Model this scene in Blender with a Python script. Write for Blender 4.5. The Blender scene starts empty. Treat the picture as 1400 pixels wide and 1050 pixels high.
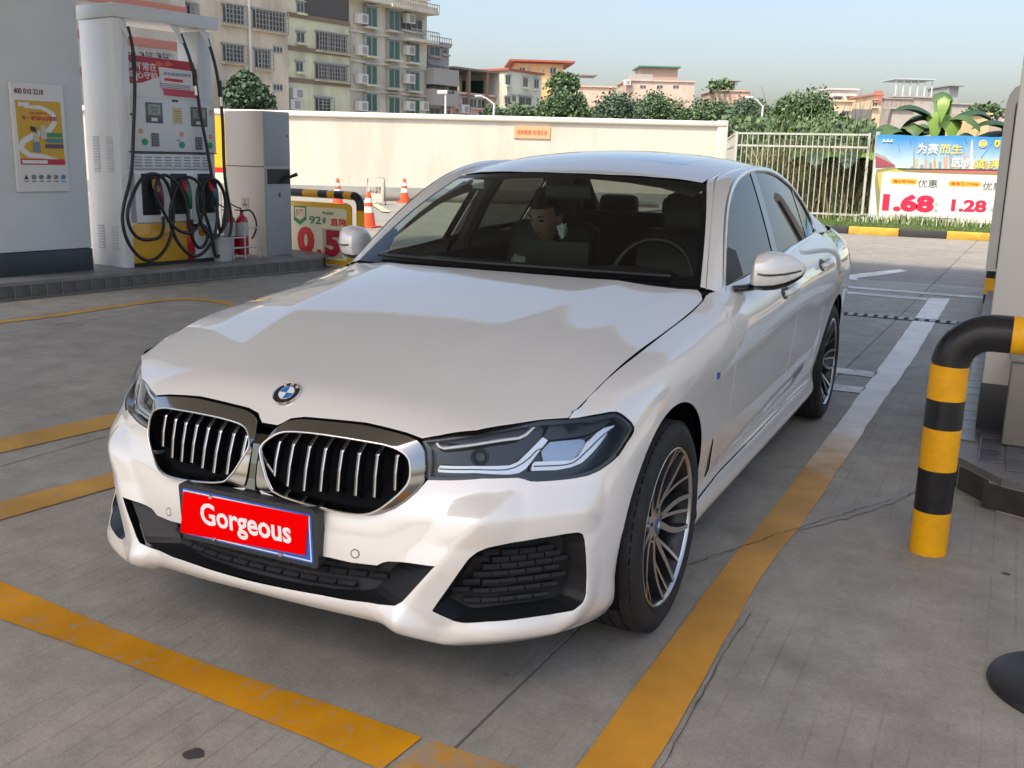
import bpy, bmesh, math, random
import numpy as np
from mathutils import Vector, Matrix, noise, geometry
random.seed(7)
scene = bpy.context.scene
COL = scene.collection
# ---------------------------------------------------------------- camera
cam_d = bpy.data.cameras.new('camera'); cam = bpy.data.objects.new('camera', cam_d); COL.objects.link(cam)
CAM_F, CAM_YAW, CAM_PITCH, CAM_ROLL, CAM_POS = 1389.447, 25.6233, 12.6478, 1.4230, (1.7634, -2.0319, 1.4484)
cam_d.sensor_fit = 'HORIZONTAL'; cam_d.sensor_width = 36.0; cam_d.lens = CAM_F/1400*36
cam_d.clip_start = .05; cam_d.clip_end = 3000
_y, _p, _r = (math.radians(a) for a in (CAM_YAW, CAM_PITCH, CAM_ROLL))
_f = Vector((-math.sin(_y)*math.cos(_p), math.cos(_y)*math.cos(_p), -math.sin(_p)))
_rt = Vector((math.cos(_y), math.sin(_y), 0)); _up = _rt.cross(_f)
_R = math.cos(_r)*_rt+math.sin(_r)*_up; _U = -math.sin(_r)*_rt+math.cos(_r)*_up
cam.matrix_world = Matrix(((_R.x, _U.x, -_f.x, CAM_POS[0]), (_R.y, _U.y, -_f.y, CAM_POS[1]), (_R.z, _U.z, -_f.z, CAM_POS[2]), (0, 0, 0, 1)))
scene.camera = cam
# ---------------------------------------------------------------- light
SUN_EL, SUN_AZ = math.radians(57), math.radians(194)      # azimuth clockwise from +Y: behind the camera, a little to its left
world = bpy.data.worlds.new('World'); scene.world = world; world.use_nodes = True
nt = world.node_tree; nt.nodes.clear()
sky = nt.nodes.new('ShaderNodeTexSky'); sky.sky_type = 'NISHITA'; sky.sun_disc = False
sky.sun_elevation = SUN_EL; sky.sun_rotation = SUN_AZ; sky.air_density = 1.0; sky.dust_density = 4.0; sky.ozone_density = 1.5
bg = nt.nodes.new('ShaderNodeBackground'); bg.inputs['Strength'].default_value = .115
wo = nt.nodes.new('ShaderNodeOutputWorld'); hz = nt.nodes.new('ShaderNodeMix'); hz.data_type = 'RGBA'; hz.blend_type = 'MULTIPLY'; hz.inputs[0].default_value = 1.0; hz.inputs[7].default_value = (1.05, .985, .93, 1)      # very slight tint over the whole sky
nt.links.new(sky.outputs[0], hz.inputs[6]); nt.links.new(hz.outputs[2], bg.inputs[0]); nt.links.new(bg.outputs[0], wo.inputs[0])
sun_d = bpy.data.lights.new('sun', 'SUN'); sun_d.energy = 2.4; sun_d.angle = math.radians(5); sun_d.color = (1, .90, .74)
sun = bpy.data.objects.new('sun', sun_d); COL.objects.link(sun)
_s = Vector((math.sin(SUN_AZ)*math.cos(SUN_EL), math.cos(SUN_AZ)*math.cos(SUN_EL), math.sin(SUN_EL)))
sun.rotation_euler = (-_s).to_track_quat('-Z', 'Y').to_euler()
scene.view_settings.view_transform = 'Standard'; scene.view_settings.look = 'None'
scene.view_settings.exposure = 1.28; scene.view_settings.gamma = 1.0; scene.view_settings.use_curve_mapping = False
# ---------------------------------------------------------------- helpers
def tag(o, label=None, cat=None, group=None, kind=None):
    if label: o['label'] = label
    if cat: o['category'] = cat
    if group: o['group'] = group
    if kind: o['kind'] = kind
    return o
def thing(name, label, cat, loc=(0, 0, 0), rz=0.0, group=None):
    o = bpy.data.objects.new(name, None); COL.objects.link(o); o.empty_display_size = .1
    o.location = loc; o.rotation_euler = (0, 0, rz)
    return tag(o, label, cat, group)
def link(name, me, parent=None, loc=None, rot=None):
    o = bpy.data.objects.new(name, me); COL.objects.link(o)
    if parent is not None: o.parent = parent
    if loc is not None: o.location = loc
    if rot is not None: o.rotation_euler = rot
    return o
def copy_tree(o, parent=None, loc=None, rot=None):
    c = o.copy(); COL.objects.link(c); c.parent = parent
    if loc is not None: c.location = loc
    if rot is not None: c.rotation_euler = rot
    for ch in o.children: copy_tree(ch, c)
    return c
def mesh(name, verts, faces, mat, normals=None, smooth=True, mats=None, mi=None):
    me = bpy.data.meshes.new(name); me.from_pydata([tuple(map(float, v)) for v in verts], [], [tuple(f) for f in faces])
    for m in (mats or [mat]): me.materials.append(m)
    if mi is not None: me.polygons.foreach_set('material_index', mi)
    me.polygons.foreach_set('use_smooth', [smooth]*len(me.polygons)); me.update()
    if normals is not None: me.normals_split_custom_set_from_vertices([tuple(n) for n in normals])
    return me
def bm_obj(name, bm, mat, parent=None, smooth=False, mats=None, **k):
    me = bpy.data.meshes.new(name); bm.normal_update(); bm.to_mesh(me); bm.free()
    for m in (mats or [mat]): me.materials.append(m)
    if smooth: me.polygons.foreach_set('use_smooth', [True]*len(me.polygons))
    if smooth and smooth != 'all': me.set_sharp_from_angle(angle=math.radians(38))
    return link(name, me, parent, **k)
def add_box(bm, c, s, rz=0.0, bev=0.0, M=None, mi=0):
    T = Matrix.Translation(c) @ Matrix.Rotation(rz, 4, 'Z')
    if M is not None: T = M @ T
    g = bmesh.ops.create_cube(bm, size=1.0)
    bmesh.ops.scale(bm, vec=s, verts=g['verts']); fs = set(f for v in g['verts'] for f in v.link_faces)
    if bev:
        es = list(set(e for v in g['verts'] for e in v.link_edges))
        r = bmesh.ops.bevel(bm, geom=es, offset=bev, segments=2, affect='EDGES', profile=.5, clamp_overlap=True)
        fs = set(f for f in bm.faces if f.is_valid and (f in fs or f in set(r['faces'])))
        vs = list(set(v for f in fs for v in f.verts))
    else: vs = g['verts']
    bmesh.ops.transform(bm, matrix=T, verts=vs)
    for f in fs:
        if f.is_valid: f.material_index = mi
    return vs
def box(name, c, s, mat, parent=None, rz=0.0, bev=0.0, **k):
    bm = bmesh.new(); add_box(bm, c, s, rz, bev); return bm_obj(name, bm, mat, parent, smooth=bool(bev), **k)
def add_tube(bm, pts, rad, seg=12, cap=True, closed=False, mi=0):
    P = [Vector(p) for p in pts]; n = len(P); rs = rad if hasattr(rad, '__len__') else [rad]*n
    T = []
    for i in range(n):
        a = P[(i-1) % n] if (closed or i) else P[0]; b = P[(i+1) % n] if (closed or i < n-1) else P[-1]
        T.append((b-a).normalized())
    up = Vector((0, 0, 1)) if abs(T[0].z) < .9 else Vector((1, 0, 0))
    N = (up-T[0]*up.dot(T[0])).normalized(); rings = []
    for i in range(n):
        if i:
            N = (N-T[i]*N.dot(T[i]))
            N = N.normalized() if N.length > 1e-6 else T[i].orthogonal().normalized()
        B = T[i].cross(N)
        rings.append([bm.verts.new(P[i]+(N*math.cos(2*math.pi*k/seg)+B*math.sin(2*math.pi*k/seg))*rs[i]) for k in range(seg)])
    for i in range(n if closed else n-1):
        a, b = rings[i], rings[(i+1) % n]
        for k in range(seg):
            f = bm.faces.new((a[k], a[(k+1) % seg], b[(k+1) % seg], b[k])); f.material_index = mi
    if cap and not closed:
        bm.faces.new(rings[0][::-1]).material_index = mi; bm.faces.new(rings[-1]).material_index = mi
def tube(name, pts, rad, mat, parent=None, seg=12, closed=False, **k):
    bm = bmesh.new(); add_tube(bm, pts, rad, seg, closed=closed); return bm_obj(name, bm, mat, parent, smooth=True, **k)
def add_lathe(bm, prof, seg=32, M=None, mi=0):
    """profile [(r, h)] turned round local Z"""
    rings = []
    for r, h in prof:
        rings.append([bm.verts.new((r*math.cos(2*math.pi*k/seg), r*math.sin(2*math.pi*k/seg), h)) for k in range(seg)] if r > 1e-6 else [bm.verts.new((0, 0, h))])
    for a, b in zip(rings[:-1], rings[1:]):
        for k in range(seg):
            q = [a[k % len(a)], a[(k+1) % len(a)], b[(k+1) % len(b)], b[k % len(b)]]
            q = list(dict.fromkeys(q))
            if len(q) >= 3:
                f = bm.faces.new(q); f.material_index = mi
    vs = [v for r in rings for v in r]
    if M is not None: bmesh.ops.transform(bm, matrix=M, verts=vs)
    return vs
def lathe(name, prof, mat, parent=None, seg=32, **k):
    bm = bmesh.new(); add_lathe(bm, prof, seg); return bm_obj(name, bm, mat, parent, smooth=True, **k)
def add_prism(bm, poly, z0, z1, M=None, mi=0):
    """polygon in local XY extruded along Z"""
    a = [bm.verts.new((x, y, z0)) for x, y in poly]; b = [bm.verts.new((x, y, z1)) for x, y in poly]; n = len(a)
    fs = [bm.faces.new(a[::-1]), bm.faces.new(b)]+[bm.faces.new((a[i], a[(i+1) % n], b[(i+1) % n], b[i])) for i in range(n)]
    for f in fs: f.material_index = mi
    if M is not None: bmesh.ops.transform(bm, matrix=M, verts=a+b)
    return a+b
def rounded(w, h, r, n=5):
    out = []
    for cx, cy, a0 in ((w/2-r, h/2-r, 0), (-w/2+r, h/2-r, 90), (-w/2+r, -h/2+r, 180), (w/2-r, -h/2+r, 270)):
        for k in range(n+1):
            a = math.radians(a0+90*k/n); out.append((cx+r*math.cos(a), cy+r*math.sin(a)))
    return out
def frame_m(o, x, y):
    """matrix with origin o, local X along x, local Y along y (orthogonalised), Z = X x Y"""
    X = Vector(x).normalized(); Y = Vector(y); Y = (Y-X*Y.dot(X)).normalized(); Z = X.cross(Y); o = Vector(o)
    return Matrix(((X.x, Y.x, Z.x, o.x), (X.y, Y.y, Z.y, o.y), (X.z, Y.z, Z.z, o.z), (0, 0, 0, 1)))
def text(name, s, size, mat, M, parent=None, bold=0.0, ext=.0015, align='CENTER', sx=1.0, shear=0.0, fit=None, space=1.0):
    """flat lettering turned to a mesh; M places its local XY plane"""
    cu = bpy.data.curves.new(name, 'FONT'); cu.body = s; cu.size = size; cu.extrude = ext; cu.offset = bold; cu.space_character = space
    cu.align_x = align; cu.align_y = 'CENTER'; cu.shear = shear; cu.resolution_u = 3
    o = bpy.data.objects.new(name, cu); COL.objects.link(o)
    dg = bpy.context.evaluated_depsgraph_get(); me = bpy.data.meshes.new_from_object(o.evaluated_get(dg))
    bpy.data.objects.remove(o); bpy.data.curves.remove(cu)
    n = len(me.vertices)
    if n:
        co = np.empty(n*3, np.float32); me.vertices.foreach_get('co', co); co = co.reshape(-1, 3)
        if fit:
            w = co[:, 0].max()-co[:, 0].min(); h = co[:, 1].max()-co[:, 1].min()
            co[:, 0] = (co[:, 0]-(co[:, 0].max()+co[:, 0].min())/2)*fit[0]/w; co[:, 1] = (co[:, 1]-(co[:, 1].max()+co[:, 1].min())/2)*fit[1]/h
        co[:, 0] *= sx
        co = co @ np.array(M.to_3x3()).T+np.array(M.translation); me.vertices.foreach_set('co', co.astype(np.float32).ravel())
    me.materials.clear(); me.materials.append(mat); me.update()
    return link(name, me, parent)
def densify(pts, step):
    out = []
    for a, b in zip(pts, pts[1:]+pts[:1]):
        d = math.hypot(b[0]-a[0], b[1]-a[1]); n = max(1, int(round(d/step)))
        out += [(a[0]+(b[0]-a[0])*k/n, a[1]+(b[1]-a[1])*k/n) for k in range(n)]
    return out
def round_poly(pts, r):
    """cut the corners of a closed polygon with small curves (r one number or one per vertex)"""
    n = len(pts); out = []
    for i in range(n):
        p = Vector(pts[i]); a = Vector(pts[i-1]); b = Vector(pts[(i+1) % n]); ri = r[i] if hasattr(r, '__len__') else r
        la, lb = (a-p).length, (b-p).length
        if ri <= 0 or la < 1e-6 or lb < 1e-6: out.append(tuple(p)); continue
        qa = p+(a-p)*min(.45, ri/la); qb = p+(b-p)*min(.45, ri/lb)
        for t in (0, .25, .5, .75, 1): out.append(tuple(qa*(1-t)**2+p*2*t*(1-t)+qb*t*t))
    return out
def in_poly(P, poly):
    x, y = P[:, 0], P[:, 1]; ins = np.zeros(len(P), bool); q = np.asarray(poly)
    for (x0, y0), (x1, y1) in zip(q, np.roll(q, -1, 0)):
        if y0 == y1: continue
        c = ((y0 > y) != (y1 > y)) & (x < (x1-x0)*(y-y0)/(y1-y0)+x0); ins ^= c
    return ins
def poly_dist(P, poly):
    q = np.asarray(poly); best = np.full(len(P), 1e9)
    for a, b in zip(q, np.roll(q, -1, 0)):
        d = b-a; n2 = d@d
        if n2 < 1e-14: continue
        t = np.clip(((P-a)@d)/n2, 0, 1); best = np.minimum(best, np.hypot(*(P-(a+t[:, None]*d)).T))
    return best
def cdt(outline, holes, step):
    loops = [densify(list(outline), step)]+[densify(list(h), step) for h in holes]
    o = np.array(loops[0]); lo, hi = o.min(0), o.max(0)
    gx, gy = np.meshgrid(np.arange(lo[0]+step*.5, hi[0], step), np.arange(lo[1]+step*.5, hi[1], step)); G = np.stack([gx.ravel(), gy.ravel()], 1)
    m = in_poly(G, loops[0]) & (poly_dist(G, loops[0]) > step*.45)
    for h in loops[1:]: m &= ~in_poly(G, h) & (poly_dist(G, h) > step*.45)
    G = G[m]; pts = [Vector(p) for l in loops for p in l]+[Vector(p) for p in G]; edges = []; k = 0
    for l in loops: edges += [(k+i, k+(i+1) % len(l)) for i in range(len(l))]; k += len(l)
    V, E, F, ov, oe, of = geometry.delaunay_2d_cdt(pts, edges, [], 0, 1e-7)
    V = np.array([tuple(v) for v in V]); F = np.array([f for f in F if len(f) == 3]); c = V[F].mean(1)
    m = in_poly(c, loops[0])
    for h in loops[1:]: m &= ~in_poly(c, h)
    return V, F[m], [np.array(l) for l in loops]
def panel(name, surf, nfn, outline, holes, step, mat, parent, thick=.012, offset=0.0, side=1, rim=True, flip=False, step_rim=None):
    """trimmed piece of a parametric surface with a folded edge; side=-1 mirrors it"""
    V, F, loops = cdt(outline, holes, step)
    P = surf(V[:, 0], V[:, 1]); N = nfn(V[:, 0], V[:, 1])*(-1 if flip else 1); P = P+N*offset
    T = P[F]; gn = np.cross(T[:, 1]-T[:, 0], T[:, 2]-T[:, 0]); w = (gn*N[F].mean(1)).sum(1) < 0
    F = F.copy(); F[w] = F[w][:, ::-1]
    Vs, Ns, Fs = [P], [N], [tuple(f) for f in F]; base = len(P); dark = []
    if rim:
        for li, l in enumerate(loops):
            n = len(l); area = .5*np.sum(l[:, 0]*np.roll(l[:, 1], -1)-np.roll(l[:, 0], -1)*l[:, 1])
            p = surf(l[:, 0], l[:, 1]); nn = nfn(l[:, 0], l[:, 1])*(-1 if flip else 1); p = p+nn*offset
            tg = np.roll(p, -1, 0)-np.roll(p, 1, 0); tg /= np.maximum(np.linalg.norm(tg, axis=1), 1e-9)[:, None]
            lat = np.cross(tg, nn); c = p+lat*.004
            # outward = away from the panel's inside
            q = l+0; mid = surf(*(l+ (np.roll(np.roll(l, -1, 0)-np.roll(l, 1, 0), 1, 1)*np.array([-1, 1])*(1 if area > 0 else -1)*(1 if li == 0 else -1)*.05)).T)+nn*offset
            sgn = np.sign(((mid-p)*lat).sum(1)); s = -1.0 if np.median(sgn) > 0 else 1.0
            lat = lat*s
            r0, r1, r2 = p, p-nn*.0022+lat*.0007, p-nn*thick+lat*.0005
            n1 = lat+nn*.35; n1 /= np.linalg.norm(n1, axis=1)[:, None]
            Vs += [r0, r1, r2]; Ns += [nn, n1, lat]
            for k in range(2):
                a0 = base+k*n; b0 = base+(k+1)*n
                for i in range(n):
                    j = (i+1) % n; f = (a0+i, a0+j, b0+j, b0+i)
                    Fs.append(f)
            # orientation check on the first quad
            VV = np.concatenate(Vs); f = Fs[-n*2]; g = np.cross(VV[f[1]]-VV[f[0]], VV[f[3]]-VV[f[0]])
            if g@(lat[0]+nn[0]) < 0: Fs[-2*n:] = [x[::-1] for x in Fs[-2*n:]]
            dark.append((len(Fs)-n, len(Fs))); base += 3*n
    VV = np.concatenate(Vs); NN = np.concatenate(Ns)
    if side < 0:
        VV = VV*np.array([-1, 1, 1]); NN = NN*np.array([-1, 1, 1]); Fs = [f[::-1] for f in Fs]
    mi = None; mats = [mat]
    if mat.name == 'pearl_white_paint' and rim:
        mi = [0]*len(Fs); mats = [mat, BODY_IN]  # folded edges blackened so the panel gaps read as shade
        for a, b in dark: mi[a:b] = [1]*(b-a)
    return link(name, mesh(name, VV, Fs, mat, NN, mats=mats, mi=mi), parent)
def solve_inv(surf, target, ax, guess, it=30):
    """(u, v) where surf's coordinates ax match target rows"""
    t = np.asarray(target, float); q = np.array(guess, float)
    if q.ndim == 1: q = np.tile(q, (len(t), 1))
    for _ in range(it):
        f0 = surf(q[:, 0], q[:, 1])[:, ax]; r = f0-t
        a = (surf(q[:, 0]+1e-4, q[:, 1])[:, ax]-f0)/1e-4; b = (surf(q[:, 0], q[:, 1]+1e-4)[:, ax]-f0)/1e-4
        det = a[:, 0]*b[:, 1]-a[:, 1]*b[:, 0]; det = np.where(np.abs(det) < 1e-9, 1e-9, det)
        du = (r[:, 0]*b[:, 1]-r[:, 1]*b[:, 0])/det; dv = (a[:, 0]*r[:, 1]-a[:, 1]*r[:, 0])/det
        q[:, 0] -= np.clip(du, -.2, .2); q[:, 1] -= np.clip(dv, -.1, .1)
    return [tuple(x) for x in q]
def yz(pts):
    """side-view points (y, z) -> shell parameters"""
    p = np.array(pts, float); g = np.stack([np.interp(p[:, 0], SH_C[6:19, 4, 1], SH_U[6:19]), np.clip((p[:, 1]-.19)*.72, 0, .6)], 1)
    return solve_inv(shell_base, p, [1, 2], g)

# ---------------------------------------------------------------- materials
_mc = {}
def _new(name):
    m = bpy.data.materials.new(name); m.use_nodes = True; nt = m.node_tree; return m, nt, nt.nodes['Principled BSDF']
def lin(c):
    return tuple(x for x in c)
def M_(name, col, rough=.5, metal=0.0, spec=.5, coat=0.0, coat_r=.03, bump=0.0, bscale=200.0, vary=0.0, vscale=6.0, vcol=None, em=None, ems=0.0):
    """principled material with optional colour mottling and fine bump"""
    if name in _mc: return _mc[name]
    m, nt, b = _new(name); col = tuple(col)+(1,) if len(col) == 3 else col
    b.inputs['Base Color'].default_value = col; b.inputs['Roughness'].default_value = rough; b.inputs['Metallic'].default_value = metal
    b.inputs['Specular IOR Level'].default_value = spec; b.inputs['Coat Weight'].default_value = coat; b.inputs['Coat Roughness'].default_value = coat_r
    tc = nt.nodes.new('ShaderNodeTexCoord')
    if vary:
        n = nt.nodes.new('ShaderNodeTexNoise'); n.inputs['Scale'].default_value = vscale; n.inputs['Detail'].default_value = 6; nt.links.new(tc.outputs['Object'], n.inputs['Vector'])
        r = nt.nodes.new('ShaderNodeValToRGB'); r.color_ramp.elements[0].position = .35; r.color_ramp.elements[1].position = .65
        vc = vcol or tuple(c*(1-vary) for c in col[:3]); r.color_ramp.elements[0].color = tuple(vc)+(1,); r.color_ramp.elements[1].color = col
        nt.links.new(n.outputs['Fac'], r.inputs[0]); nt.links.new(r.outputs[0], b.inputs['Base Color'])
        mr = nt.nodes.new('ShaderNodeMapRange'); mr.inputs['To Min'].default_value = min(1, rough*1.25); mr.inputs['To Max'].default_value = rough*.85
        nt.links.new(n.outputs['Fac'], mr.inputs['Value']); nt.links.new(mr.outputs[0], b.inputs['Roughness'])
    if bump:
        n2 = nt.nodes.new('ShaderNodeTexNoise'); n2.inputs['Scale'].default_value = bscale; n2.inputs['Detail'].default_value = 3; nt.links.new(tc.outputs['Object'], n2.inputs['Vector'])
        bp = nt.nodes.new('ShaderNodeBump'); bp.inputs['Strength'].default_value = bump; bp.inputs['Distance'].default_value = .002
        nt.links.new(n2.outputs['Fac'], bp.inputs['Height']); nt.links.new(bp.outputs[0], b.inputs['Normal'])
    if em: b.inputs['Emission Color'].default_value = tuple(em)+(1,); b.inputs['Emission Strength'].default_value = ems
    _mc[name] = m; return m
def glass_mat(name, tint, refl=1.0, rough=0.0, ior=1.5):
    """thin pane: tinted see-through plus Fresnel reflection"""
    if name in _mc: return _mc[name]
    m, nt, b = _new(name); nt.nodes.remove(b); out = nt.nodes['Material Output']
    t = nt.nodes.new('ShaderNodeBsdfTransparent'); t.inputs[0].default_value = tuple(tint)+(1,)
    g = nt.nodes.new('ShaderNodeBsdfGlossy'); g.inputs['Roughness'].default_value = rough
    f = nt.nodes.new('ShaderNodeFresnel'); gg = nt.nodes.new('ShaderNodeNewGeometry'); im = nt.nodes.new('ShaderNodeMapRange'); im.inputs['To Min'].default_value = ior; im.inputs['To Max'].default_value = 1/ior; nt.links.new(gg.outputs['Backfacing'], im.inputs['Value']); nt.links.new(im.outputs[0], f.inputs['IOR'])
    mu = nt.nodes.new('ShaderNodeMath'); mu.operation = 'MULTIPLY'; mu.inputs[1].default_value = refl; mu.use_clamp = True
    mx = nt.nodes.new('ShaderNodeMixShader'); nt.links.new(f.outputs[0], mu.inputs[0]); nt.links.new(mu.outputs[0], mx.inputs[0])
    nt.links.new(t.outputs[0], mx.inputs[1]); nt.links.new(g.outputs[0], mx.inputs[2]); nt.links.new(mx.outputs[0], out.inputs[0])
    _mc[name] = m; return m
def paint_mat():
    m, nt, b = _new('pearl_white_paint')
    b.inputs['Base Color'].default_value = (.80, .78, .735, 1); b.inputs['Roughness'].default_value = .38; b.inputs['Metallic'].default_value = .10
    b.inputs['Coat Weight'].default_value = 1.0; b.inputs['Coat Roughness'].default_value = .015; b.inputs['Coat IOR'].default_value = 2.0
    tc = nt.nodes.new('ShaderNodeTexCoord'); n = nt.nodes.new('ShaderNodeTexNoise'); n.inputs['Scale'].default_value = 3.0; n.inputs['Detail'].default_value = 8
    nt.links.new(tc.outputs['Object'], n.inputs['Vector'])
    mr = nt.nodes.new('ShaderNodeMapRange'); mr.inputs['To Min'].default_value = .004; mr.inputs['To Max'].default_value = .022; nt.links.new(n.outputs['Fac'], mr.inputs['Value']); nt.links.new(mr.outputs[0], b.inputs['Coat Roughness'])
    return m
PAINT = paint_mat()
BODY_IN = M_('black_void', (.004, .004, .005), .8, spec=.1)
BLACK_GLOSS = M_('gloss_black', (.008, .009, .012), .08, spec=.6, coat=.5)
BLACK_MATT = M_('matt_black_plastic', (.012, .013, .016), .5, bump=.2, bscale=300)
DARK_GREY = M_('dark_grey_plastic', (.03, .032, .036), .45, bump=.15, bscale=250)
CHROME = M_('chrome', (.80, .79, .76), .07, 1.0)
SATIN = M_('satin_aluminium', (.72, .72, .71), .28, 1.0)
RUBBER = M_('rubber', (.028, .028, .029), .7, spec=.35, vary=.3, vscale=30, bump=.25, bscale=120)
WHITE = M_('plain_white', (.80, .80, .79), .5)
# ---------------------------------------------------------------- measuring helpers (photo survey -> metres)
_RM = np.array([_R, _U, _f]); _C = np.array(CAM_POS)
def ray(u, v): return _RM.T @ np.array([(u-700)/CAM_F, (525-v)/CAM_F, 1.0])
def on_plane(u, v, P, n):
    d = ray(u, v); P = np.array(P, float); n = np.array(n, float); return _C+d*(((P-_C)@n)/(d@n))
def on_z(u, v, z=0.0): return on_plane(u, v, (0, 0, z), (0, 0, 1))
_FW = np.array([-math.sin(_y), math.cos(_y), 0]); _RT = np.array([math.cos(_y), math.sin(_y), 0])
def at(u, v, d):
    r = ray(u, v); return _C+r*d/(r@_FW)

def concrete(name, col, dark, groove=0.0, gx=True, gap=.31, stain=1.0):
    m, nt, b = _new(name); L = nt.links.new; N = nt.nodes.new
    geo = N('ShaderNodeNewGeometry')
    def noise_(s, d=5, r=.6, v=None):
        n = N('ShaderNodeTexNoise'); n.inputs['Scale'].default_value = s; n.inputs['Detail'].default_value = d; n.inputs['Roughness'].default_value = r; L(v or geo.outputs['Position'], n.inputs['Vector']); return n.outputs['Fac']
    def ramp(f, a, b_, c0=(0, 0, 0), c1=(1, 1, 1)):
        r = N('ShaderNodeValToRGB'); r.color_ramp.elements[0].position = a; r.color_ramp.elements[1].position = b_; r.color_ramp.elements[0].color = (*c0, 1); r.color_ramp.elements[1].color = (*c1, 1); L(f, r.inputs[0]); return r.outputs[0]
    def mix(f, a, b_, t='MIX'):
        x = N('ShaderNodeMix'); x.data_type = 'RGBA'; x.blend_type = t
        if isinstance(f, float): x.inputs[0].default_value = f
        else: L(f, x.inputs[0])
        for k, v in ((6, a), (7, b_)):
            if isinstance(v, tuple): x.inputs[k].default_value = (*v, 1)
            else: L(v, x.inputs[k])
        return x.outputs[2]
    big = ramp(noise_(.7, 4), .38, .62, dark, col)
    mid = ramp(noise_(4.5, 8, .7), .35, .7, (.74, .73, .71), (1.06, 1.06, 1.05)); c = mix(1.0, big, mid, 'MULTIPLY')
    fine = ramp(noise_(60, 4, .8), .3, .7, (.86, .86, .86), (1.1, 1.1, 1.1)); c = mix(1.0, c, fine, 'MULTIPLY')
    grit = ramp(noise_(260, 2, .6), .35, .68, (.78, .78, .78), (1.16, 1.16, 1.15)); c = mix(1.0, c, grit, 'MULTIPLY')
    st = N('ShaderNodeTexVoronoi'); st.inputs['Scale'].default_value = 3.1; L(geo.outputs['Position'], st.inputs['Vector'])
    sp = ramp(st.outputs['Distance'], .02, .05, (.45, .45, .45), (1, 1, 1)); c = mix(.55*stain, c, mix(1.0, c, sp, 'MULTIPLY'))
    oil = ramp(noise_(1.7, 3, .5), .62, .74, (1, 1, 1), (.70, .69, .68)); c = mix(stain*.8, c, mix(1.0, c, oil, 'MULTIPLY'))
    pale = ramp(noise_(2.6, 7, .75), .60, .72, (1, 1, 1), (1.22, 1.21, 1.19)); c = mix(stain*.8, c, mix(1.0, c, pale, 'MULTIPLY'))
    L(c, b.inputs['Base Color']); b.inputs['Roughness'].default_value = .72; b.inputs['Specular IOR Level'].default_value = .45
    rr = N('ShaderNodeMapRange'); rr.inputs['To Min'].default_value = .48; rr.inputs['To Max'].default_value = .85; L(noise_(3.3, 5), rr.inputs['Value']); L(rr.outputs[0], b.inputs['Roughness'])
    bp = N('ShaderNodeBump'); bp.inputs['Strength'].default_value = .35; bp.inputs['Distance'].default_value = .004; L(noise_(90, 6, .7), bp.inputs['Height']); last = bp
    if groove:
        w = N('ShaderNodeTexWave'); w.wave_type = 'BANDS'; w.bands_direction = 'X' if gx else 'Y'; w.inputs['Scale'].default_value = gap/.08*.0+3.9; w.inputs['Distortion'].default_value = .35; w.inputs['Detail'].default_value = 1; w.inputs['Detail Scale'].default_value = .4
        L(geo.outputs['Position'], w.inputs['Vector']); l1 = ramp(w.outputs['Fac'], .0, .028); mk = ramp(noise_(.9, 5, .8), .47, .55)
        inv = N('ShaderNodeMath'); inv.operation = 'MAXIMUM'; im = N('ShaderNodeMath'); im.operation = 'SUBTRACT'; im.inputs[0].default_value = 1; L(mk, im.inputs[1]); L(l1, inv.inputs[0]); L(im.outputs[0], inv.inputs[1])
        b2 = N('ShaderNodeBump'); b2.inputs['Strength'].default_value = groove; b2.inputs['Distance'].default_value = .006; L(inv.outputs[0], b2.inputs['Height']); L(bp.outputs[0], b2.inputs['Normal']); last = b2
        c2 = mix(1.0, c, ramp(inv.outputs[0], 0, 1, (.84, .83, .82), (1, 1, 1)), 'MULTIPLY'); L(c2, b.inputs['Base Color'])
    L(last.outputs[0], b.inputs['Normal']); _mc[name] = m; return m
def road_paint(name, col, wear=.5, under=(.30, .29, .26)):
    """worn thermoplastic marking: chips and tyre dirt show the concrete"""
    m, nt, b = _new(name); L = nt.links.new; N = nt.nodes.new; geo = N('ShaderNodeNewGeometry')
    n = N('ShaderNodeTexNoise'); n.inputs['Scale'].default_value = 14; n.inputs['Detail'].default_value = 9; n.inputs['Roughness'].default_value = .75; L(geo.outputs['Position'], n.inputs['Vector'])
    r = N('ShaderNodeValToRGB'); r.color_ramp.elements[0].position = .62-wear*.2; r.color_ramp.elements[1].position = .70; r.color_ramp.elements[0].color = (0, 0, 0, 1); r.color_ramp.elements[1].color = (1, 1, 1, 1); L(n.outputs['Fac'], r.inputs[0])
    n2 = N('ShaderNodeTexNoise'); n2.inputs['Scale'].default_value = 2.4; n2.inputs['Detail'].default_value = 7; L(geo.outputs['Position'], n2.inputs['Vector'])
    r2 = N('ShaderNodeValToRGB'); r2.color_ramp.elements[0].position = .3; r2.color_ramp.elements[1].position = .7; r2.color_ramp.elements[0].color = (*[c*.62 for c in col], 1); r2.color_ramp.elements[1].color = (*col, 1); L(n2.outputs['Fac'], r2.inputs[0])
    x = N('ShaderNodeMix'); x.data_type = 'RGBA'; L(r.outputs[0], x.inputs[0]); L(r2.outputs[0], x.inputs[6]); x.inputs[7].default_value = (*under, 1); L(x.outputs[2], b.inputs['Base Color'])
    b.inputs['Roughness'].default_value = .75; b.inputs['Specular IOR Level'].default_value = .2; bp = N('ShaderNodeBump'); bp.inputs['Strength'].default_value = .3; bp.inputs['Distance'].default_value = .003; L(n.outputs['Fac'], bp.inputs['Height']); L(bp.outputs[0], b.inputs['Normal'])
    _mc[name] = m; return m
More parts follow.
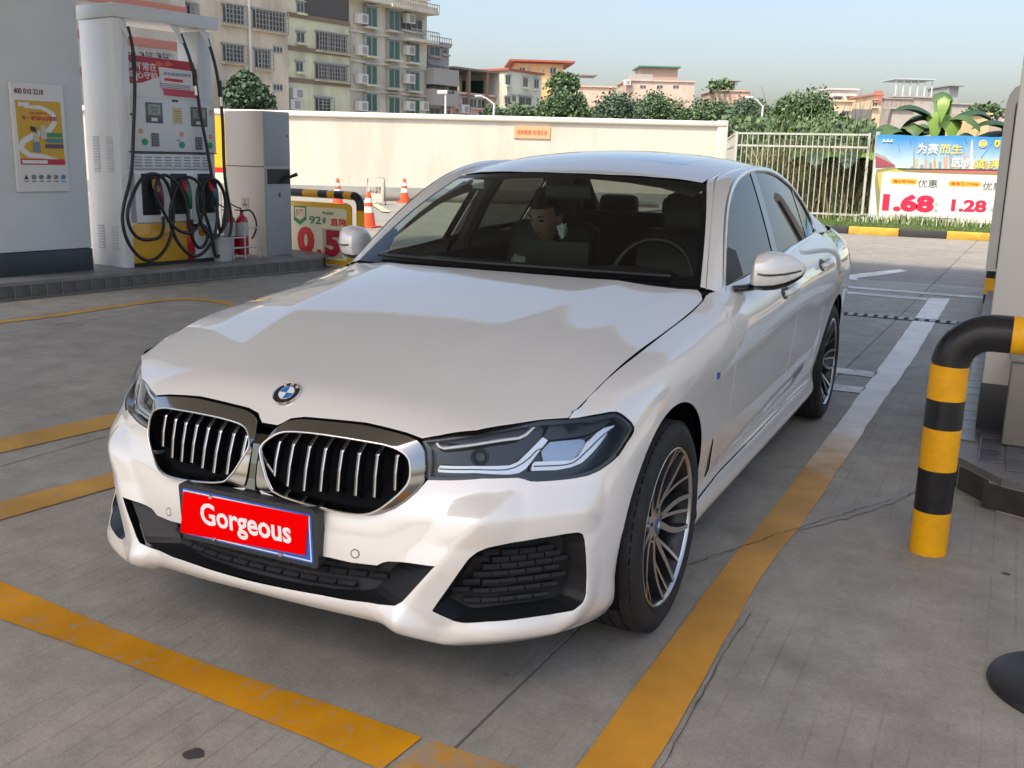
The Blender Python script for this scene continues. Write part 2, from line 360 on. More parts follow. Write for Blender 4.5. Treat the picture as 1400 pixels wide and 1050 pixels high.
# ---------------------------------------------------------------- car body surfaces (metres, car frame = world frame)
def spl_basis(k, t):
    """matrix of natural cubic spline weights: values at knots k -> values at t"""
    k = np.asarray(k, float); t = np.atleast_1d(np.asarray(t, float)); n = len(k); h = np.diff(k)
    A = np.zeros((n, n)); B = np.zeros((n, n)); A[0, 0] = A[-1, -1] = 1
    for i in range(1, n-1):
        A[i, i-1] = h[i-1]; A[i, i] = 2*(h[i-1]+h[i]); A[i, i+1] = h[i]
        B[i, i-1] = 6/h[i-1]; B[i, i] = -6/h[i-1]-6/h[i]; B[i, i+1] = 6/h[i]
    M = np.linalg.solve(A, B)
    j = np.clip(np.searchsorted(k, t)-1, 0, n-2); a = k[j+1]-t; b = t-k[j]; hj = h[j]
    I = np.eye(n)
    return (M[j]*(a**3/(6*hj))[:, None] + M[j+1]*(b**3/(6*hj))[:, None]
            + (I[j]/hj[:, None]-M[j]*(hj/6)[:, None])*a[:, None] + (I[j+1]/hj[:, None]-M[j+1]*(hj/6)[:, None])*b[:, None])

def interp_nat(k, vals, t):
    return spl_basis(k, t) @ np.asarray(vals, float)

SH_V = np.array([0, .04, .12, .20, .28, .36, .435, .50, .56, .615])
def _col(xs, ys, zs):
    f = lambda a: a if hasattr(a, '__len__') else [a]*10
    return list(zip(f(xs), f(ys), f(zs)))
SH_C = [
 _col(0, [.02,.0,.008,.014,.02,.03,.04,.055,.07,.10], [.255,.277,.33,.40,.46,.52,.57,.62,.665,.70]),
 _col(.2, [.03,.01,.018,.024,.03,.042,.055,.07,.09,.12], [.25,.275,.33,.40,.465,.525,.58,.63,.68,.73]),
 _col(.4, [.075,.055,.06,.064,.075,.092,.108,.12,.132,.15], [.228,.255,.325,.40,.47,.53,.585,.64,.69,.735]),
 _col(.55, [.12,.10,.10,.105,.115,.13,.155,.175,.19,.215], [.205,.24,.32,.40,.47,.535,.59,.64,.69,.735]),
 _col(.68, [.19,.165,.165,.17,.18,.20,.235,.26,.285,.315], [.20,.235,.32,.40,.47,.535,.60,.65,.70,.752]),
 _col([.762,.767,.768,.77,.772,.773,.772,.77,.769,.767], [.27,.245,.245,.25,.26,.285,.32,.345,.37,.405], [.20,.235,.32,.40,.47,.54,.61,.665,.72,.771]),
 _col([.838,.856,.864,.870,.873,.873,.870,.855,.826,.774], [.41,.385,.385,.39,.40,.42,.44,.455,.475,.50], [.195,.23,.31,.40,.48,.56,.635,.70,.757,.802]),
 _col([.865,.887,.898,.906,.911,.913,.909,.893,.857,.785], [.60,.60,.60,.60,.60,.60,.605,.61,.615,.62], [.185,.22,.30,.40,.49,.58,.67,.74,.797,.835]),
 _col([.875,.892,.905,.915,.922,.926,.925,.912,.875,.793], .88, [.18,.21,.29,.40,.50,.60,.70,.785,.845,.872]),
 _col([.875,.90,.892,.898,.915,.924,.925,.912,.872,.796], 1.25, [.18,.22,.31,.40,.52,.63,.74,.83,.885,.912]),
 _col([.875,.90,.886,.892,.912,.923,.926,.917,.886,.800], [1.45]*9+[1.445], [.185,.225,.31,.40,.52,.64,.755,.842,.902,.936]),
 _col([.875,.90,.882,.888,.910,.922,.927,.920,.890,.798], [1.6]*9+[1.61], [.185,.225,.31,.40,.52,.64,.76,.852,.918,.970]),
 _col([.875,.90,.881,.887,.909,.923,.929,.922,.893,.826], 1.82, [.185,.225,.31,.40,.52,.645,.768,.862,.93,.995]),
 _col([.875,.90,.880,.886,.908,.924,.932,.924,.896,.841], 2.2, [.185,.225,.31,.40,.52,.65,.78,.875,.945,1.012]),
 _col([.875,.90,.880,.886,.908,.924,.932,.924,.897,.849], 2.8, [.185,.225,.31,.40,.53,.67,.80,.90,.983,1.047]),
 _col([.875,.90,.882,.89,.912,.928,.934,.928,.898,.838], 3.3, [.185,.225,.31,.40,.53,.67,.80,.905,.993,1.063]),
 _col([.875,.895,.905,.915,.926,.934,.935,.925,.888,.80], 3.95, [.19,.23,.32,.42,.55,.68,.81,.91,1.0,1.076]),
 _col([.86,.88,.89,.90,.91,.918,.918,.905,.865,.78], 4.4, [.20,.24,.33,.43,.56,.69,.81,.91,.99,1.06]),
 _col([.80,.82,.835,.85,.86,.868,.868,.855,.82,.73], 4.75, [.21,.25,.34,.44,.57,.70,.81,.91,.99,1.06]),
 _col([.66,.68,.70,.72,.735,.745,.745,.73,.70,.64], 4.98, [.22,.26,.35,.45,.58,.70,.81,.91,.99,1.06]),
 _col([.30,.30,.31,.31,.32,.32,.32,.32,.31,.30], 5.08, [.23,.27,.36,.46,.58,.70,.81,.91,.99,1.05]),
 _col(0, 5.10, [.23,.27,.36,.46,.58,.70,.81,.91,.99,1.05]),
]
SH_C = np.array(SH_C)
SH_U = np.concatenate([[0], np.cumsum(np.linalg.norm(np.diff(SH_C[:, 4, :2], axis=0), axis=1))])
# mirrored first columns make the nose symmetric
_G = np.concatenate([SH_C[3:0:-1]*np.array([-1, 1, 1]), SH_C]); _GU = np.concatenate([-SH_U[3:0:-1], SH_U])

def ridge(p, line, wl, wr):
    """tent height 0..1 around a polyline in (u,v); line = [(u,v,amp)...]"""
    L = np.asarray(line, float); best = np.zeros(len(p))
    for a, b in zip(L[:-1], L[1:]):
        d = b[:2]-a[:2]; n2 = d@d; t = np.clip(((p-a[:2])@d)/n2, 0, 1)
        q = p-(a[:2]+t[:, None]*d); dist = np.hypot(q[:, 0], q[:, 1]); s = d[0]*q[:, 1]-d[1]*q[:, 0]
        w = np.where(s >= 0, wl, wr); amp = a[2]+(b[2]-a[2])*t
        best = np.maximum(best, amp*np.clip(1-dist/w, 0, 1))
    return best
RIDGES = []      # filled after the outlines: (polyline, width left, width right, sign)
def shell_base(u, v):
    u = np.atleast_1d(u).astype(float); v = np.atleast_1d(v).astype(float)
    return np.einsum('ni,ijk,nj->nk', spl_basis(_GU, u), _G, spl_basis(SH_V, v))
def _nrm(f, u, v, e=2e-3):
    a = (f(u+e, v)-f(u-e, v)); b = (f(u, v+e)-f(u, v-e)); n = np.cross(a, b)
    return n/np.maximum(np.linalg.norm(n, axis=1), 1e-12)[:, None]
def shell(u, v):
    u = np.atleast_1d(u).astype(float); v = np.atleast_1d(v).astype(float)
    P = shell_base(u, v)
    if RIDGES:
        N = _nrm(shell_base, u, v); D = np.zeros(len(u)); r = .009
        for du, dv in ((0, 0), (r, 0), (-r, 0), (0, r), (0, -r), (r*.7, r*.7), (-r*.7, r*.7), (r*.7, -r*.7), (-r*.7, -r*.7)):
            q = np.stack([u+du, v+dv], 1); s = np.zeros(len(u))
            for ln, wl, wr, sg in RIDGES:
                s = s + sg*ridge(q, ln, wl, wr)
            D += s/9
        P = P+N*D[:, None]
    return P
def shell_n(u, v): return _nrm(shell, np.atleast_1d(u).astype(float), np.atleast_1d(v).astype(float))

# hood and roof: height fields z(x, y)
HD_Y = [.00, .06, .11, .188, .30, .45, .70, 1.0, 1.3, 1.55, 1.75]
HD_Z = [.60, .672, .715, .782, .826, .866, .921, .970, 1.010, 1.034, 1.05]
HD_XE = [.767, .767, .767, .767, .767, .775, .80, .80, .80, .80, .80]
HD_ZE = [.50, .56, .61, .675, .735, .786, .850, .890, .919, .955, .985]
def hood_z(x, y):
    zc = interp_nat(HD_Y, HD_Z, y); ze = interp_nat(HD_Y, HD_ZE, y); xe = interp_nat(HD_Y, HD_XE, y)
    t = np.abs(x)/xe
    s = np.sqrt(t*t+.0004)
    z = zc-(zc-ze)*(.55*s**2+.45*s**4)
    # two pressed feature lines fanning out towards the pillars
    for x0, x1, amp, w in ((.30, .50, .0075, .16), (.50, .72, .004, .10)):
        yy = np.clip((y-.2)/1.35, 0, 1); xr = x0+(x1-x0)*yy**.9
        a = amp*np.clip((y-.22)/.5, 0, 1)
        d = np.abs(x)-xr
        dd = np.sqrt(d*d+.028**2)-.028
        z = z+a*np.where(d < 0, np.exp(-(dd/w)), np.exp(-(dd/(w*.45))))
    return z
def top_x(y):
    'x of the gap between bonnet and fender as a function of y'
    return interp_nat([.38, .48, .60, .80, 1.05, 1.30, 1.48, 1.62], [.7655, .7745, .7835, .7915, .7955, .7975, .800, .800], y)
def hood(x, y):
    x = np.atleast_1d(x).astype(float); y = np.atleast_1d(y).astype(float)
    return np.stack([x, y, hood_z(x, y)], 1)
def hood_n(x, y): return _nrm(hood, np.atleast_1d(x).astype(float), np.atleast_1d(y).astype(float))
RF_Y = [1.9, 2.12, 2.3, 2.5, 2.8, 3.1, 3.4, 3.8, 4.1, 4.4]
RF_Z = [1.30, 1.383, 1.426, 1.458, 1.484, 1.490, 1.478, 1.425, 1.36, 1.27]
def roof(x, y):
    x = np.atleast_1d(x).astype(float); y = np.atleast_1d(y).astype(float)
    t = np.abs(x)/.60
    return np.stack([x, y, interp_nat(RF_Y, RF_Z, y)-.052*t**2-.018*t**6], 1)
def roof_n(x, y): return _nrm(roof, np.atleast_1d(x).astype(float), np.atleast_1d(y).astype(float))
# windscreen (a = -1..1 across, b = 0 bottom .. 1 top)
def screen(a, b):
    a = np.atleast_1d(a).astype(float); b = np.atleast_1d(b).astype(float)
    y = 1.42+(2.115-1.42)*b+a*a*((1.66-1.42)*(1-b)+(2.27-2.12)*b)
    w = .758+(.592-.758)*b+.006*np.sin(np.pi*b)
    z = 1.012+(1.378-1.012)*b+.022*np.sin(np.pi*b)-a*a*(.022*(1-b)+.026*b)
    return np.stack([a*w, y, z], 1)
def screen_n(a, b): return _nrm(screen, np.atleast_1d(a).astype(float), np.atleast_1d(b).astype(float), 1e-3)
def rscreen(a, b):
    a = np.atleast_1d(a).astype(float); b = np.atleast_1d(b).astype(float)
    y = 4.50+(3.80-4.50)*b-a*a*.10
    w = .66+(.56-.66)*b
    z = 1.075+(1.425-1.075)*b+.02*np.sin(np.pi*b)-a*a*(.02*(1-b)+.05*b)
    return np.stack([a*w, y, z], 1)
def rscreen_n(a, b): return -_nrm(rscreen, np.atleast_1d(a).astype(float), np.atleast_1d(b).astype(float), 1e-3)
# side glass plane: x as a function of (y, z)
def belt_z(y): return np.interp(y, [1.5, 2.2, 2.8, 3.3, 3.95, 4.4], [.965, 1.012, 1.040, 1.056, 1.066, 1.06])
def side(y, z):
    y = np.atleast_1d(y).astype(float); z = np.atleast_1d(z).astype(float)
    xb = interp_nat([1.4, 1.75, 2.1, 2.5, 2.9, 3.3, 3.7, 4.2], [.79, .818, .838, .856, .866, .861, .843, .80], y)
    t = (z-1.0)/.40
    return np.stack([xb-.165*t-.02*t*t, y, z], 1)
def side_n(y, z): return _nrm(side, np.atleast_1d(y).astype(float), np.atleast_1d(z).astype(float))
# outlines on the body surfaces (surface parameters)
OL = {
 'lamp': [(0.4619,0.6021),(0.5013,0.6132),(0.5859,0.6254),(0.6712,0.6288),(0.7407,0.6265),(0.8271,0.6128),(0.9295,0.5905),(1.0193,0.5705),(1.072,0.5595),(1.1044,0.5502),(1.121,0.5392),(1.1356,0.5258),(1.1578,0.5042),(1.1661,0.4891),(1.1587,0.4801),(1.1408,0.4746),(1.1044,0.4677),(1.0534,0.4524),(1.0094,0.4441),(0.9687,0.4382),(0.9267,0.4357),(0.8775,0.4391),(0.8195,0.4453),(0.7725,0.4512),(0.7521,0.4556),(0.7351,0.4652),(0.7168,0.4732),(0.6285,0.4835),(0.4929,0.4802),(0.4862,0.5277),(0.4793,0.5742)],
 'kid_low': [(0.2514,0.3592),(0.3023,0.3537),(0.3524,0.3504),(0.3812,0.358),(0.4182,0.3806),(0.4445,0.4082),(0.4694,0.4415),(0.4913,0.4779)],
 'part': [(1.0531,0.4506),(1.088,0.434),(1.1592,0.4093),(1.2638,0.3849)],
 'center_in': [(0.2415,0.1948),(0.315,0.1963),(0.3864,0.1967),(0.4022,0.2073),(0.416,0.2122),(0.4753,0.2169),(0.547,0.2187),(0.501,0.1581),(0.4657,0.1094),(0.447,0.0954),(0.4018,0.0862),(0.3619,0.0826),(0.3013,0.0775),(0.2386,0.0777),(0.1258,0.0895),(0.027,0.1025)],
 'side_in': [(0.5415,0.0928),(0.557,0.1192),(0.5924,0.1782),(0.6291,0.2429),(0.6475,0.2617),(0.6746,0.2752),(0.7364,0.2869),(0.8057,0.294),(0.8756,0.2949),(0.9173,0.291),(0.9369,0.2802),(0.9465,0.2601),(0.9558,0.2132),(0.9638,0.1613),(0.9654,0.1132),(0.9571,0.0946),(0.9273,0.0779),(0.864,0.0715),(0.7728,0.0717),(0.6873,0.0703),(0.6222,0.0649),(0.5978,0.0671)],
 'rid_shelf': [(0.3563,0.334),(0.4376,0.354),(0.5208,0.3563),(0.5972,0.3554),(0.6434,0.3557),(0.7068,0.3626),(0.7627,0.3654),(0.8428,0.3596),(0.9251,0.3471)],
 'rid_fin': [(0.6434,0.3557),(0.5949,0.2862),(0.5528,0.2171),(0.5071,0.1488),(0.4715,0.0865),(0.4522,0.0536)],
 'rid_lip': [(0.4525,0.0586),(0.4812,0.0479),(0.5557,0.0067),(0.6306,0.0261),(0.7502,0.0363),(0.8741,0.0315),(0.9231,0.0566),(0.9681,0.0966),(0.9721,0.1518),(0.9571,0.2441)],
 'rid_b': [(0.6434,0.3557),(0.6804,0.3999),(0.7149,0.4629)],
 'sens': [(0.3255,0.2243)],
 'vent': [(2.0829,0.2484),(2.2402,0.1724),(2.1841,0.1172),(2.1687,0.1425),(2.0811,0.2208)],
 'mbadge': [(1.971,0.4206)],
 'handle1': [(3.1453,0.5028)],
 'handle2': [(4.1435,0.5383)],
 'kid_slats': [(0.0557,0.5743),(0.1013,0.5674),(0.1523,0.5614),(0.2012,0.5564),(0.2504,0.552),(0.3001,0.5462),(0.351,0.5452),(0.4043,0.5456)],
 'kid_slatb': [(0.0885,0.4561),(0.1359,0.4272),(0.1832,0.4157),(0.2228,0.4192),(0.2629,0.4251),(0.3098,0.4143),(0.3591,0.4135),(0.4051,0.4412)],
 'kid_in': [(0.0177,0.553),(0.0208,0.5744),(0.0342,0.5944),(0.0499,0.612),(0.0699,0.6191),(0.105,0.6163),(0.1524,0.6089),(0.199,0.6018),(0.2671,0.5947),(0.3323,0.5895),(0.3844,0.5848),(0.4155,0.5756),(0.4367,0.5641),(0.4503,0.5472),(0.4559,0.5207),(0.4576,0.492),(0.4524,0.4696),(0.4361,0.4437),(0.4139,0.4157),(0.3914,0.3886),(0.3697,0.3713),(0.3411,0.3623),(0.3012,0.364),(0.2502,0.3707),(0.1863,0.3846),(0.118,0.4034),(0.0792,0.4206),(0.054,0.4643),(0.0347,0.5101)],
 'kid_out_low': [(0.4806,0.572),(0.4881,0.5167),(0.489,0.4813),(0.4707,0.4463),(0.4441,0.4107),(0.4179,0.3831),(0.381,0.3593),(0.3522,0.3516),(0.3022,0.355),(0.2513,0.3605)],
 'l_drl1': [(0.4975,0.5975),(0.507,0.5868),(0.5186,0.5827),(0.5767,0.5902),(0.6616,0.595),(0.7001,0.5933),(0.7161,0.5995),(0.7323,0.6181),(0.7756,0.6169)],
 'l_low1': [(0.5119,0.5106),(0.5162,0.5231),(0.6052,0.524),(0.6944,0.5179),(0.7147,0.5263),(0.7295,0.5442),(0.7628,0.5832),(0.7803,0.572),(0.7567,0.5326),(0.7383,0.5),(0.7214,0.4895),(0.6994,0.4888),(0.6078,0.5037),(0.5144,0.504)],
 'l_lens1': [(0.7928,0.5654),(0.913,0.5426),(0.9321,0.5351),(0.9372,0.5243),(0.8911,0.4954),(0.8765,0.4893),(0.7899,0.5086),(0.7741,0.5428)],
 'l_low2': [(0.7557,0.5097),(0.7604,0.5151),(0.8737,0.492),(0.8989,0.4952),(0.9372,0.5243),(0.9914,0.5361),(1.0335,0.5365),(1.0945,0.5234),(1.0467,0.5194),(0.9972,0.5047),(0.9459,0.4879),(0.9127,0.4757),(0.8757,0.4731),(0.8299,0.4758),(0.7556,0.4898)],
 'l_top2': [(0.7676,0.5803),(0.7696,0.5927),(0.7756,0.6169),(0.8304,0.6046),(1.0749,0.5487),(1.085,0.5417),(0.9572,0.5464),(0.914,0.5516),(0.7909,0.5714)],
 'hood_f': [(0.0047,0.1076),(0.0323,0.1074),(0.0399,0.1169),(0.0555,0.1291),(0.0956,0.1381),(0.1759,0.1443),(0.287,0.154),(0.3552,0.155),(0.4109,0.1558),(0.4589,0.1535),(0.4998,0.1731),(0.5812,0.2208),(0.6532,0.2889),(0.7103,0.348),(0.7648,0.3975)],
 'shut': [(0.7696,0.4013),(0.7696,0.4308),(0.7755,0.493),(0.8004,0.7093),(0.7996,1.046),(0.7996,1.1996),(0.8022,1.3143),(0.808,1.3811),(0.8109,1.4421),(0.8046,1.5085),(0.7848,1.5896),(0.7498,1.6941)],
 'hood_r': [(-0.0302,1.4601),(0.1812,1.4661),(0.4962,1.5262),(0.7488,1.6927)],
 'emblem': [(-0.0026,0.1908)],
 'dlo': [(1.7025,0.9494),(1.8033,1.0418),(1.9282,1.1426),(2.0405,1.2211),(2.1437,1.2805),(2.2725,1.3363),(2.4181,1.3767),(2.588,1.4038),(2.7899,1.4165),(3.0264,1.413),(3.2353,1.3914),(3.4917,1.3344),(3.6864,1.247),(3.7962,1.1539),(3.8183,1.0704),(3.2992,1.0604),(2.9077,1.0477)],
 'bp': [(2.5989,1.388),(2.6089,1.3405),(2.6106,1.2455),(2.5584,1.0804)],
 'cp': [(3.3522,1.3618),(3.3634,1.2383),(3.3716,1.0705)],
}
# ================================================================ THE CAR
car = thing('parked_car', 'white saloon car with twin chrome kidney grilles parked between the painted lines', 'car')
OFS = lambda pts, n: pts
FR_C, RR_C, WR = (.90, .878, .335), (.90, 3.955, .335), .335       # wheel centres (outer side x), tyre radius
def ridge_line(k, amps):
    p = OL[k]; a = np.interp(np.linspace(0, 1, len(p)), np.linspace(0, 1, len(amps)), amps)
    return [(u, v, s) for (u, v), s in zip(p, a)]
def mirror_l(l): return [(-u, v, s) for u, v, s in l][::-1]
_shelf = ridge_line('rid_shelf', [.002, .006, .017, .021, .018]); _fin = ridge_line('rid_fin', [.019, .024, .027]); _lip = ridge_line('rid_lip', [.02, .022, .022, .02, .016, .004])
_char = [(u, v, a) for (u, v), a in zip(yz([(1.30, .80), (1.7, .832), (2.2, .86), (2.8, .888), (3.4, .915), (3.95, .925), (4.45, .925)]), [.0, .005, .0065, .0065, .0065, .007, .005])]
_low = [(u, v, a) for (u, v), a in zip(yz([(1.36, .36), (1.75, .385), (2.3, .42), (2.9, .46), (3.35, .51), (3.5, .56)]), [.002, .009, .010, .009, .006, .0])]
_rock = [(u, v, a) for (u, v), a in zip(yz([(1.25, .295), (2.2, .30), (3.5, .305)]), [.006, .007, .006])]
for ln, wl, wr, sg in ((_shelf, .075, .085, 1), (_fin, .11, .085, 1), (_lip, .04, .05, 1), (_char, .10, .16, 1), (_low, .16, .05, 1), (_rock, .03, .10, 1)):
    RIDGES.append((ln, wl, wr, sg))
def arch(cy, r, a0, a1, n=26, cz=.335):
    return [(cy+r*math.cos(math.radians(a)), cz+r*math.sin(math.radians(a))) for a in np.linspace(a0, a1, n)]
AR = .392
_pe = surf_pt0(OL['part'][-1]) if False else shell(np.array([OL['part'][-2][0]]), np.array([OL['part'][-2][1]]))[0]
PA = 180-math.degrees(math.asin(min(.95, (_pe[2]-.335)/AR)))
def shrink(pts, d):
    """inset a polygon by d"""
    q = np.array(pts); a = np.roll(q, 1, 0); b = np.roll(q, -1, 0); t = b-a; t /= np.linalg.norm(t, axis=1)[:, None]+1e-9
    nn = np.stack([-t[:, 1], t[:, 0]], 1); ar = .5*np.sum(q[:, 0]*np.roll(q[:, 1], -1)-np.roll(q[:, 0], -1)*q[:, 1])
    return [tuple(p) for p in q+nn*(d if ar > 0 else -d)]
# --- bumper with two intakes cut out; right half mirrored
lampO = OL['lamp']; il_top = 5; # index of the bonnet corner on the lamp outline
lamp_low = lampO[17:29]                                             # from the fender seam round the lower edge to the grille
bump_out = ([(0, .41), (.08, .385), (.20, .36), (.27, .353)] + OL['kid_low'] + lampO[28:17:-1] + OL['part'][0:-1]
            + yz(arch(FR_C[1], AR, PA, 204, 16)) + [(1.12, .0), (1.10, -.01), (.95, -.012), (.8, -.01), (.70, -.012), (.62, -.014), (.575, -.012), (.545, -.002), (.52, .0), (.4, 0), (.2, 0), (0, 0)])
def wrapU(side):
    return lambda name, out, holes, step, mat, parent, **k: panel(name, shell, shell_n, out, holes, step, mat, parent, side=side, **k)
cin = OL['center_in']; cin_h = [(.0, .205), (.2, .205)]+[(.255, .203)]+cin[1:14]+[(.13, .074), (.0, .072)]
cin_h = [(max(u, 0), v) for u, v in cin_h]
# the centre opening crosses the middle line: the half panel ends along it
def half_with_notch():
    top = [p for p in bump_out if True]
    n = len(bump_out)
    out = bump_out[:-1]+[(0, 0), (0, cin_h[-1][1])]+[p for p in cin_h[::-1][1:]]
    # bottom edge ... (0,0) -> (0,.06) -> along the opening's lower edge outwards -> tip -> back along its top edge to (0,.205)
    return out
hb = half_with_notch()
side_in = round_poly(OL['side_in'], [.0]*0 or .006)
for s in (1, -1):
    panel('front_bumper', shell, shell_n, hb, [side_in], .010, PAINT, car, side=s, thick=.03)
BODY_IN = M_('black_void', (.004, .004, .005), .8, spec=.1)
# --- intake linings and honeycomb bars
def intake(outline, depth, nx, nz, s, cellw=.052, cellh=.022, name='air_intake'):
    """recessed tray behind a cut-out with staggered mesh tiles"""
    l = densify(list(outline), .02); l = np.array(l); P = shell(l[:, 0], l[:, 1]); N = shell_n(l[:, 0], l[:, 1])
    c = l.mean(0); l2 = c+(l-c)*.80; P2 = shell(l2[:, 0], l2[:, 1])-shell_n(l2[:, 0], l2[:, 1])*depth
    n = len(l); V = np.concatenate([P-N*.004, P2, P2.mean(0)[None]])*np.array([s, 1, 1])
    F = [(i, (i+1) % n, n+(i+1) % n, n+i) for i in range(n)]+[(n+i, n+(i+1) % n, 2*n) for i in range(n)]
    F = F[:n] if name == 'center_intake' else F
    root = link(name, mesh(name, V, F, BLACK_MATT if name == 'center_intake' else M_('intake_satin', (.009, .010, .012), .42, spec=.3), smooth=False), car)
    lo, hi = l2.min(0), l2.max(0); bm = bmesh.new()
    k = 0; z = lo[1]+cellh
    while z < hi[1]:
        x = lo[0]+(cellw*.5 if k % 2 else 0)
        while x < hi[0]:
            q = np.array([[x, z]])
            if in_poly(q, l2)[0] and poly_dist(q, l2)[0] > .012:
                p0 = shell(np.array([x]), np.array([z]))[0]-shell_n(np.array([x]), np.array([z]))[0]*(depth-.010); nn = shell_n(np.array([x]), np.array([z]))[0]
                t = shell(np.array([x+.01]), np.array([z]))[0]-shell(np.array([x-.01]), np.array([z]))[0]
                M = frame_m((p0[0]*s, p0[1], p0[2]), (t[0], t[1]*s, t[2]*s) if s > 0 else (-t[0], t[1], t[2]), (0, 0, 1))
                w, h = cellw*.44, cellh*.38
                vs = [bm.verts.new(M @ Vector(a)) for a in ((-w, -h, 0), (w, -h, 0), (w*.9, h*.3, .010), (-w*.9, h*.3, .010), (-w, h, 0), (w, h, 0))]
                for f in ((0, 1, 2, 3), (3, 2, 5, 4), (0, 3, 4), (1, 5, 2)): bm.faces.new([vs[i] for i in f])
            x += cellw
        z += cellh; k += 1
    if len(bm.verts):
        bmesh.ops.recalc_face_normals(bm, faces=bm.faces)
        o = bm_obj('mesh_insert', bm, DARK_GREY, root)
    else: bm.free()
    return root
intake(side_in, .055, 6, 6, 1, name='side_intake'); intake(side_in, .055, 6, 6, -1, name='side_intake')
full_c = [(u, v) for u, v in cin_h]+[(-u, v) for u, v in cin_h[::-1] if u > 0]
ci = intake(full_c, .07, 6, 6, 1, name='center_intake', cellw=.060, cellh=.026)
panel('intake_backing', shell, shell_n, shrink(full_c, -.004), [], .03, BLACK_MATT, ci, offset=-.075, rim=False)
# --- small round parking sensors
for s in (1, -1):
    q = np.array([OL['sens'][0]]); p = shell(q[:, 0], q[:, 1])[0]; n = shell_n(q[:, 0], q[:, 1])[0]
    M = frame_m((p[0]*s, p[1], p[2]), (1, 0, 0), (0, 0, 1)); M = frame_m((p[0]*s, p[1], p[2]), Vector((n[0]*s, n[1], n[2])).orthogonal(), Vector((n[0]*s, n[1], n[2])).cross(Vector((n[0]*s, n[1], n[2])).orthogonal()))
    bm = bmesh.new(); add_lathe(bm, [(0, .0016), (.0095, .0016), (.0105, .0004)], 20, M); add_lathe(bm, [(.0105, .0009), (.0125, .0009)], 20, M, mi=1)
    bm_obj('parking_sensor', bm, PAINT, car, smooth=True, mats=[PAINT, BLACK_MATT])
# --- kidney grilles
K_OUT = [(.02, .112), (.034, .1075), (.040, .117), (.0555, .1291), (.0956, .1381), (.176, .1443), (.287, .152), (.355, .154), (.411, .1556), (.4589, .1535)]
def surf_pt(f, q): return f(np.array([q[0]]), np.array([q[1]]))[0]
HF = OL['hood_f']
def resamp(P, n, closed=True):
    P = np.array(P, float); Q = np.concatenate([P, P[:1]]) if closed else P
    d = np.concatenate([[0], np.cumsum(np.linalg.norm(np.diff(Q, axis=0), axis=1))]); t = np.linspace(0, d[-1], n, endpoint=not closed)
    return np.stack([np.interp(t, d, Q[:, k]) for k in range(Q.shape[1])], 1)
top_edge = [surf_pt(hood, q) for q in HF[1:10]]                     # bonnet lip from the middle valley outwards
low_edge = [surf_pt(shell, q) for q in OL['kid_out_low']]
ctr_edge = [np.array(p) for p in ((.10, .045, .545), (.045, .034, .55), (.016, .030, .552), (.012, .035, .58), (.012, .045, .62), (.014, .06, .66), (.02, .085, .69))]
K_OUT3 = np.array(top_edge+low_edge+[(.27, .085, .515)]+ctr_edge)
kin = OL['kid_in']; KI = np.array([surf_pt(shell, q) for q in kin]); KN = np.array([surf_pt(shell_n, q) for q in kin])
KI = KI+np.array([0, -.022, .0])                                     # the bright rim stands proud of the bumper
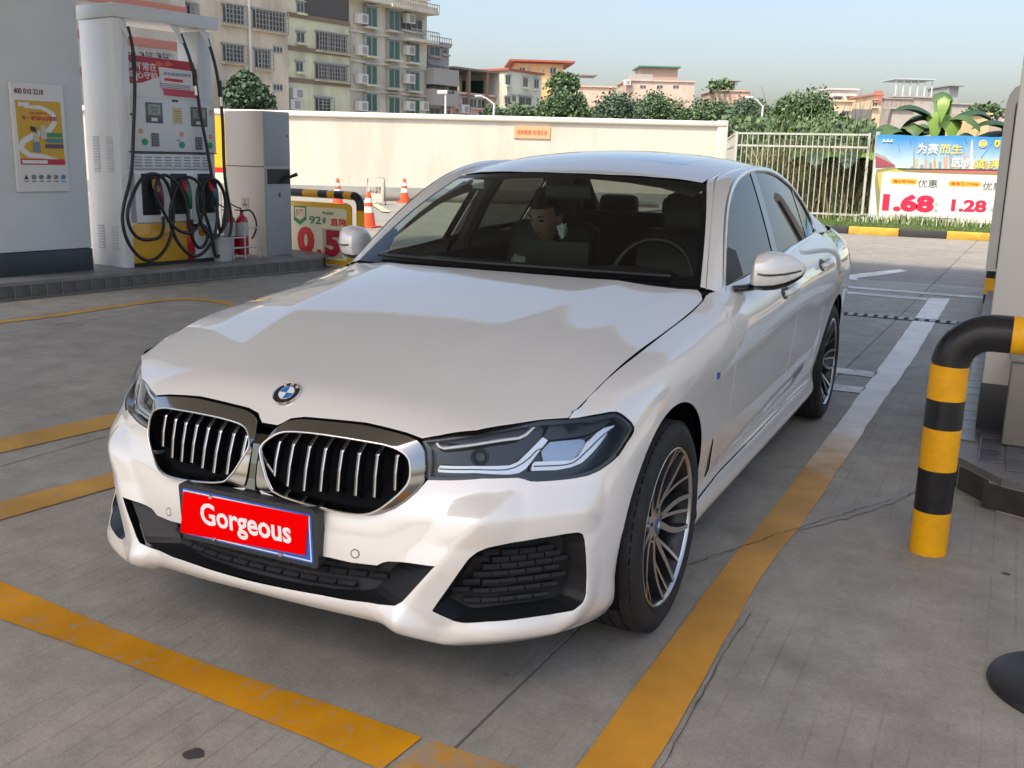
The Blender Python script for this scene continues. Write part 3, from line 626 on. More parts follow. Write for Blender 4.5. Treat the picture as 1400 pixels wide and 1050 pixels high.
# match both loops by angle round the kidney centre
cc = np.array([.235, 0, .62])
def ang_resamp(P, n=140):
    d = (P-cc); a = np.unwrap(np.arctan2(d[:, 2], d[:, 0]*.55)); 
    if a[-1] < a[0]: P = P[::-1]; a = a[::-1]
    keep = [0]
    for i in range(1, len(a)):
        if a[i] > a[keep[-1]]+1e-3 and a[i] < a[0]+2*math.pi-1e-3: keep.append(i)
    P = P[keep]; a = a[keep]; a2 = np.concatenate([a-2*math.pi, a, a+2*math.pi]); P2 = np.concatenate([P]*3)
    t = np.linspace(-math.pi, math.pi, n, endpoint=False)
    return np.stack([np.interp(t, a2, P2[:, k]) for k in range(3)], 1)
def smooth_loop(P, it=2):
    for _ in range(it): P = .25*np.roll(P, 1, 0)+.5*P+.25*np.roll(P, -1, 0)
    return P
def kidney(s):
    root = thing('kidney_grille', None, None); root.parent = car; del_keys = 0
    A = smooth_loop(ang_resamp(K_OUT3), 2); B = smooth_loop(ang_resamp(KI), 2); n = len(A)
    Cn = B.mean(0); inward = Cn-B; inward /= np.linalg.norm(inward, axis=1)[:, None]
    rings = [A*.95+B*.05+np.array([0, .03, -.012]), A*.95+B*.05+np.array([0, .004, -.004]), A*.90+B*.10+np.array([0, -.004, .001]), A*.12+B*.88+np.array([0, -.001, .001]), B, B+inward*.003+np.array([0, .001, 0]), B+inward*.005+np.array([0, .045, 0])]
    V = np.concatenate(rings)*np.array([s, 1, 1]); F = []
    for k in range(len(rings)-1):
        for i in range(n):
            j = (i+1) % n; f = (k*n+i, k*n+j, (k+1)*n+j, (k+1)*n+i); F.append(f if s > 0 else f[::-1])
    me = mesh('surround', V, F, M_('grille_chrome', (.37, .375, .38), .09, 1.0)); me.set_sharp_from_angle(angle=math.radians(30))
    link('surround', me, root)
    tube('bright_rim', [tuple(p*[s, 1, 1]) for p in B+np.array([0, -.0015, .0])], .0026, SATIN, root, 8, closed=True)
    # dark void behind
    R = B+inward*.005+np.array([0, .045, 0]); R2 = R+np.array([0, .02, 0]); V = np.concatenate([R, (R2.mean(0)+np.array([0, .03, 0]))[None]])*np.array([s, 1, 1])
    link('backing', mesh('backing', V, [(i, (i+1) % n, n) for i in range(n)], BODY_IN), root)
    # eight upright bars with a kinked top
    ks, kb = OL['kid_slats'], OL['kid_slatb']
    for i in range(8):
        x = .052+i*(.345/7)*1.0
        pk = surf_pt(shell, ks[i]); pb = surf_pt(shell, kb[i]); x = pk[0]; pb = np.array([x+.002, pb[1], pb[2]])
        yk = pk[1]+.002; yb = pb[1]+.006; w = .0044
        zt = np.interp(x, [.02, .05, .10, .2, .3, .38, .42], [.675, .70, .712, .713, .712, .705, .69])
        prof = [(pk[0]+.002, yk+.045, zt), (pk[0]+.0005, yk+.003, pk[2]+.003), (pk[0], yk, pk[2]-.002), (pb[0]*.5+pk[0]*.5, (yk+yb)/2-.003, (pk[2]+pb[2])/2), (pb[0], yb, pb[2]), (pb[0], yb+.02, pb[2]-.012)]
        bm = bmesh.new(); prev = None
        for q, (px_, py_, pz_) in enumerate(prof):
            wq = w*(1.25 if q in (0, 1) else 1)
            ring = [bm.verts.new(((px_+dx)*s, py_+dy, pz_+dz)) for dx, dy, dz in ((-wq, 0, 0), (-wq*.25, -.0015, 0), (wq*.25, -.0015, 0), (wq, 0, 0), (wq*.7, .035, 0), (-wq*.7, .035, 0))]
            if prev:
                for a in range(6):
                    f = bm.faces.new((prev[a], prev[(a+1) % 6], ring[(a+1) % 6], ring[a])); f.material_index = (1, 2, 1)[a] if a < 3 else 0
            else: bm.faces.new(ring)
            prev = ring
        bm.faces.new(prev[::-1]); bmesh.ops.recalc_face_normals(bm, faces=bm.faces)
        bm_obj('grille_bar', bm, BLACK_GLOSS, root, mats=[BLACK_GLOSS, M_('slat_silver', (.50, .50, .50), .28, 1.0), M_('slat_groove', (.12, .12, .125), .3, 1.0)])
    return root
kidney(1); kidney(-1)
# the bar between the kidneys
bm = bmesh.new(); pr = [(.095, .690), (.06, .672), (.045, .62), (.036, .58), (.028, .552), (.03, .540)]; prev = None
for k, (y, z) in enumerate(pr):
    w = [.030, .014, .012, .013, .020, .034][k]
    r = [bm.verts.new((sx*w, y+dy, z)) for sx, dy in ((-1, .012), (-.8, -.004), (.8, -.004), (1, .012))]
    if prev:
        for a in range(3): bm.faces.new((prev[a], prev[a+1], r[a+1], r[a]))
    prev = r
bm_obj('grille_divider', bm, M_('divider_grey', (.16, .16, .155), .16, 1.0), car)

# --- bonnet
SH = OL['shut']
hr = [(.0, 1.405), (.2, 1.413), (.4, 1.445), (.6, 1.52), (.7, 1.575)]
_yy = np.concatenate([np.linspace(.408, .62, 8), np.linspace(.72, 1.50, 9)]); shut_in = [(float(x)-.0022, float(y)) for x, y in zip(top_x(_yy), _yy)]; _y2 = np.linspace(.405, 1.6, 16); SH = [(float(x), float(y)) for x, y in zip(top_x(_y2), _y2)]
hood_half = [(x, y+.004) for x, y in HF[1:]]+shut_in+[(.795, 1.56), (.778, 1.605), (.755, 1.632)]
hood_out = [(0, .112), (.026, .112)]+hood_half[1:]+hr[::-1][:-1]
hood_full = hood_out+[(-x, y) for x, y in (hr[:1]+hood_out[:0:-1])]
dd = []
for p in hood_full:
    if not dd or math.hypot(p[0]-dd[-1][0], p[1]-dd[-1][1]) > 1e-4: dd.append(p)
panel('bonnet', hood, hood_n, dd, [], .02, PAINT, car, thick=.025)
# dark gutter under the shut lines and the scuttle
def strip(name, A, B, mat, parent, drop=0):
    n = len(A); link(name, mesh(name, list(A)+list(B), [(i, i+1, n+i+1, n+i) for i in range(n-1)], mat), parent)
for s in (1, -1):
    a = hood(np.array([p[0]-.03 for p in SH]), np.array([p[1] for p in SH])); b = hood(np.array([p[0]+.02 for p in SH]), np.array([p[1] for p in SH]))
    a[:, 2] -= .022; b[:, 2] -= .03; strip('bonnet_gutter', a*[s, 1, 1], b*[s, 1, 1], BLACK_MATT, car)
xs = np.linspace(-.76, .76, 31); yy = np.interp(np.abs(xs), [p[0] for p in hr]+[.76], [p[1] for p in hr]+[1.63])
A = hood(xs, yy-.03)-np.array([0, 0, .02]); B = screen(xs/.758, np.zeros(31)+.03)+np.array([0, 0, -.012])
strip('scuttle', A, B, BLACK_MATT, car)
for x0, x1, y0 in ((-.62, .10, 1.50), (-.02, .66, 1.50)):           # wiper arms lying at the foot of the screen
    pts = [screen(np.array([t/.758]), np.array([.045]))[0]+np.array([0, -.012, .012]) for t in np.linspace(x0, x1, 9)]
    tube('wiper', pts, .007, BLACK_MATT, car, 8)
# --- bonnet roundel: blue and white quarters in a black ring
q = OL['emblem'][0]; p = surf_pt(hood, (0, q[1])); n = surf_pt(hood_n, (0, q[1]))
RM = frame_m(p+n*.001, (1, 0, 0), np.cross(n, (1, 0, 0)))
em = None
bm = bmesh.new(); add_lathe(bm, [(.0, .003), (.0405, .003), (.0415, .0), ], 40, RM); em = bm_obj('roundel', bm, BLACK_GLOSS, car, smooth=True)
bm = bmesh.new(); add_lathe(bm, [(.0385, .0032), (.0395, .0046), (.041, .0046), (.0425, 0)], 40, RM); bm_obj('ring', bm, CHROME, em, smooth=True)
bm = bmesh.new(); add_lathe(bm, [(.0235, .0032), (.0242, .0042), (.0249, .0032)], 40, RM); bm_obj('ring', bm, CHROME, em, smooth=True)
for k in range(4):
    bm = bmesh.new(); c = bm.verts.new((0, 0, .0040)); ar = [bm.verts.new((.0235*math.cos(a), .0235*math.sin(a), .0040)) for a in np.linspace(k*math.pi/2, (k+1)*math.pi/2, 10)]
    for i in range(9): bm.faces.new((c, ar[i], ar[i+1]))
    bmesh.ops.transform(bm, matrix=RM, verts=bm.verts); bm_obj('quarter', bm, [M_('white_enamel', (.75, .76, .78), .2), M_('blue_enamel', (.02, .16, .45), .2)][k % 2], em)
for ch, a in (('B', 128), ('M', 90), ('W', 52)):
    r = .032; a_ = math.radians(a); L = RM @ Matrix.Translation((r*math.cos(a_), r*math.sin(a_), .0034)) @ Matrix.Rotation(a_-math.pi/2, 4, 'Z')
    text('letter', ch, .014, M_('silver_print', (.6, .6, .6), .4), L, em, bold=.0004, ext=.0003)

# --- lamps
GL_LAMP = glass_mat('lamp_glass', (.96, .98, .99), .55)
LAMP_W = M_('lamp_white', (.74, .77, .80), .14, .45, coat=.8)
LAMP_G = M_('lamp_bezel', (.045, .05, .055), .28, .5)
LAMP_LENS = M_('lamp_projector', (.34, .40, .48), .05, .75, spec=1.0, coat=1.0)
lamp_c = np.mean(lampO, axis=0)
for s in (1, -1):
    lo_ = shrink(lampO, .0025)
    h = panel('headlight', shell, shell_n, lo_, [], .016, GL_LAMP, car, side=s, thick=.006, offset=-.001)
    # dark rim under the lens edge
    rimh = shrink(lampO, .011)
    panel('lamp_rim', shell, shell_n, shrink(lampO, -.002), [rimh], .02, BLACK_GLOSS, h, side=s, thick=.05, offset=-.006)
    panel('lamp_housing', shell, shell_n, shrink(lampO, .004), [], .03, BLACK_GLOSS, h, side=s, offset=-.055, rim=False)
    panel('daylight_strip', shell, shell_n, OL['l_low1'], [], .012, LAMP_W, h, side=s, offset=-.022, thick=.02)
    panel('daylight_strip', shell, shell_n, OL['l_low2'], [], .012, LAMP_W, h, side=s, offset=-.022, thick=.02)
    panel('projector_lens', shell, shell_n, OL['l_lens1'], [], .012, LAMP_LENS, h, side=s, offset=-.034, thick=.02)
    panel('lamp_bezel', shell, shell_n, OL['l_top2'], [], .012, LAMP_G, h, side=s, offset=-.026, thick=.02)
    pts = [surf_pt(shell, p)*[s, 1, 1]-surf_pt(shell_n, p)*[s, 1, 1]*.022 for p in OL['l_drl1']]
    tube('light_guide', pts, .0045, LAMP_W, h, 8)
    for key in ('l_low1', 'l_low2'):
        L_ = OL[key]; k2 = len(L_)//2; a_ = resamp(np.array(L_[1:k2+1]), 14, False); b_ = resamp(np.array(L_[k2+1:]), 14, False)[::-1]; md = a_*.5+b_*.5
        tube('light_line', [tuple((surf_pt(shell, p)-surf_pt(shell_n, p)*.0205)*[s, 1, 1]) for p in md], .0016, LAMP_G, h, 6)
    a = lampO[1:6]; mid = [(p[0]+.004, p[1]-.006) for p in a]+[(p[0], p[1]+.002) for p in OL['l_drl1'][::-1][:-3]]
    panel('lamp_bezel', shell, shell_n, mid, [], .012, LAMP_G, h, side=s, offset=-.03, rim=False)
    # inner main-beam barrel
    c0 = np.mean([OL['l_low1'][0], OL['l_drl1'][4]], axis=0)+np.array([.03, 0]); p0 = surf_pt(shell, c0); n0 = surf_pt(shell_n, c0)
    M = frame_m((p0-n0*.05)*[s, 1, 1], Vector(n0*[s, 1, 1]).orthogonal(), Vector(n0*[s, 1, 1]).cross(Vector(n0*[s, 1, 1]).orthogonal()))
    bm = bmesh.new(); add_lathe(bm, [(0, .006), (.012, .008), (.014, .003), (.022, .012), (.024, .010)], 24, M); bm_obj('reflector', bm, LAMP_G, h, smooth=True)

# --- fenders, doors, sills, rear quarters
g1 = [(1.64, .3085), (1.625, .40), (1.60, .50), (1.585, .62), (1.583, .72), (1.588, .82), (1.575, .88), (1.558, .925), (1.545, .955)]   # fender / front door gap (y, z)
g2 = [(2.665, .3085), (2.665, .40), (2.672, .50), (2.70, .60), (2.72, .70), (2.722, .80), (2.70, .93), (2.672, 1.03)]
g3 = [(3.50, .3085), (3.512, .42), (3.545, .52), (3.61, .62), (3.70, .71), (3.77, .80), (3.83, .92), (3.87, 1.05)]
def gap(pts, d): return [(y+d, z) for y, z in pts]
G = .0042
top = lambda y0, y1, n=10: [(u, .6135) for u in np.interp(np.linspace(y0, y1, n), [1.6, 2.2, 2.8, 3.3, 3.95, 4.4], SH_U[[11,13,14,15,16,17]])]
shut_uv = solve_inv(shell_base, [tuple(hood(np.array([x+.0035]), np.array([y]))[0][[0, 1]]) for x, y in SH[2:9]], [0, 1], [1.6, .60])
f_arch = yz(arch(FR_C[1], AR, PA-.5, -18, 34))
_y3 = np.linspace(1.58, .425, 18)
fender = (lampO[5:18] + OL['part'][0:-1] + f_arch + yz([(1.262, .20), (1.262, .285), (1.30, .302)]) + yz(gap(g1, -G)) + [(SH_U[11]+.03, .575), (SH_U[11]+.03, .6145)] + solve_inv(shell_base, [(x+.0022, y) for x, y in zip(top_x(_y3), _y3)], [0, 1], np.stack([np.interp(_y3, SH_C[5:12, 9, 1], SH_U[5:12]), np.full(len(_y3), .61)], 1)))
fdoor = yz(gap(g1, G)) + yz([(1.60, .968), (1.70, .978)])+[(u, .612) for u in np.interp([1.85, 2.0], [1.82, 2.2], SH_U[[12, 13]])]+ top(2.1, 2.66) + yz(gap(g2, -G))[::-1]
rdoor = yz(gap(g2, G)) + top(2.69, 3.86) + yz(gap(g3, -G))[::-1]
for q in (fdoor, rdoor): pass
sill = yz([(1.27, .21), (1.27, .290), (1.6, .3005), (2.2, .3015), (2.9, .303), (3.49, .304), (3.55, .30)]) + yz([(3.553, .21)])+[(SH_U[15]+.15, .0), (SH_U[14], .0), (SH_U[13], .0), (SH_U[11], .0), (SH_U[9]+.05, .0)]
r_arch = yz(arch(RR_C[1], AR, 192, -14, 40))
quarter = yz(gap(g3, G)) + [(SH_U[16]+.0, .612), (SH_U[17], .612), (SH_U[18]-.05, .612), (SH_U[18]-.02, .45), (SH_U[17]+.22, .30), (SH_U[17]+.2, .01), (SH_U[17]-.07, .01)] + r_arch[::-1]+yz([(3.556, .22), (3.553, .30), (3.508, .305)])
vent = OL['vent']
for s in (1, -1):
    vh = yz([(1.395, .50), (1.425, .48), (1.475, .355), (1.44, .335), (1.40, .345), (1.385, .42)])
    panel('front_fender', shell, shell_n, fender, [vh], .02, PAINT, car, side=s, thick=.02)
    panel('vent_insert', shell, shell_n, vh, [], .02, M_('vent_grey', (.13, .13, .125), .35), car, side=s, thick=.003, offset=-.007)
    panel('front_door', shell, shell_n, fdoor, [], .022, PAINT, car, side=s, thick=.02)
    panel('rear_door', shell, shell_n, rdoor, [], .022, PAINT, car, side=s, thick=.02)
    panel('sill', shell, shell_n, sill, [], .022, PAINT, car, side=s, thick=.03)
    panel('rear_quarter', shell, shell_n, quarter, [], .025, PAINT, car, side=s, thick=.02)
    tail_uv = [(SH_U[17]+.21, .30), (SH_U[18]-.01, .45), (SH_U[18]-.04, .612), (SH_U[21], .612), (SH_U[21], .0), (SH_U[17]+.21, .0)]
    panel('rear_bumper', shell, shell_n, tail_uv, [], .04, PAINT, car, side=s, thick=.02)
    # tail lamp
    panel('tail_light', shell, shell_n, [(SH_U[17]+.1, .50), (SH_U[18]+.0, .52), (SH_U[19], .52), (SH_U[19], .44), (SH_U[18], .43), (SH_U[17]+.16, .46)], [], .03, M_('tail_red', (.25, .01, .01), .1, coat=1), car, side=s, thick=.01, offset=.003)
    # wheel arch liners
    for c in (FR_C, RR_C):
        bm = bmesh.new(); pr = [(s*.90, .395), (s*.55, .395), (s*.55, .10)]; a = np.radians(np.linspace(-20, 200, 28)); rings = []
        for x, r in pr: rings.append([bm.verts.new((x, c[1]+r*math.cos(t), .335+r*math.sin(t))) for t in a])
        for ra, rb in zip(rings[:-1], rings[1:]):
            for i in range(len(a)-1): bm.faces.new((ra[i], ra[i+1], rb[i+1], rb[i]))
        bm_obj('arch_liner', bm, BODY_IN, car, smooth=True)
    # door handles
    for y, z in ((2.50, .905), (3.42, .945)):
        p = surf_pt(shell, yz([(y, z)])[0]); bm = bmesh.new()
        P = [(p[0]+.004, y-.115, z-.004), (p[0]+.024, y-.095, z), (p[0]+.030, y-.03, z+.003), (p[0]+.030, y+.05, z+.005), (p[0]+.02, y+.105, z+.006), (p[0], y+.118, z+.006)]
        add_tube(bm, [(s*a, b, c_) for a, b, c_ in P], [.010, .013, .0135, .0135, .012, .008], 14)
        bmesh.ops.scale(bm, vec=(1, 1, 1.25), verts=bm.verts, space=Matrix.Translation((0, 0, -z)))
        bm_obj('door_handle', bm, PAINT, car, smooth=True)
        cup = yz([(y-.075+.07*math.cos(t), z-.004+.030*math.sin(t)) for t in np.linspace(0, 2*math.pi, 18, endpoint=False)])
        panel('handle_cup', shell, shell_n, cup, [], .02, DARK_GREY, car, side=s, thick=.002, offset=.0012, rim=False)
    # three-bar badge on the fender
    p = surf_pt(shell, yz([(1.35, .732)])[0])
    for k in range(3):
        box('badge_bar', (s*(p[0]+.002), 1.335+.011*k, .732), (.004, .007, .024), SATIN if k else M_('badge_blue', (.02, .1, .4), .3), car)
# --- boot lid and underbody
TY = [4.46, 4.6, 4.8, 5.0, 5.07]; TZ = [1.08, 1.088, 1.09, 1.08, 1.05]
bm = bmesh.new(); rr = []
for y, z in zip(TY, TZ): rr.append([bm.verts.new((x, y-.03*(x/.7)**2-(.25*(x/.75)**6 if y > 4.9 else 0), z-.03*(abs(x)/.78)**3)) for x in np.linspace(-.73 if y < 4.7 else -.70, .73 if y < 4.7 else .70, 15)])
for a, b in zip(rr[:-1], rr[1:]):
    for i in range(14): bm.faces.new((a[i], a[i+1], b[i+1], b[i]))
bm_obj('boot_lid', bm, PAINT, car, smooth='all')
bm = bmesh.new(); add_box(bm, (0, 2.45, .26), (1.1, 4.4, .06)); add_box(bm, (0, 2.42, .26), (1.62, 2.2, .08))
bm_obj('underbody', bm, BODY_IN, car)
box('radiator_panel', (0, .30, .45), (1.0, .06, .5), BODY_IN, car)
box('engine_bay_floor', (0, .8, .55), (1.0, 1.0, .3), BODY_IN, car)

# --- greenhouse: roof skin, sunroof, pillars, glass, chrome
seam = lambda y: np.interp(y, [2.13, 2.27, 2.6, 3.0, 3.5, 3.8, 3.95], [.572, .577, .582, .582, .575, .565, .555])
ry = np.linspace(2.275, 3.83, 14)
roof_out = [(0, 2.125), (.2, 2.14), (.4, 2.19), (.572, 2.268)]+[(float(seam(y))-.002, float(y)) for y in ry[1:]]+[(.4, 3.83), (0, 3.83)]
roof_full = roof_out+[(-x, y) for x, y in roof_out[-2:0:-1]]
sr = round_poly([(-.43, 2.44), (.43, 2.44), (.44, 3.55), (-.44, 3.55)], .08)
panel('roof', roof, roof_n, roof_full, [sr], .03, PAINT, car, thick=.02)
panel('sunroof_glass', roof, roof_n, shrink(sr, .004), [], .03, M_('roof_glass', (.22, .26, .30), .03, spec=.8, coat=1.0), car, thick=.01, offset=-.0005)
WS = glass_mat('windscreen_glass', (.58, .65, .61), .9)
FRIT = M_('black_frit', (.006, .007, .008), .18, spec=.2)
so = [(a, 0) for a in np.linspace(-1, 1, 21)]+[(1, b) for b in np.linspace(.1, 1, 9)]+[(a, 1) for a in np.linspace(.9, -1, 20)]+[(-1, b) for b in np.linspace(.9, .1, 9)]
si = round_poly([(-.975, .07), (.975, .07), (.97, .945), (-.97, .945)], .04)
ws = panel('windscreen', screen, screen_n, si, [], .045, WS, car, rim=False)
panel('frit_band', screen, screen_n, so, [si], .04, FRIT, ws, rim=False)
box('inspection_sticker', tuple(surf_pt(screen, (-.66, .86))+np.array([0, .004, -.004])), (.055, .002, .04), M_('sticker_grey', (.35, .38, .36), .5), ws, rot=None)
rs = panel('rear_window', rscreen, rscreen_n, [(-1, 0), (1, 0), (1, 1), (-1, 1)], [], .06, glass_mat('rear_glass', (.42, .45, .44), 1.0), car, rim=False)
DLO = OL['dlo']
dlo = resamp(np.array(DLO), 90); dlo = smooth_loop(dlo, 1)
def seg_poly(y0f, y1f, inset=.012):
    """part of the window outline between two dividing lines"""
    P = np.array(shrink(list(map(tuple, dlo)), inset)); return P
BPl = [(2.70, 1.45), (2.672, 1.339), (2.62, 1.245), (2.55, 1.084), (2.52, .95)]     # rear edge line of the front glass
def clip_y(P, line, keep_front, off=0.0):
    """clip polygon by the slanted line (y as a function of z)"""
    ly = lambda z: np.interp(z, [q[1] for q in line[::-1]], [q[0] for q in line[::-1]])+off
    f = lambda p: (ly(p[1])-p[0])*(1 if keep_front else -1); out = []
    for a, b in zip(P, np.roll(P, -1, 0)):
        fa, fb = f(a), f(b)
        if fa >= 0: out.append(tuple(a))
        if (fa >= 0) != (fb >= 0):
            t = fa/(fa-fb); out.append(tuple(a+(b-a)*t))
    return out
CPl = [(3.56, 1.45), (3.52, 1.36), (3.45, 1.24), (3.40, 1.07), (3.38, .95)]
inner = seg_poly(0, 0)
gf = clip_y(inner, BPl, True); gr_ = clip_y(np.array(clip_y(inner, BPl, False, .085)), CPl, True); gq = clip_y(inner, CPl, False, .03)
TINT = glass_mat('side_glass_tint', (.17, .19, .19), 1.3); TINT_R = glass_mat('side_glass_dark', (.09, .10, .10), 1.3); CLEAR = glass_mat('side_glass_clear', (.80, .86, .80), 1.0)
for s in (1, -1):
    fr = panel('window_frame', side, side_n, [tuple(p) for p in dlo], [shrink(gf, .002), shrink(gr_, .002), shrink(gq, .002)], .03, BLACK_GLOSS, car, side=s, rim=False, offset=-.001)
    panel('front_side_glass', side, side_n, gf, [], .04, TINT if s > 0 else CLEAR, car, side=s, rim=False, offset=-.004)
    panel('rear_side_glass', side, side_n, gr_, [], .04, TINT_R, car, side=s, rim=False, offset=-.004)
    panel('quarter_glass', side, side_n, gq, [], .04, TINT_R, car, side=s, rim=False, offset=-.004)
    P = side(dlo[:, 0], dlo[:, 1])+side_n(dlo[:, 0], dlo[:, 1])*.003
    # chrome trim ribbon round the windows
    Nn = side_n(dlo[:, 0], dlo[:, 1]); Tn = np.roll(P, -1, 0)-np.roll(P, 1, 0); Tn /= np.linalg.norm(Tn, axis=1)[:, None]; W = np.cross(Tn, Nn)
    r_ = [P+W*.012-Nn*.004, P+W*.011+Nn*.003, P+Nn*.005, P-W*.010+Nn*.003, P-W*.011-Nn*.004]; n = len(P)
    V = np.concatenate(r_)*np.array([s, 1, 1]); F = [(k*n+i, k*n+(i+1) % n, (k+1)*n+(i+1) % n, (k+1)*n+i) for k in range(4) for i in range(n)]
    me = mesh('window_chrome', V, F, M_('trim_satin', (.86, .86, .86), .22, 1.0)); bm = bmesh.new(); bm.from_mesh(me); bmesh.ops.recalc_face_normals(bm, faces=bm.faces); bm.to_mesh(me); bm.free()
    link('window_chrome', me, car)
    # cant rail: from the fender foot over the doors to the tail, loft between window outline and screen/roof seam
    top_i = [i for i in range(len(dlo))]
    up = [tuple(p) for p in np.array(DLO)[0:15]]                     # outer line, front foot to rear corner
    upd = resamp(np.array(up), 60, False); up3 = side(upd[:, 0], upd[:, 1])+side_n(upd[:, 0], upd[:, 1])*.003
    inn = [surf_pt(screen, (1.0, b)) for b in np.linspace(0, 1, 16)]+[surf_pt(roof, (float(seam(y)), y)) for y in np.linspace(2.33, 3.80, 20)]+[surf_pt(rscreen, (1.0, b)) for b in np.linspace(.93, .0, 12)]
    inn = np.array(inn); ends_o = np.array([[.83, 4.0, 1.072], [.80, 4.2, 1.07], [.76, 4.42, 1.07]])
    up3 = np.concatenate([up3, ends_o]); up3 = resamp(up3, 110, False)
    # parametrise both by arc length with a shared mid point near the top of the screen
    def split(P, ym): 
        i = int(np.argmin(np.abs(P[:, 1]-ym)+(P[:, 2] < 1.3)*9)); return resamp(P[:i+1], 40, False), resamp(P[i:], 60, False)
    a1, a2 = split(up3, 2.62); b1, b2 = split(inn, 2.42)
    A_ = np.concatenate([a1, a2[1:]]); B_ = np.concatenate([b1, b2[1:]]); n = len(A_); rows = []
    Mm = (A_+B_)/2; Td = np.gradient(Mm, axis=0); out_d = Mm-np.array([.25, 0, 1.0]); out_d[:, 1] = 0; out_d -= Td*((out_d*Td).sum(1)/(Td*Td).sum(1))[:, None]; W_ = B_-A_; out_d -= W_*((out_d*W_).sum(1)/(W_*W_).sum(1))[:, None]; out_d /= np.linalg.norm(out_d, axis=1)[:, None]
    wd = np.minimum(np.linalg.norm(B_-A_, axis=1), .15)[:, None]
    ts = [0, .04, .2, .4, .6, .74, .76, .78, .80, .96, 1.0]; bulge = [0, .05, .09, .11, .09, .06, .01, .01, .05, .02, .0]
    for t, bq in zip(ts, bulge): rows.append(A_*(1-t)+B_*t+out_d*wd*bq)
    V = np.concatenate(rows)*np.array([s, 1, 1]); F = []
    for k in range(len(ts)-1):
        for i in range(n-1): F.append((k*n+i, k*n+i+1, (k+1)*n+i+1, (k+1)*n+i))
    me = mesh('pillar_rail', V, F, PAINT, mats=[PAINT, BLACK_MATT], mi=[1 if k == 6 else 0 for k in range(len(ts)-1) for i in range(n-1)])
    bm = bmesh.new(); bm.from_mesh(me)
    for f in bm.faces:
        cc_ = f.calc_center_median()
        if f.normal.x*s*.6+f.normal.z < 0 and f.normal.dot(Vector((cc_.x-.2*s, 0, cc_.z-.8))) < 0: f.normal_flip()
    bm.to_mesh(me); bm.free(); me.set_sharp_from_angle(angle=math.radians(45)); link('pillar_rail', me, car)
    # --- mirrors
    mx = bmesh.new()
    def ring(x, y0, y1, z0, z1, n_=20, p=2.6):
        out = []
        for k in range(n_):
            t = 2*math.pi*k/n_; c_, s_ = math.cos(t), math.sin(t)
            out.append((x, (y0+y1)/2+(y1-y0)/2*math.copysign(abs(c_)**(2/p), c_), (z0+z1)/2+(z1-z0)/2*math.copysign(abs(s_)**(2/p), s_)))
        return out
    secs = [(.890, 1.885, 1.96, .985, 1.055), (.897, 1.850, 1.975, .972, 1.088), (.915, 1.828, 1.985, .966, 1.108), (.95, 1.826, 1.99, .966, 1.117), (.985, 1.846, 1.998, .970, 1.115), (1.02, 1.88, 2.008, .982, 1.107), (1.048, 1.925, 2.016, 1.0, 1.092), (1.066, 1.965, 2.02, 1.018, 1.075), (1.073, 1.99, 2.018, 1.036, 1.062)]
    prev = None; rg = []
    for S_ in secs:
        r = [mx.verts.new((s*a, b, c_)) for a, b, c_ in ring(*S_)]; rg.append(r)
        if prev:
            for k in range(20): mx.faces.new((prev[k], prev[(k+1) % 20], r[(k+1) % 20], r[k])).material_index = 1 if k in (12, 13, 14, 15, 16, 17) else 0
        prev = r
    mx.faces.new(rg[0]); mx.faces.new(rg[-1]); bmesh.ops.recalc_face_normals(mx, faces=mx.faces)
    mir = bm_obj('wing_mirror', mx, PAINT, car, smooth=True, mats=[PAINT, BLACK_GLOSS])
    bm = bmesh.new(); add_tube(bm, [(s*.845, 1.82, .972), (s*.88, 1.85, .975), (s*.92, 1.89, .985)], [.020, .019, .024], 12); bmesh.ops.scale(bm, vec=(1, 1.9, .75), verts=bm.verts, space=Matrix.Translation((0, -1.83, -.975)))
    bm_obj('mirror_arm', bm, BLACK_GLOSS, mir, smooth=True)
    pts = [(s*x, y, z) for x, y, z in ((.93, 1.8235, 1.036), (.955, 1.822, 1.033), (.985, 1.842, 1.033), (1.02, 1.876, 1.036), (1.048, 1.922, 1.041), (1.064, 1.962, 1.045))]
    tube('turn_signal', pts, .004, BLACK_GLOSS, mir, 8)
    q = panel('mirror_corner', side, side_n, [(1.745, .985), (1.95, 1.0), (2.02, 1.005), (2.03, 1.10), (1.95, 1.12), (1.90, 1.10)], [], .03, BLACK_MATT, car, side=s, offset=.001, rim=False)
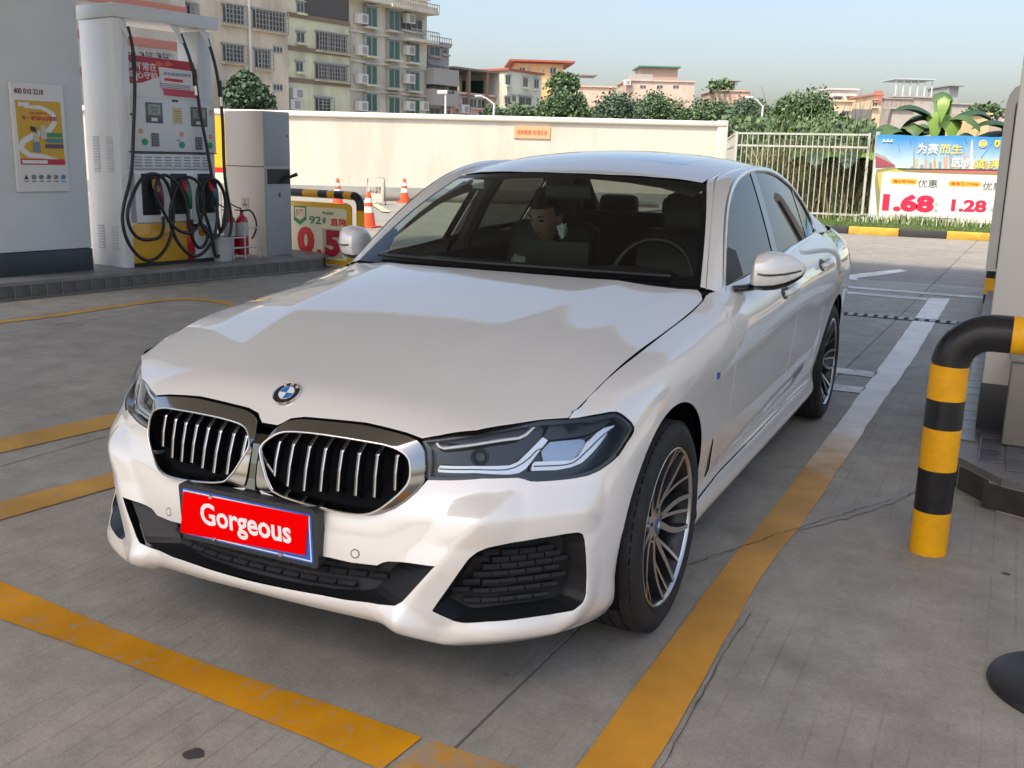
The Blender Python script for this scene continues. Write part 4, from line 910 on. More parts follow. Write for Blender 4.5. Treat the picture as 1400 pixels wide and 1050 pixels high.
# --- wheels
def wheel(name, x, y, s, turn=0.0):
    root = thing(name, None, None, (x, y, .335), 0); root.parent = car; root.rotation_euler = (0, 0, turn)
    X = Matrix.Rotation(math.radians(90), 4, 'Y') if s > 0 else Matrix.Rotation(math.radians(-90), 4, 'Y')   # local +Z of the lathe points outwards
    tp = [(.246, -.19), (.262, -.205), (.30, -.222), (.322, -.218), (.331, -.205), (.334, -.17), (.3345, -.145), (.329, -.143), (.329, -.137), (.335, -.135), (.3352, -.11), (.329, -.108), (.329, -.10), (.335, -.098), (.3345, -.07), (.329, -.068), (.329, -.062), (.334, -.06), (.331, -.035), (.322, -.020), (.306, -.010), (.285, -.006), (.268, -.010), (.262, -.013), (.258, -.010), (.253, -.016), (.247, -.03)]
    bm = bmesh.new(); add_lathe(bm, [(r*1.0, h) for r, h in tp], 72, X)
    for k in range(60):                                             # shoulder blocks
        a = 2*math.pi*k/60; M = X @ Matrix.Rotation(a, 4, 'Z') @ Matrix.Translation((.3235, 0, -.032)) @ Matrix.Rotation(math.radians(35), 4, 'Y'); add_box(bm, (0, 0, 0), (.0045, .022, .022), M=M)
    bmesh.ops.recalc_face_normals(bm, faces=bm.faces); ty = bm_obj('tyre', bm, RUBBER, root, smooth=True)
    bm = bmesh.new(); add_lathe(bm, [(.235, -.19), (.232, -.15), (.225, -.13), (.225, -.05), (.240, -.022)], 64, X, mi=1); add_lathe(bm, [(.240, -.022), (.2425, -.015), (.247, -.012), (.2505, -.014), (.251, -.018), (.246, -.03)], 64, X)
    rim = bm_obj('rim', bm, SATIN, root, smooth=True, mats=[M_('spoke_polished', (.62, .62, .62), .24, 1.0), M_('spoke_dark', (.035, .036, .04), .3, .5)])
    bm = bmesh.new(); add_lathe(bm, [(.2, -.12), (.175, -.12), (.17, -.115), (.06, -.115), (.05, -.09), (0, -.09)], 40, X); bm_obj('brake_disc', bm, M_('brake_steel', (.22, .21, .20), .4, .8), root, smooth=True)
    bm = bmesh.new(); add_lathe(bm, [(.225, -.175), (.06, -.165), (0, -.165)], 32, X); bm_obj('barrel_back', bm, BODY_IN, root)
    # turbine-like curved spokes: five pairs with fine side branches
    bm = bmesh.new()
    def blade(r0, r1, a0, a1, w0, w1, curve, depth=.030, z0=-.058, z1=-.016, col=1, n=9):
        prev = None
        for i in range(n):
            t = i/(n-1); r = r0+(r1-r0)*t; a = a0+(a1-a0)*(t**.8)+curve*math.sin(math.pi*t); w = w0+(w1-w0)*t; z = z0+(z1-z0)*t**1.6
            T = Vector((math.cos(a), math.sin(a), 0)); Nn = Vector((-math.sin(a), math.cos(a), 0)); c = T*r
            q = [c+Nn*w/2+Vector((0, 0, z)), c-Nn*w/2+Vector((0, 0, z)), c-Nn*w*.75+Vector((0, 0, z-depth)), c+Nn*w*.75+Vector((0, 0, z-depth))]
            rgs = [bm.verts.new(X @ v) for v in q]
            if prev:
                for k in range(4):
                    f = bm.faces.new((prev[k], prev[(k+1) % 4], rgs[(k+1) % 4], rgs[k])); f.material_index = 1 if k == 0 else 0
            else: bm.faces.new(rgs)
            prev = rgs
        bm.faces.new(prev[::-1])
    for k in range(5):
        b = 2*math.pi*k/5+math.radians(72+12)
        for da, db, cv in ((-.20, -.20, -.11), (.20, .23, .07)):
            blade(.050, .242, b+da*s, b+db*s, .023, .0150, cv*s)
        blade(.06, .242, b-.06*s, b+.02*s, .012, .0105, .03*s, z0=-.075, z1=-.020)
        blade(.06, .242, b+.52*s, b+.55*s, .012, .0105, .05*s, z0=-.075, z1=-.020)
    bmesh.ops.recalc_face_normals(bm, faces=bm.faces)
    bm_obj('spokes', bm, M_('spoke_dark', (.035, .036, .04), .3, .5), root, mats=[M_('spoke_dark', (.035, .036, .04), .3, .5), M_('spoke_polished', (.62, .62, .62), .24, 1.0)])
    bm = bmesh.new(); add_lathe(bm, [(0, -.046), (.024, -.046), (.027, -.050)], 28, X); add_lathe(bm, [(.027, -.050), (.058, -.057), (.064, -.09)], 28, X, mi=1); add_lathe(bm, [(.0, -.0455), (.013, -.0455)], 4, X, mi=2)
    bm_obj('hub_cap', bm, BLACK_GLOSS, root, smooth=True, mats=[M_('cap_blue', (.06, .09, .2), .2), M_('spoke_polished', (.62, .62, .62), .24, 1.0), M_('white_enamel', (.75, .76, .78), .2)])
    for k in range(5):
        a = 2*math.pi*(k+.5)/5; M = X @ Matrix.Translation((.046*math.cos(a), .046*math.sin(a), -.058)); b2 = bmesh.new(); add_lathe(b2, [(0, .008), (.007, .006), (.008, -.01)], 6, M); bm_obj('wheel_bolt', b2, DARK_GREY, root)
    return root
for s in (1, -1):
    wheel('wheel', s*.934, FR_C[1], s, 0.0); wheel('wheel', s*.932, RR_C[1], s)
# --- number plate: blue plate in a holder, red censor label added over it
PM = Matrix.Translation((0, .008, .457)) @ Matrix.Rotation(math.radians(90), 4, 'X') @ Matrix.Rotation(math.radians(3), 4, 'X')
bm = bmesh.new(); add_prism(bm, rounded(.468, .166, .014), -.030, .004, PM); hold = bm_obj('plate_holder', bm, DARK_GREY, car)
bm = bmesh.new(); add_prism(bm, rounded(.44, .14, .008), .0042, .0055, PM); pl = bm_obj('number_plate', bm, M_('plate_blue', (.02, .12, .52), .35), hold)
def frame_strip(w, h, t, z, M, name, mat, parent):
    bm = bmesh.new()
    for cx, cy, sx, sy in ((0, h/2-t/2, w, t), (0, -h/2+t/2, w, t), (-w/2+t/2, 0, t, h-2*t), (w/2-t/2, 0, t, h-2*t)): add_box(bm, (cx, cy, z), (sx, sy, .001), M=M)
    return bm_obj(name, bm, mat, parent)
frame_strip(.430, .130, .0035, .0062, PM, 'white_border', WHITE, hold)
RED = M_('censor_label', (.92, .0, .0), .9, spec=.03)
card = bm = bmesh.new(); add_prism(bm, [(-.238, -.067), (.196, -.049), (.213, .066), (-.214, .060)], .0072, .0084, PM); card = bm_obj('censor_label', bm, RED, hold)
text('lettering', 'Gorgeous', .09, M_('censor_white', (.88, .88, .88), .5), PM @ Matrix.Translation((-.002, -.002, .0087)), card, bold=.0021, ext=.0002, fit=(.31, .085))
for x, y in ((-.115, .061), (-.115, -.063), (.115, -.063)):
    bm = bmesh.new(); add_lathe(bm, [(0, .012), (.005, .012), (.007, .008), (.007, .004)], 12, PM @ Matrix.Translation((x, y, 0))); bm_obj('plate_screw', bm, SATIN, hold, smooth=True)
# --- interior
INT = M_('interior_black', (.018, .018, .02), .6); LEA = M_('dark_leather', (.022, .021, .021), .45, bump=.15, bscale=150); HEAD = M_('headliner', (.05, .05, .048), .9)
bm = bmesh.new(); prev = None
for y, z in ((1.52, .96), (1.62, .985), (1.80, 1.0), (2.0, .995), (2.12, .965), (2.16, .90), (2.16, .55)):
    r = [bm.verts.new((x, y-.0*abs(x), z+(.02*math.exp(-((x-.37)/.2)**2) if 1.7 < y < 2.14 else 0)-(.02 if abs(x) > .6 else 0))) for x in np.linspace(-.78, .78, 27)]
    if prev:
        for i in range(26): bm.faces.new((prev[i], prev[i+1], r[i+1], r[i]))
    prev = r
bm_obj('dashboard', bm, INT, car, smooth=True)
box('centre_screen', (0.02, 2.02, 1.04), (.30, .02, .11), INT, car, bev=.008)
box('paper_note', (.27, 1.66, .992), (.16, .035, .003), M_('note_orange', (.20, .11, .05), .7), car)
bm = bmesh.new(); wm = Matrix.Translation((.37, 2.27, .93)) @ Matrix.Rotation(math.radians(68), 4, 'X')
add_tube(bm, [wm @ Vector((.185*math.cos(a), .185*math.sin(a), 0)) for a in np.linspace(0, 2*math.pi, 40, endpoint=False)], .015, 10, closed=True); add_box(bm, (0, -.01, -.02), (.16, .11, .04), M=wm, bev=.01); add_box(bm, (0, 0, -.01), (.34, .03, .015), M=wm)
bm_obj('steering_wheel', bm, M_('wheel_leather', (.03, .03, .03), .3), car, smooth=True)
def seat(x, y, rear=False):
    bm = bmesh.new(); w = .50
    add_box(bm, (x, y, .42), (w, .54, .20), bev=.06)
    M = Matrix.Translation((x, y+.28, .80)) @ Matrix.Rotation(math.radians(-14), 4, 'X'); add_box(bm, (0, 0, 0), (w, .15, .66), M=M, bev=.06)
    M2 = Matrix.Translation((x, y+.37, 1.195)) @ Matrix.Rotation(math.radians(-8), 4, 'X'); add_box(bm, (0, 0, 0), (.27, .11, .20), M=M2, bev=.045)
    return bm_obj('seat', bm, LEA, car, smooth=True)
seat(.37, 2.47); seat(-.37, 2.55)
bm = bmesh.new(); add_box(bm, (0, 3.45, .52), (1.34, .54, .22), bev=.06); M = Matrix.Translation((0, 3.78, .85)) @ Matrix.Rotation(math.radians(-16), 4, 'X'); add_box(bm, (0, 0, 0), (1.34, .16, .60), M=M, bev=.06)
for x in (-.40, .0, .40): add_box(bm, (x, 3.93, 1.16), (.25, .09, .15), bev=.04)
bm_obj('rear_bench', bm, LEA, car, smooth=True)
box('parcel_shelf', (0, 4.2, 1.04), (1.3, .5, .02), INT, car)
bm = bmesh.new(); rr = []
for y in np.linspace(2.16, 3.80, 10): rr.append([bm.verts.new((x, y, roof(np.array([x]), np.array([y]))[0][2]-.035)) for x in np.linspace(-.57, .57, 9)])
for a, b in zip(rr[:-1], rr[1:]):
    for i in range(8): bm.faces.new((a[i], b[i], b[i+1], a[i+1]))
bm_obj('headliner', bm, HEAD, car, smooth=True)
for s in (1, -1):
    # inner pillar trims and door cards
    A = np.array([surf_pt(screen, (.985, b)) for b in np.linspace(0, 1, 10)])+np.array([0, .02, -.025]); B = np.array([[.77, 1.72, .96]]+[list(side(np.array([y]), np.array([z]))[0]-np.array([.07, 0, .03])) for y, z in ((1.85, 1.10), (2.02, 1.18), (2.16, 1.24), (2.32, 1.28), (2.45, 1.30), (2.6, 1.31))]); B = resamp(B, 10, False)
    strip('pillar_trim', A*[s, 1, 1], B*[s, 1, 1], HEAD, car)
    box('door_card', (s*.79, 2.65, .72), (.05, 2.0, .50), INT, car, bev=.02)
    M = [(s*.62, 2.72, 1.36), (s*.70, 2.70, 1.22), (s*.78, 2.64, 1.0)]; tube('centre_pillar', M, .04, INT, car, 8)
    M = [(s*.50, 3.50, 1.37), (s*.56, 3.78, 1.25), (s*.62, 4.05, 1.06)]; tube('rear_pillar_trim', M, .05, INT, car, 8)
box('interior_mirror', (0, 2.17, 1.30), (.22, .03, .06), INT, car, bev=.012)
tube('roof_aerial', [(.0, 3.72, 1.425), (0, 3.80, 1.45), (0, 3.90, 1.46)], [.03, .022, .008], PAINT, car, 10)
# ================================================================ GROUND, MARKINGS, CANOPY
CON = concrete('slab_concrete_shade_lift', (.43, .405, .35), (.355, .335, .292), groove=.16)  # colour lightened to lift the ground in the canopy's shade
CON_OUT = concrete('yard_concrete_sun_cut', (.29, .28, .255), (.245, .235, .215), groove=.0, stain=.6)  # same concrete darkened to hold down the sunlit yard
DIRT = M_('joint_dirt', (.045, .042, .038), .95, bump=.4, bscale=60)
bm = bmesh.new(); bmesh.ops.create_grid(bm, x_segments=2, y_segments=2, size=2500); bmesh.ops.translate(bm, verts=bm.verts, vec=(0, 0, -.035))
ground = tag(bm_obj('ground', bm, M_('far_ground', (.28, .265, .235), .95, vary=.4, vscale=.05)), kind='structure')
JX = [-8.3, -5.3, -2.3, .67, 3.67, 6.67, 9.67]; JY = [-19.7, -15.2, -10.7, -6.2, -1.7, 2.8, 7.3, 11.8, 16.3, 20.78]
def slab(x0, x1, y0, y1, mat):
    g = .005; k = .026
    P = [(x0+k*y0+g, y0+g), (x1+k*y0-g, y0+g), (x1+k*y1-g, y1-g), (x0+k*y1+g, y1-g)]
    bm = bmesh.new(); a = [bm.verts.new((x, y, 0)) for x, y in P]; b = [bm.verts.new((x+(g if i in (1, 2) else -g)*.6, y+(g if i > 1 else -g)*.6, -.012)) for i, (x, y) in enumerate(P)]
    bm.faces.new(a); [bm.faces.new((a[i], b[i], b[(i+1) % 4], a[(i+1) % 4])) for i in range(4)]
    return bm_obj('slab', bm, mat, ground)
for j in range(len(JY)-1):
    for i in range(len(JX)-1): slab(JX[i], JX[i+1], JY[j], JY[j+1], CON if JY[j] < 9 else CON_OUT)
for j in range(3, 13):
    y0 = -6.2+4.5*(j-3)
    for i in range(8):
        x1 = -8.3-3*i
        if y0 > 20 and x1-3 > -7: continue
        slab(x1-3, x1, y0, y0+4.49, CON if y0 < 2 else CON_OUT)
bm = bmesh.new(); [bm.faces.new([bm.verts.new((x, y, -.0125)) for x, y in q]) for q in ([(-8.6, -19.7), (9.2, -19.7), (10.1, 20.8), (-8.0, 20.8)], [(-32.4, -6.2), (-8.6, -6.2), (-8.0, 38.6), (-32.4, 38.6)])]
tag(bm_obj('joint_bed', bm, DIRT), kind='structure')
# irregular crack and patches as thin relief
def ribbon(name, pts, w, z, mat, parent=None, kind='structure', jit=0.0):
    rnd = random.Random(5); P = [Vector((p[0], p[1], 0)) for p in pts]; bm = bmesh.new(); L = []; R_ = []
    for i, p in enumerate(P):
        t = (P[min(i+1, len(P)-1)]-P[max(i-1, 0)]).normalized(); n = Vector((-t.y, t.x, 0)); ww = w[i] if hasattr(w, '__len__') else w
        L.append(bm.verts.new(p+n*(ww/2+rnd.uniform(-jit, jit))+Vector((0, 0, z)))); R_.append(bm.verts.new(p-n*(ww/2+rnd.uniform(-jit, jit))+Vector((0, 0, z))))
    for i in range(len(P)-1): bm.faces.new((R_[i], R_[i+1], L[i+1], L[i]))
    o = bm_obj(name, bm, mat, parent)
    if kind and parent is None: tag(o, kind=kind)
    return o
def wiggle(pts, n, amp, seed=1):
    rnd = random.Random(seed); P = resamp(np.array(pts, float), n, False); return [(x+rnd.uniform(-amp, amp), y+rnd.uniform(-amp, amp)) for x, y in P]
CRACK = M_('crack_dark', (.07, .066, .06), .95)
ribbon('pavement_crack', wiggle([(1.56, 2.80), (1.34, 2.39), (1.15, 2.03), (1.03, 1.78), (.87, 1.44), (.72, 1.13), (.60, .9)], 70, .008, 3), .0035, .0052, CRACK, jit=.0015)
ribbon('pavement_crack', wiggle([(1.165, -.2), (1.15, .4), (1.14, .8), (1.15, 1.1)], 30, .003, 4), .003, .0052, CRACK, jit=.001)
for k, (x, y, r) in enumerate(((.12, -.35, .024), (-2.9, 2.6, .05), (1.9, 1.9, .014), (-3.3, .9, .04))):
    rr0 = random.Random(k); bm = bmesh.new(); bm.faces.new([bm.verts.new((x+r*(1+rr0.uniform(-.3, .3))*math.cos(t), y+r*(1+rr0.uniform(-.3, .3))*math.sin(t), .0015)) for t in np.linspace(0, 2*math.pi, 14, endpoint=False)]); tag(bm_obj('oil_spot', bm, M_('oil_stain', (.06, .055, .05), .55)), kind='structure')
PALE = road_paint('lime_bloom', (.42, .41, .39), 1.6)
ribbon('pavement_crack', wiggle([(1.53, 2.80), (1.38, 2.50), (1.22, 2.17), (1.10, 1.95)], 24, .008, 9), [.03+.07*math.sin(math.pi*i/23) for i in range(24)], .0035, PALE, jit=.008)
# painted markings
ORG = road_paint('marking_orange', (.72, .32, .008), .35); ORG2 = road_paint('marking_tan', (.66, .37, .08), .45); WHT = road_paint('marking_white', (.90, .89, .85), .6)
def mk(name, poly, mat, z=.004):
    bm = bmesh.new(); bm.faces.new([bm.verts.new((x, y, z)) for x, y in poly])
    bm.normal_update()
    for f in bm.faces:
        if f.normal.z < 0: f.normal_flip()
    return tag(bm_obj(name, bm, mat), kind='structure')
def mixed_marking():
    """the bay line: orange paint near the camera worn through to older white paint further off"""
    m, nt, b = _new('bay_line_paint'); L = nt.links.new; N = nt.nodes.new; geo = N('ShaderNodeNewGeometry'); sx = N('ShaderNodeSeparateXYZ'); L(geo.outputs['Position'], sx.inputs[0])
    n = N('ShaderNodeTexNoise'); n.inputs['Scale'].default_value = 5; n.inputs['Detail'].default_value = 9; n.inputs['Roughness'].default_value = .75; L(geo.outputs['Position'], n.inputs['Vector'])
    ad = N('ShaderNodeMath'); ad.operation = 'MULTIPLY_ADD'; L(n.outputs['Fac'], ad.inputs[0]); ad.inputs[1].default_value = 1.6; L(sx.outputs['Y'], ad.inputs[2])
    r = N('ShaderNodeMapRange'); r.inputs['From Min'].default_value = 3.6; r.inputs['From Max'].default_value = 4.7; L(ad.outputs[0], r.inputs['Value'])
    def col(c, s, d=.62):
        q = N('ShaderNodeTexNoise'); q.inputs['Scale'].default_value = s; q.inputs['Detail'].default_value = 8; L(geo.outputs['Position'], q.inputs['Vector'])
        k = N('ShaderNodeValToRGB'); k.color_ramp.elements[0].position = .3; k.color_ramp.elements[1].position = .7; k.color_ramp.elements[0].color = (*[x*d for x in c], 1); k.color_ramp.elements[1].color = (*c, 1); L(q.outputs['Fac'], k.inputs[0]); return k.outputs[0]
    x1 = N('ShaderNodeMix'); x1.data_type = 'RGBA'; fade = N('ShaderNodeMapRange'); fade.inputs['From Min'].default_value = .3; fade.inputs['From Max'].default_value = 3.0; L(ad.outputs[0], fade.inputs['Value']); L(fade.outputs[0], x1.inputs[0]); L(col((.82, .36, .005), 3), x1.inputs[6]); L(col((.62, .34, .09), 3), x1.inputs[7])
    x = N('ShaderNodeMix'); x.data_type = 'RGBA'; L(r.outputs[0], x.inputs[0]); L(x1.outputs[2], x.inputs[6]); L(col((.92, .91, .87), 4, .8), x.inputs[7])
    n3 = N('ShaderNodeTexNoise'); n3.inputs['Scale'].default_value = 22; n3.inputs['Detail'].default_value = 9; n3.inputs['Roughness'].default_value = .8; L(geo.outputs['Position'], n3.inputs['Vector'])
    w = N('ShaderNodeMapRange'); w.inputs['From Min'].default_value = .60; w.inputs['From Max'].default_value = .68; w.inputs['To Max'].default_value = .85; L(n3.outputs['Fac'], w.inputs['Value'])
    y = N('ShaderNodeMix'); y.data_type = 'RGBA'; L(w.outputs[0], y.inputs[0]); L(x.outputs[2], y.inputs[6]); y.inputs[7].default_value = (.30, .29, .26, 1); L(y.outputs[2], b.inputs['Base Color']); b.inputs['Roughness'].default_value = .6
    bp = N('ShaderNodeBump'); bp.inputs['Strength'].default_value = .35; bp.inputs['Distance'].default_value = .003; L(n3.outputs['Fac'], bp.inputs['Height']); L(bp.outputs[0], b.inputs['Normal']); return m
Lx = [(.97, -.9), (.97, .4), (.975, 1.5), (1.0, 2.5), (1.02, 4.2), (1.03, 6.5), (1.045, 10.24)]; Rx = [(1.145, -.9), (1.13, .4), (1.115, 1.4), (1.15, 2.5), (1.175, 4.3), (1.22, 6.3), (1.26, 10.35)]
def rough(P, amp, n=60, seed=2):
    r = random.Random(seed); Q = resamp(np.array(P, float), n, False); return [(x+r.uniform(-amp, amp), y) for x, y in Q]
mk('bay_line', rough(Lx, .004)+rough(Rx, .005, seed=4)[::-1], mixed_marking())
mk('front_line', [(-2.6, .42), (-1.9, .25), (-1.16, .11), (-.59, .04), (-.11, .0), (.28, -.01), (.575, -.03), (.56, -.195), (.51, -.19), (.35, -.17), (.01, -.14), (-.43, -.10), (-.92, -.08), (-1.8, .06), (-2.6, .22)], ORG)
mk('front_line', [(.60, -.03), (.97, -.04), (.97, -.22), (.575, -.20)], road_paint('marking_orange_worn', (.56, .28, .04), 1.1))
mk('side_line', [(-2.71, .9), (-2.67, 1.28), (-2.58, 1.85), (-2.45, 3.2), (-2.27, 3.1), (-2.37, 1.66), (-2.45, 1.11), (-2.48, .8)], ORG2)
mk('side_line', [(-1.90, .3), (-1.85, .64), (-1.77, 1.14), (-1.6, 2.3), (-1.43, 2.2), (-1.60, 1.0), (-1.67, .5), (-1.70, .25)], ORG2)
cv = [(-5.70, 2.8), (-5.66, 3.61), (-5.57, 4.11), (-5.58, 4.71), (-5.53, 5.28), (-5.41, 5.52), (-5.11, 5.55), (-4.7, 5.42), (-4.2, 5.2)]
ribbon('kerb_line', [tuple(p) for p in smooth_loop(resamp(np.array(cv), 40, False), 0)], .12, .004, ORG2)
mk('cross_line', [(-.3, 5.36), (1.03, 5.31), (1.04, 5.52), (-.3, 5.56)], WHT); mk('cross_line', [(-.3, 4.74), (1.02, 4.74), (1.03, 4.94), (-.3, 4.9)], WHT)
mk('cross_line', [(-3.5, 11.0), (1.59, 10.78), (3.5, 10.70), (3.5, 10.52), (1.6, 10.58), (-3.5, 10.82)], WHT); mk('cross_line', [(-3.5, 10.50), (1.04, 10.24), (1.04, 10.02), (-3.5, 10.30)], WHT)
mk('lane_arrow', [(-.35, 11.75), (.10, 11.58), (.05, 11.85), (.30, 12.5), (.55, 13.3), (.42, 13.45), (.10, 12.7), (-.12, 12.1), (-.12, 12.3)], WHT)
# drain grating across the lane
dr = thing('drain_grating', 'narrow black and white slotted drain grating set across the lane behind the car', 'drain', (0, 0, 0))
box('channel', (-.6, 8.41, -.004), (6.0, .19, .018), M_('drain_black', (.012, .012, .012), .8), dr)
gb = None
for i in range(60):
    x = -3.4+i*.094
    if gb is None:
        gb = box('bar', (0, 0, 0), (.05, .17, .012), M_('drain_pale', (.42, .42, .41), .6), dr); o = gb
    else: o = gb.copy(); COL.objects.link(o)
    o.parent = dr; o.location = (x, 8.41, .006)
# canopy over the forecourt with its downlights off
CAN = M_('canopy_panel', (.34, .325, .295), .45, vary=.05, vscale=1.5)
can = thing('station_canopy', 'broad pale forecourt canopy roofing the fuelling lanes overhead', 'canopy', (0, 0, 0))
X0, X1, Y0, Y1, ZC = -8.6, 2.75, -4.9, 9.7, 6.2
box('roof_slab', ((X0+X1)/2, (Y0+Y1)/2, ZC+.36), (X1-X0, Y1-Y0, .7), CAN, can)
for i in range(12): box('ceiling_panel', (X0+.49+i*.979, (Y0+Y1)/2, ZC), (.965, Y1-Y0-.1, .02), CAN, can)
FSC = M_('fascia_white', (.75, .75, .73), .35)
box('fascia', ((X0+X1)/2, Y1+.06, ZC+.36), (X1-X0+.24, .12, .95), FSC, can); box('fascia', (X0-.06, (Y0+Y1)/2, ZC+.36), (.12, Y1-Y0, .95), FSC, can); box('fascia', (X1+.06, (Y0+Y1)/2, ZC+.36), (.12, Y1-Y0, .95), FSC, can)

# ================================================================ LEFT ISLAND
IO = np.array([-6.77, 6.05, .16]); IE = np.array([.165, .986, 0]); IN = np.array([.986, -.165, 0])
def isl(s, z, n=0.0): return IO*[1, 1, 0]+IE*s+IN*n+np.array([0, 0, z])
IM = Matrix(((IN[0], IE[0], 0, IO[0]), (IN[1], IE[1], 0, IO[1]), (0, 0, 1, 0), (0, 0, 0, 1)))      # local x = outwards, y = along, z = up
TILE = M_('grey_tile', (.13, .125, .115), .35, vary=.35, vscale=5, bump=.1); TOPT = M_('island_top', (.24, .235, .22), .55, vary=.3, vscale=3)
GROUT = M_('grout', (.42, .40, .36), .9)
il = thing('pump_island', 'raised tiled island carrying the white fuel pump and grey pillar', 'kerb island', (0, 0, 0))
outl = [(.42, -8.0), (.36, -1.75), (.34, 0), (.35, 1.2), (.42, 2.05), (.40, 2.45), (.28, 2.68), (.08, 2.78), (-1.0, 2.82), (-1.4, 2.6), (-1.5, 2.0), (-1.5, -8.0)]
bm = bmesh.new(); add_prism(bm, [(x*1.0, y) for x, y in outl], -.01, .13, IM); bm_obj('core', bm, GROUT, il)
bm = bmesh.new(); add_prism(bm, [(x+(.012 if x > -1 else 0), y+(.012 if y > 2 else 0)) for x, y in outl], .13, .165, IM); bm_obj('coping', bm, TOPT, il)
# facing tiles along the lane side and the rounded nose
path = resamp(np.array(outl[:9]), 400, False); dl = np.concatenate([[0], np.cumsum(np.linalg.norm(np.diff(path, axis=0), axis=1))]); tb = bmesh.new(); add_box(tb, (0, 0, 0), (.012, .150, .118), bev=.003); tm = bpy.data.meshes.new('tile'); tb.to_mesh(tm); tb.free(); tm.materials.append(TILE)
st = 5.0
while st < dl[-1]-.1:
    p = np.array([np.interp(st, dl, path[:, k]) for k in range(2)]); q = np.array([np.interp(st+.05, dl, path[:, k]) for k in range(2)]); t = q-p
    w = IM @ Vector((p[0]+.003*(1 if True else 0), p[1], .07)); a = math.atan2(t[1], t[0])-math.pi/2+math.atan2(IE[1], IE[0])-math.pi/2
    link('tile', tm, il, loc=w, rot=(0, 0, a)); st += .163
ribbon('gutter', [tuple((IM @ Vector((x+.05, y, 0)))[:2]) for x, y in outl[:9]], .11, .003, M_('gutter_grey', (.16, .16, .15), .8), il)
# pillar with the poster panel
pil = thing('grey_pillar', 'square pale grey pillar with dark painted foot standing left of the fuel pump', 'pillar', (0, 0, 0))
PLC = M_('pillar_paint', (.66, .69, .70), .55, vary=.07, vscale=2); PDK = M_('pillar_foot', (.045, .055, .065), .5, vary=.2, vscale=4)
bm = bmesh.new(); add_box(bm, (-.34, -.90, 3.2), (.56, 1.09, 5.6), M=IM, bev=.012); bm_obj('shaft', bm, PLC, pil, smooth=True)
bm = bmesh.new(); add_box(bm, (-.34, -.90, .275), (.568, 1.098, .24), M=IM, bev=.006); bm_obj('foot', bm, PDK, pil, smooth=True)
# poster display case
pc = thing('poster_case', 'white framed service poster case with a phone number fixed to the grey pillar', 'poster', (0, 0, 0))
def ip(name, s0, s1, z0, z1, n0, n1, mat, parent, bev=.0):
    bm = bmesh.new(); add_box(bm, ((n0+n1)/2, (s0+s1)/2, (z0+z1)/2), (n1-n0, s1-s0, z1-z0), M=IM, bev=bev); return bm_obj(name, bm, mat, parent, smooth=bool(bev))
def ITM(s, z, n, rz=0):      # text matrix on a plane facing the lane: local x runs +s (to the right in view), y up
    o = isl(s, z, n); return frame_m(o, IE, (0, 0, 1))
off = -.06
SC = lambda s: s-.03
PW = M_('case_white', (.72, .71, .69), .35)
ip('case', SC(-1.10), SC(-.555), .985, 2.03, off+.0, off+.045, PW, pc, .012)
def isheet(name, poly, n, mat, parent, t=.002):
    """flat print on the lane-facing plane, polygon in (s, z)"""
    M = frame_m(IO*[1, 1, 0]+IN*n, IE, (0, 0, 1)); bm = bmesh.new(); add_prism(bm, poly, 0, t, M); return bm_obj(name, bm, mat, parent)
pn = off+.046
YEL = M_('print_yellow', (.62, .36, .03), .35); RDP = M_('print_red', (.50, .02, .05), .35); PWH = M_('print_white', (.72, .72, .70), .35); PGR = M_('print_green', (.03, .26, .10), .35); PBL = M_('print_blue', (.04, .20, .42), .35); PDG = M_('print_dark', (.04, .04, .05), .4); PTE = M_('print_teal', (.05, .25, .26), .35); PPU = M_('print_purple', (.10, .06, .14), .35)
isheet('poster_print', [(SC(-1.055), 1.25), (SC(-.59), 1.25), (SC(-.60), 1.86), (SC(-1.065), 1.86)], pn, YEL, pc)
sw = [(SC(-.98), 1.80), (SC(-.80), 1.80), (SC(-.68), 1.74), (SC(-.67), 1.66), (SC(-.74), 1.58), (SC(-.90), 1.53), (SC(-1.02), 1.47), (SC(-1.04), 1.40), (SC(-.96), 1.34), (SC(-.80), 1.33), (SC(-.62), 1.28), (SC(-.62), 1.26), (SC(-.85), 1.28), (SC(-1.0), 1.30)]
ribp = resamp(np.array(sw[:12]), 50, False); M0 = frame_m(IO*[1, 1, 0]+IN*(pn+.0022), IE, (0, 0, 1))
bm = bmesh.new(); prev = None
for i, p in enumerate(ribp):
    t = ribp[min(i+1, 49)]-ribp[max(i-1, 0)]; t /= np.linalg.norm(t)+1e-9; nn = np.array([-t[1], t[0]]); w = .012+.016*math.sin(math.pi*i/49)
    r = [bm.verts.new(M0 @ Vector((*(p+nn*w), 0))), bm.verts.new(M0 @ Vector((*(p-nn*w), 0)))]
    if prev: bm.faces.new((prev[0], prev[1], r[1], r[0]))
    prev = r
bm_obj('road_swirl', bm, PWH, pc)
isheet('red_band', [(SC(-1.055), 1.25), (SC(-.59), 1.25), (SC(-.592), 1.305), (SC(-1.056), 1.305)], pn+.003, RDP, pc)
isheet('white_strip', [(SC(-1.04), 1.262), (SC(-.78), 1.262), (SC(-.78), 1.293), (SC(-1.04), 1.293)], pn+.0055, PWH, pc)
for k, m in enumerate((PGR, PTE, PPU)): isheet('caption_bar', [(SC(-.77-.01*k), 1.52-.055*k), (SC(-.60), 1.52-.055*k), (SC(-.60), 1.56-.055*k), (SC(-.77-.01*k), 1.56-.055*k)], pn+.006, m, pc)
isheet('figure_skirt', [(SC(-.92), 1.37), (SC(-.84), 1.37), (SC(-.85), 1.47), (SC(-.91), 1.47)], pn+.006, M_('print_slate', (.16, .22, .30), .4), pc)
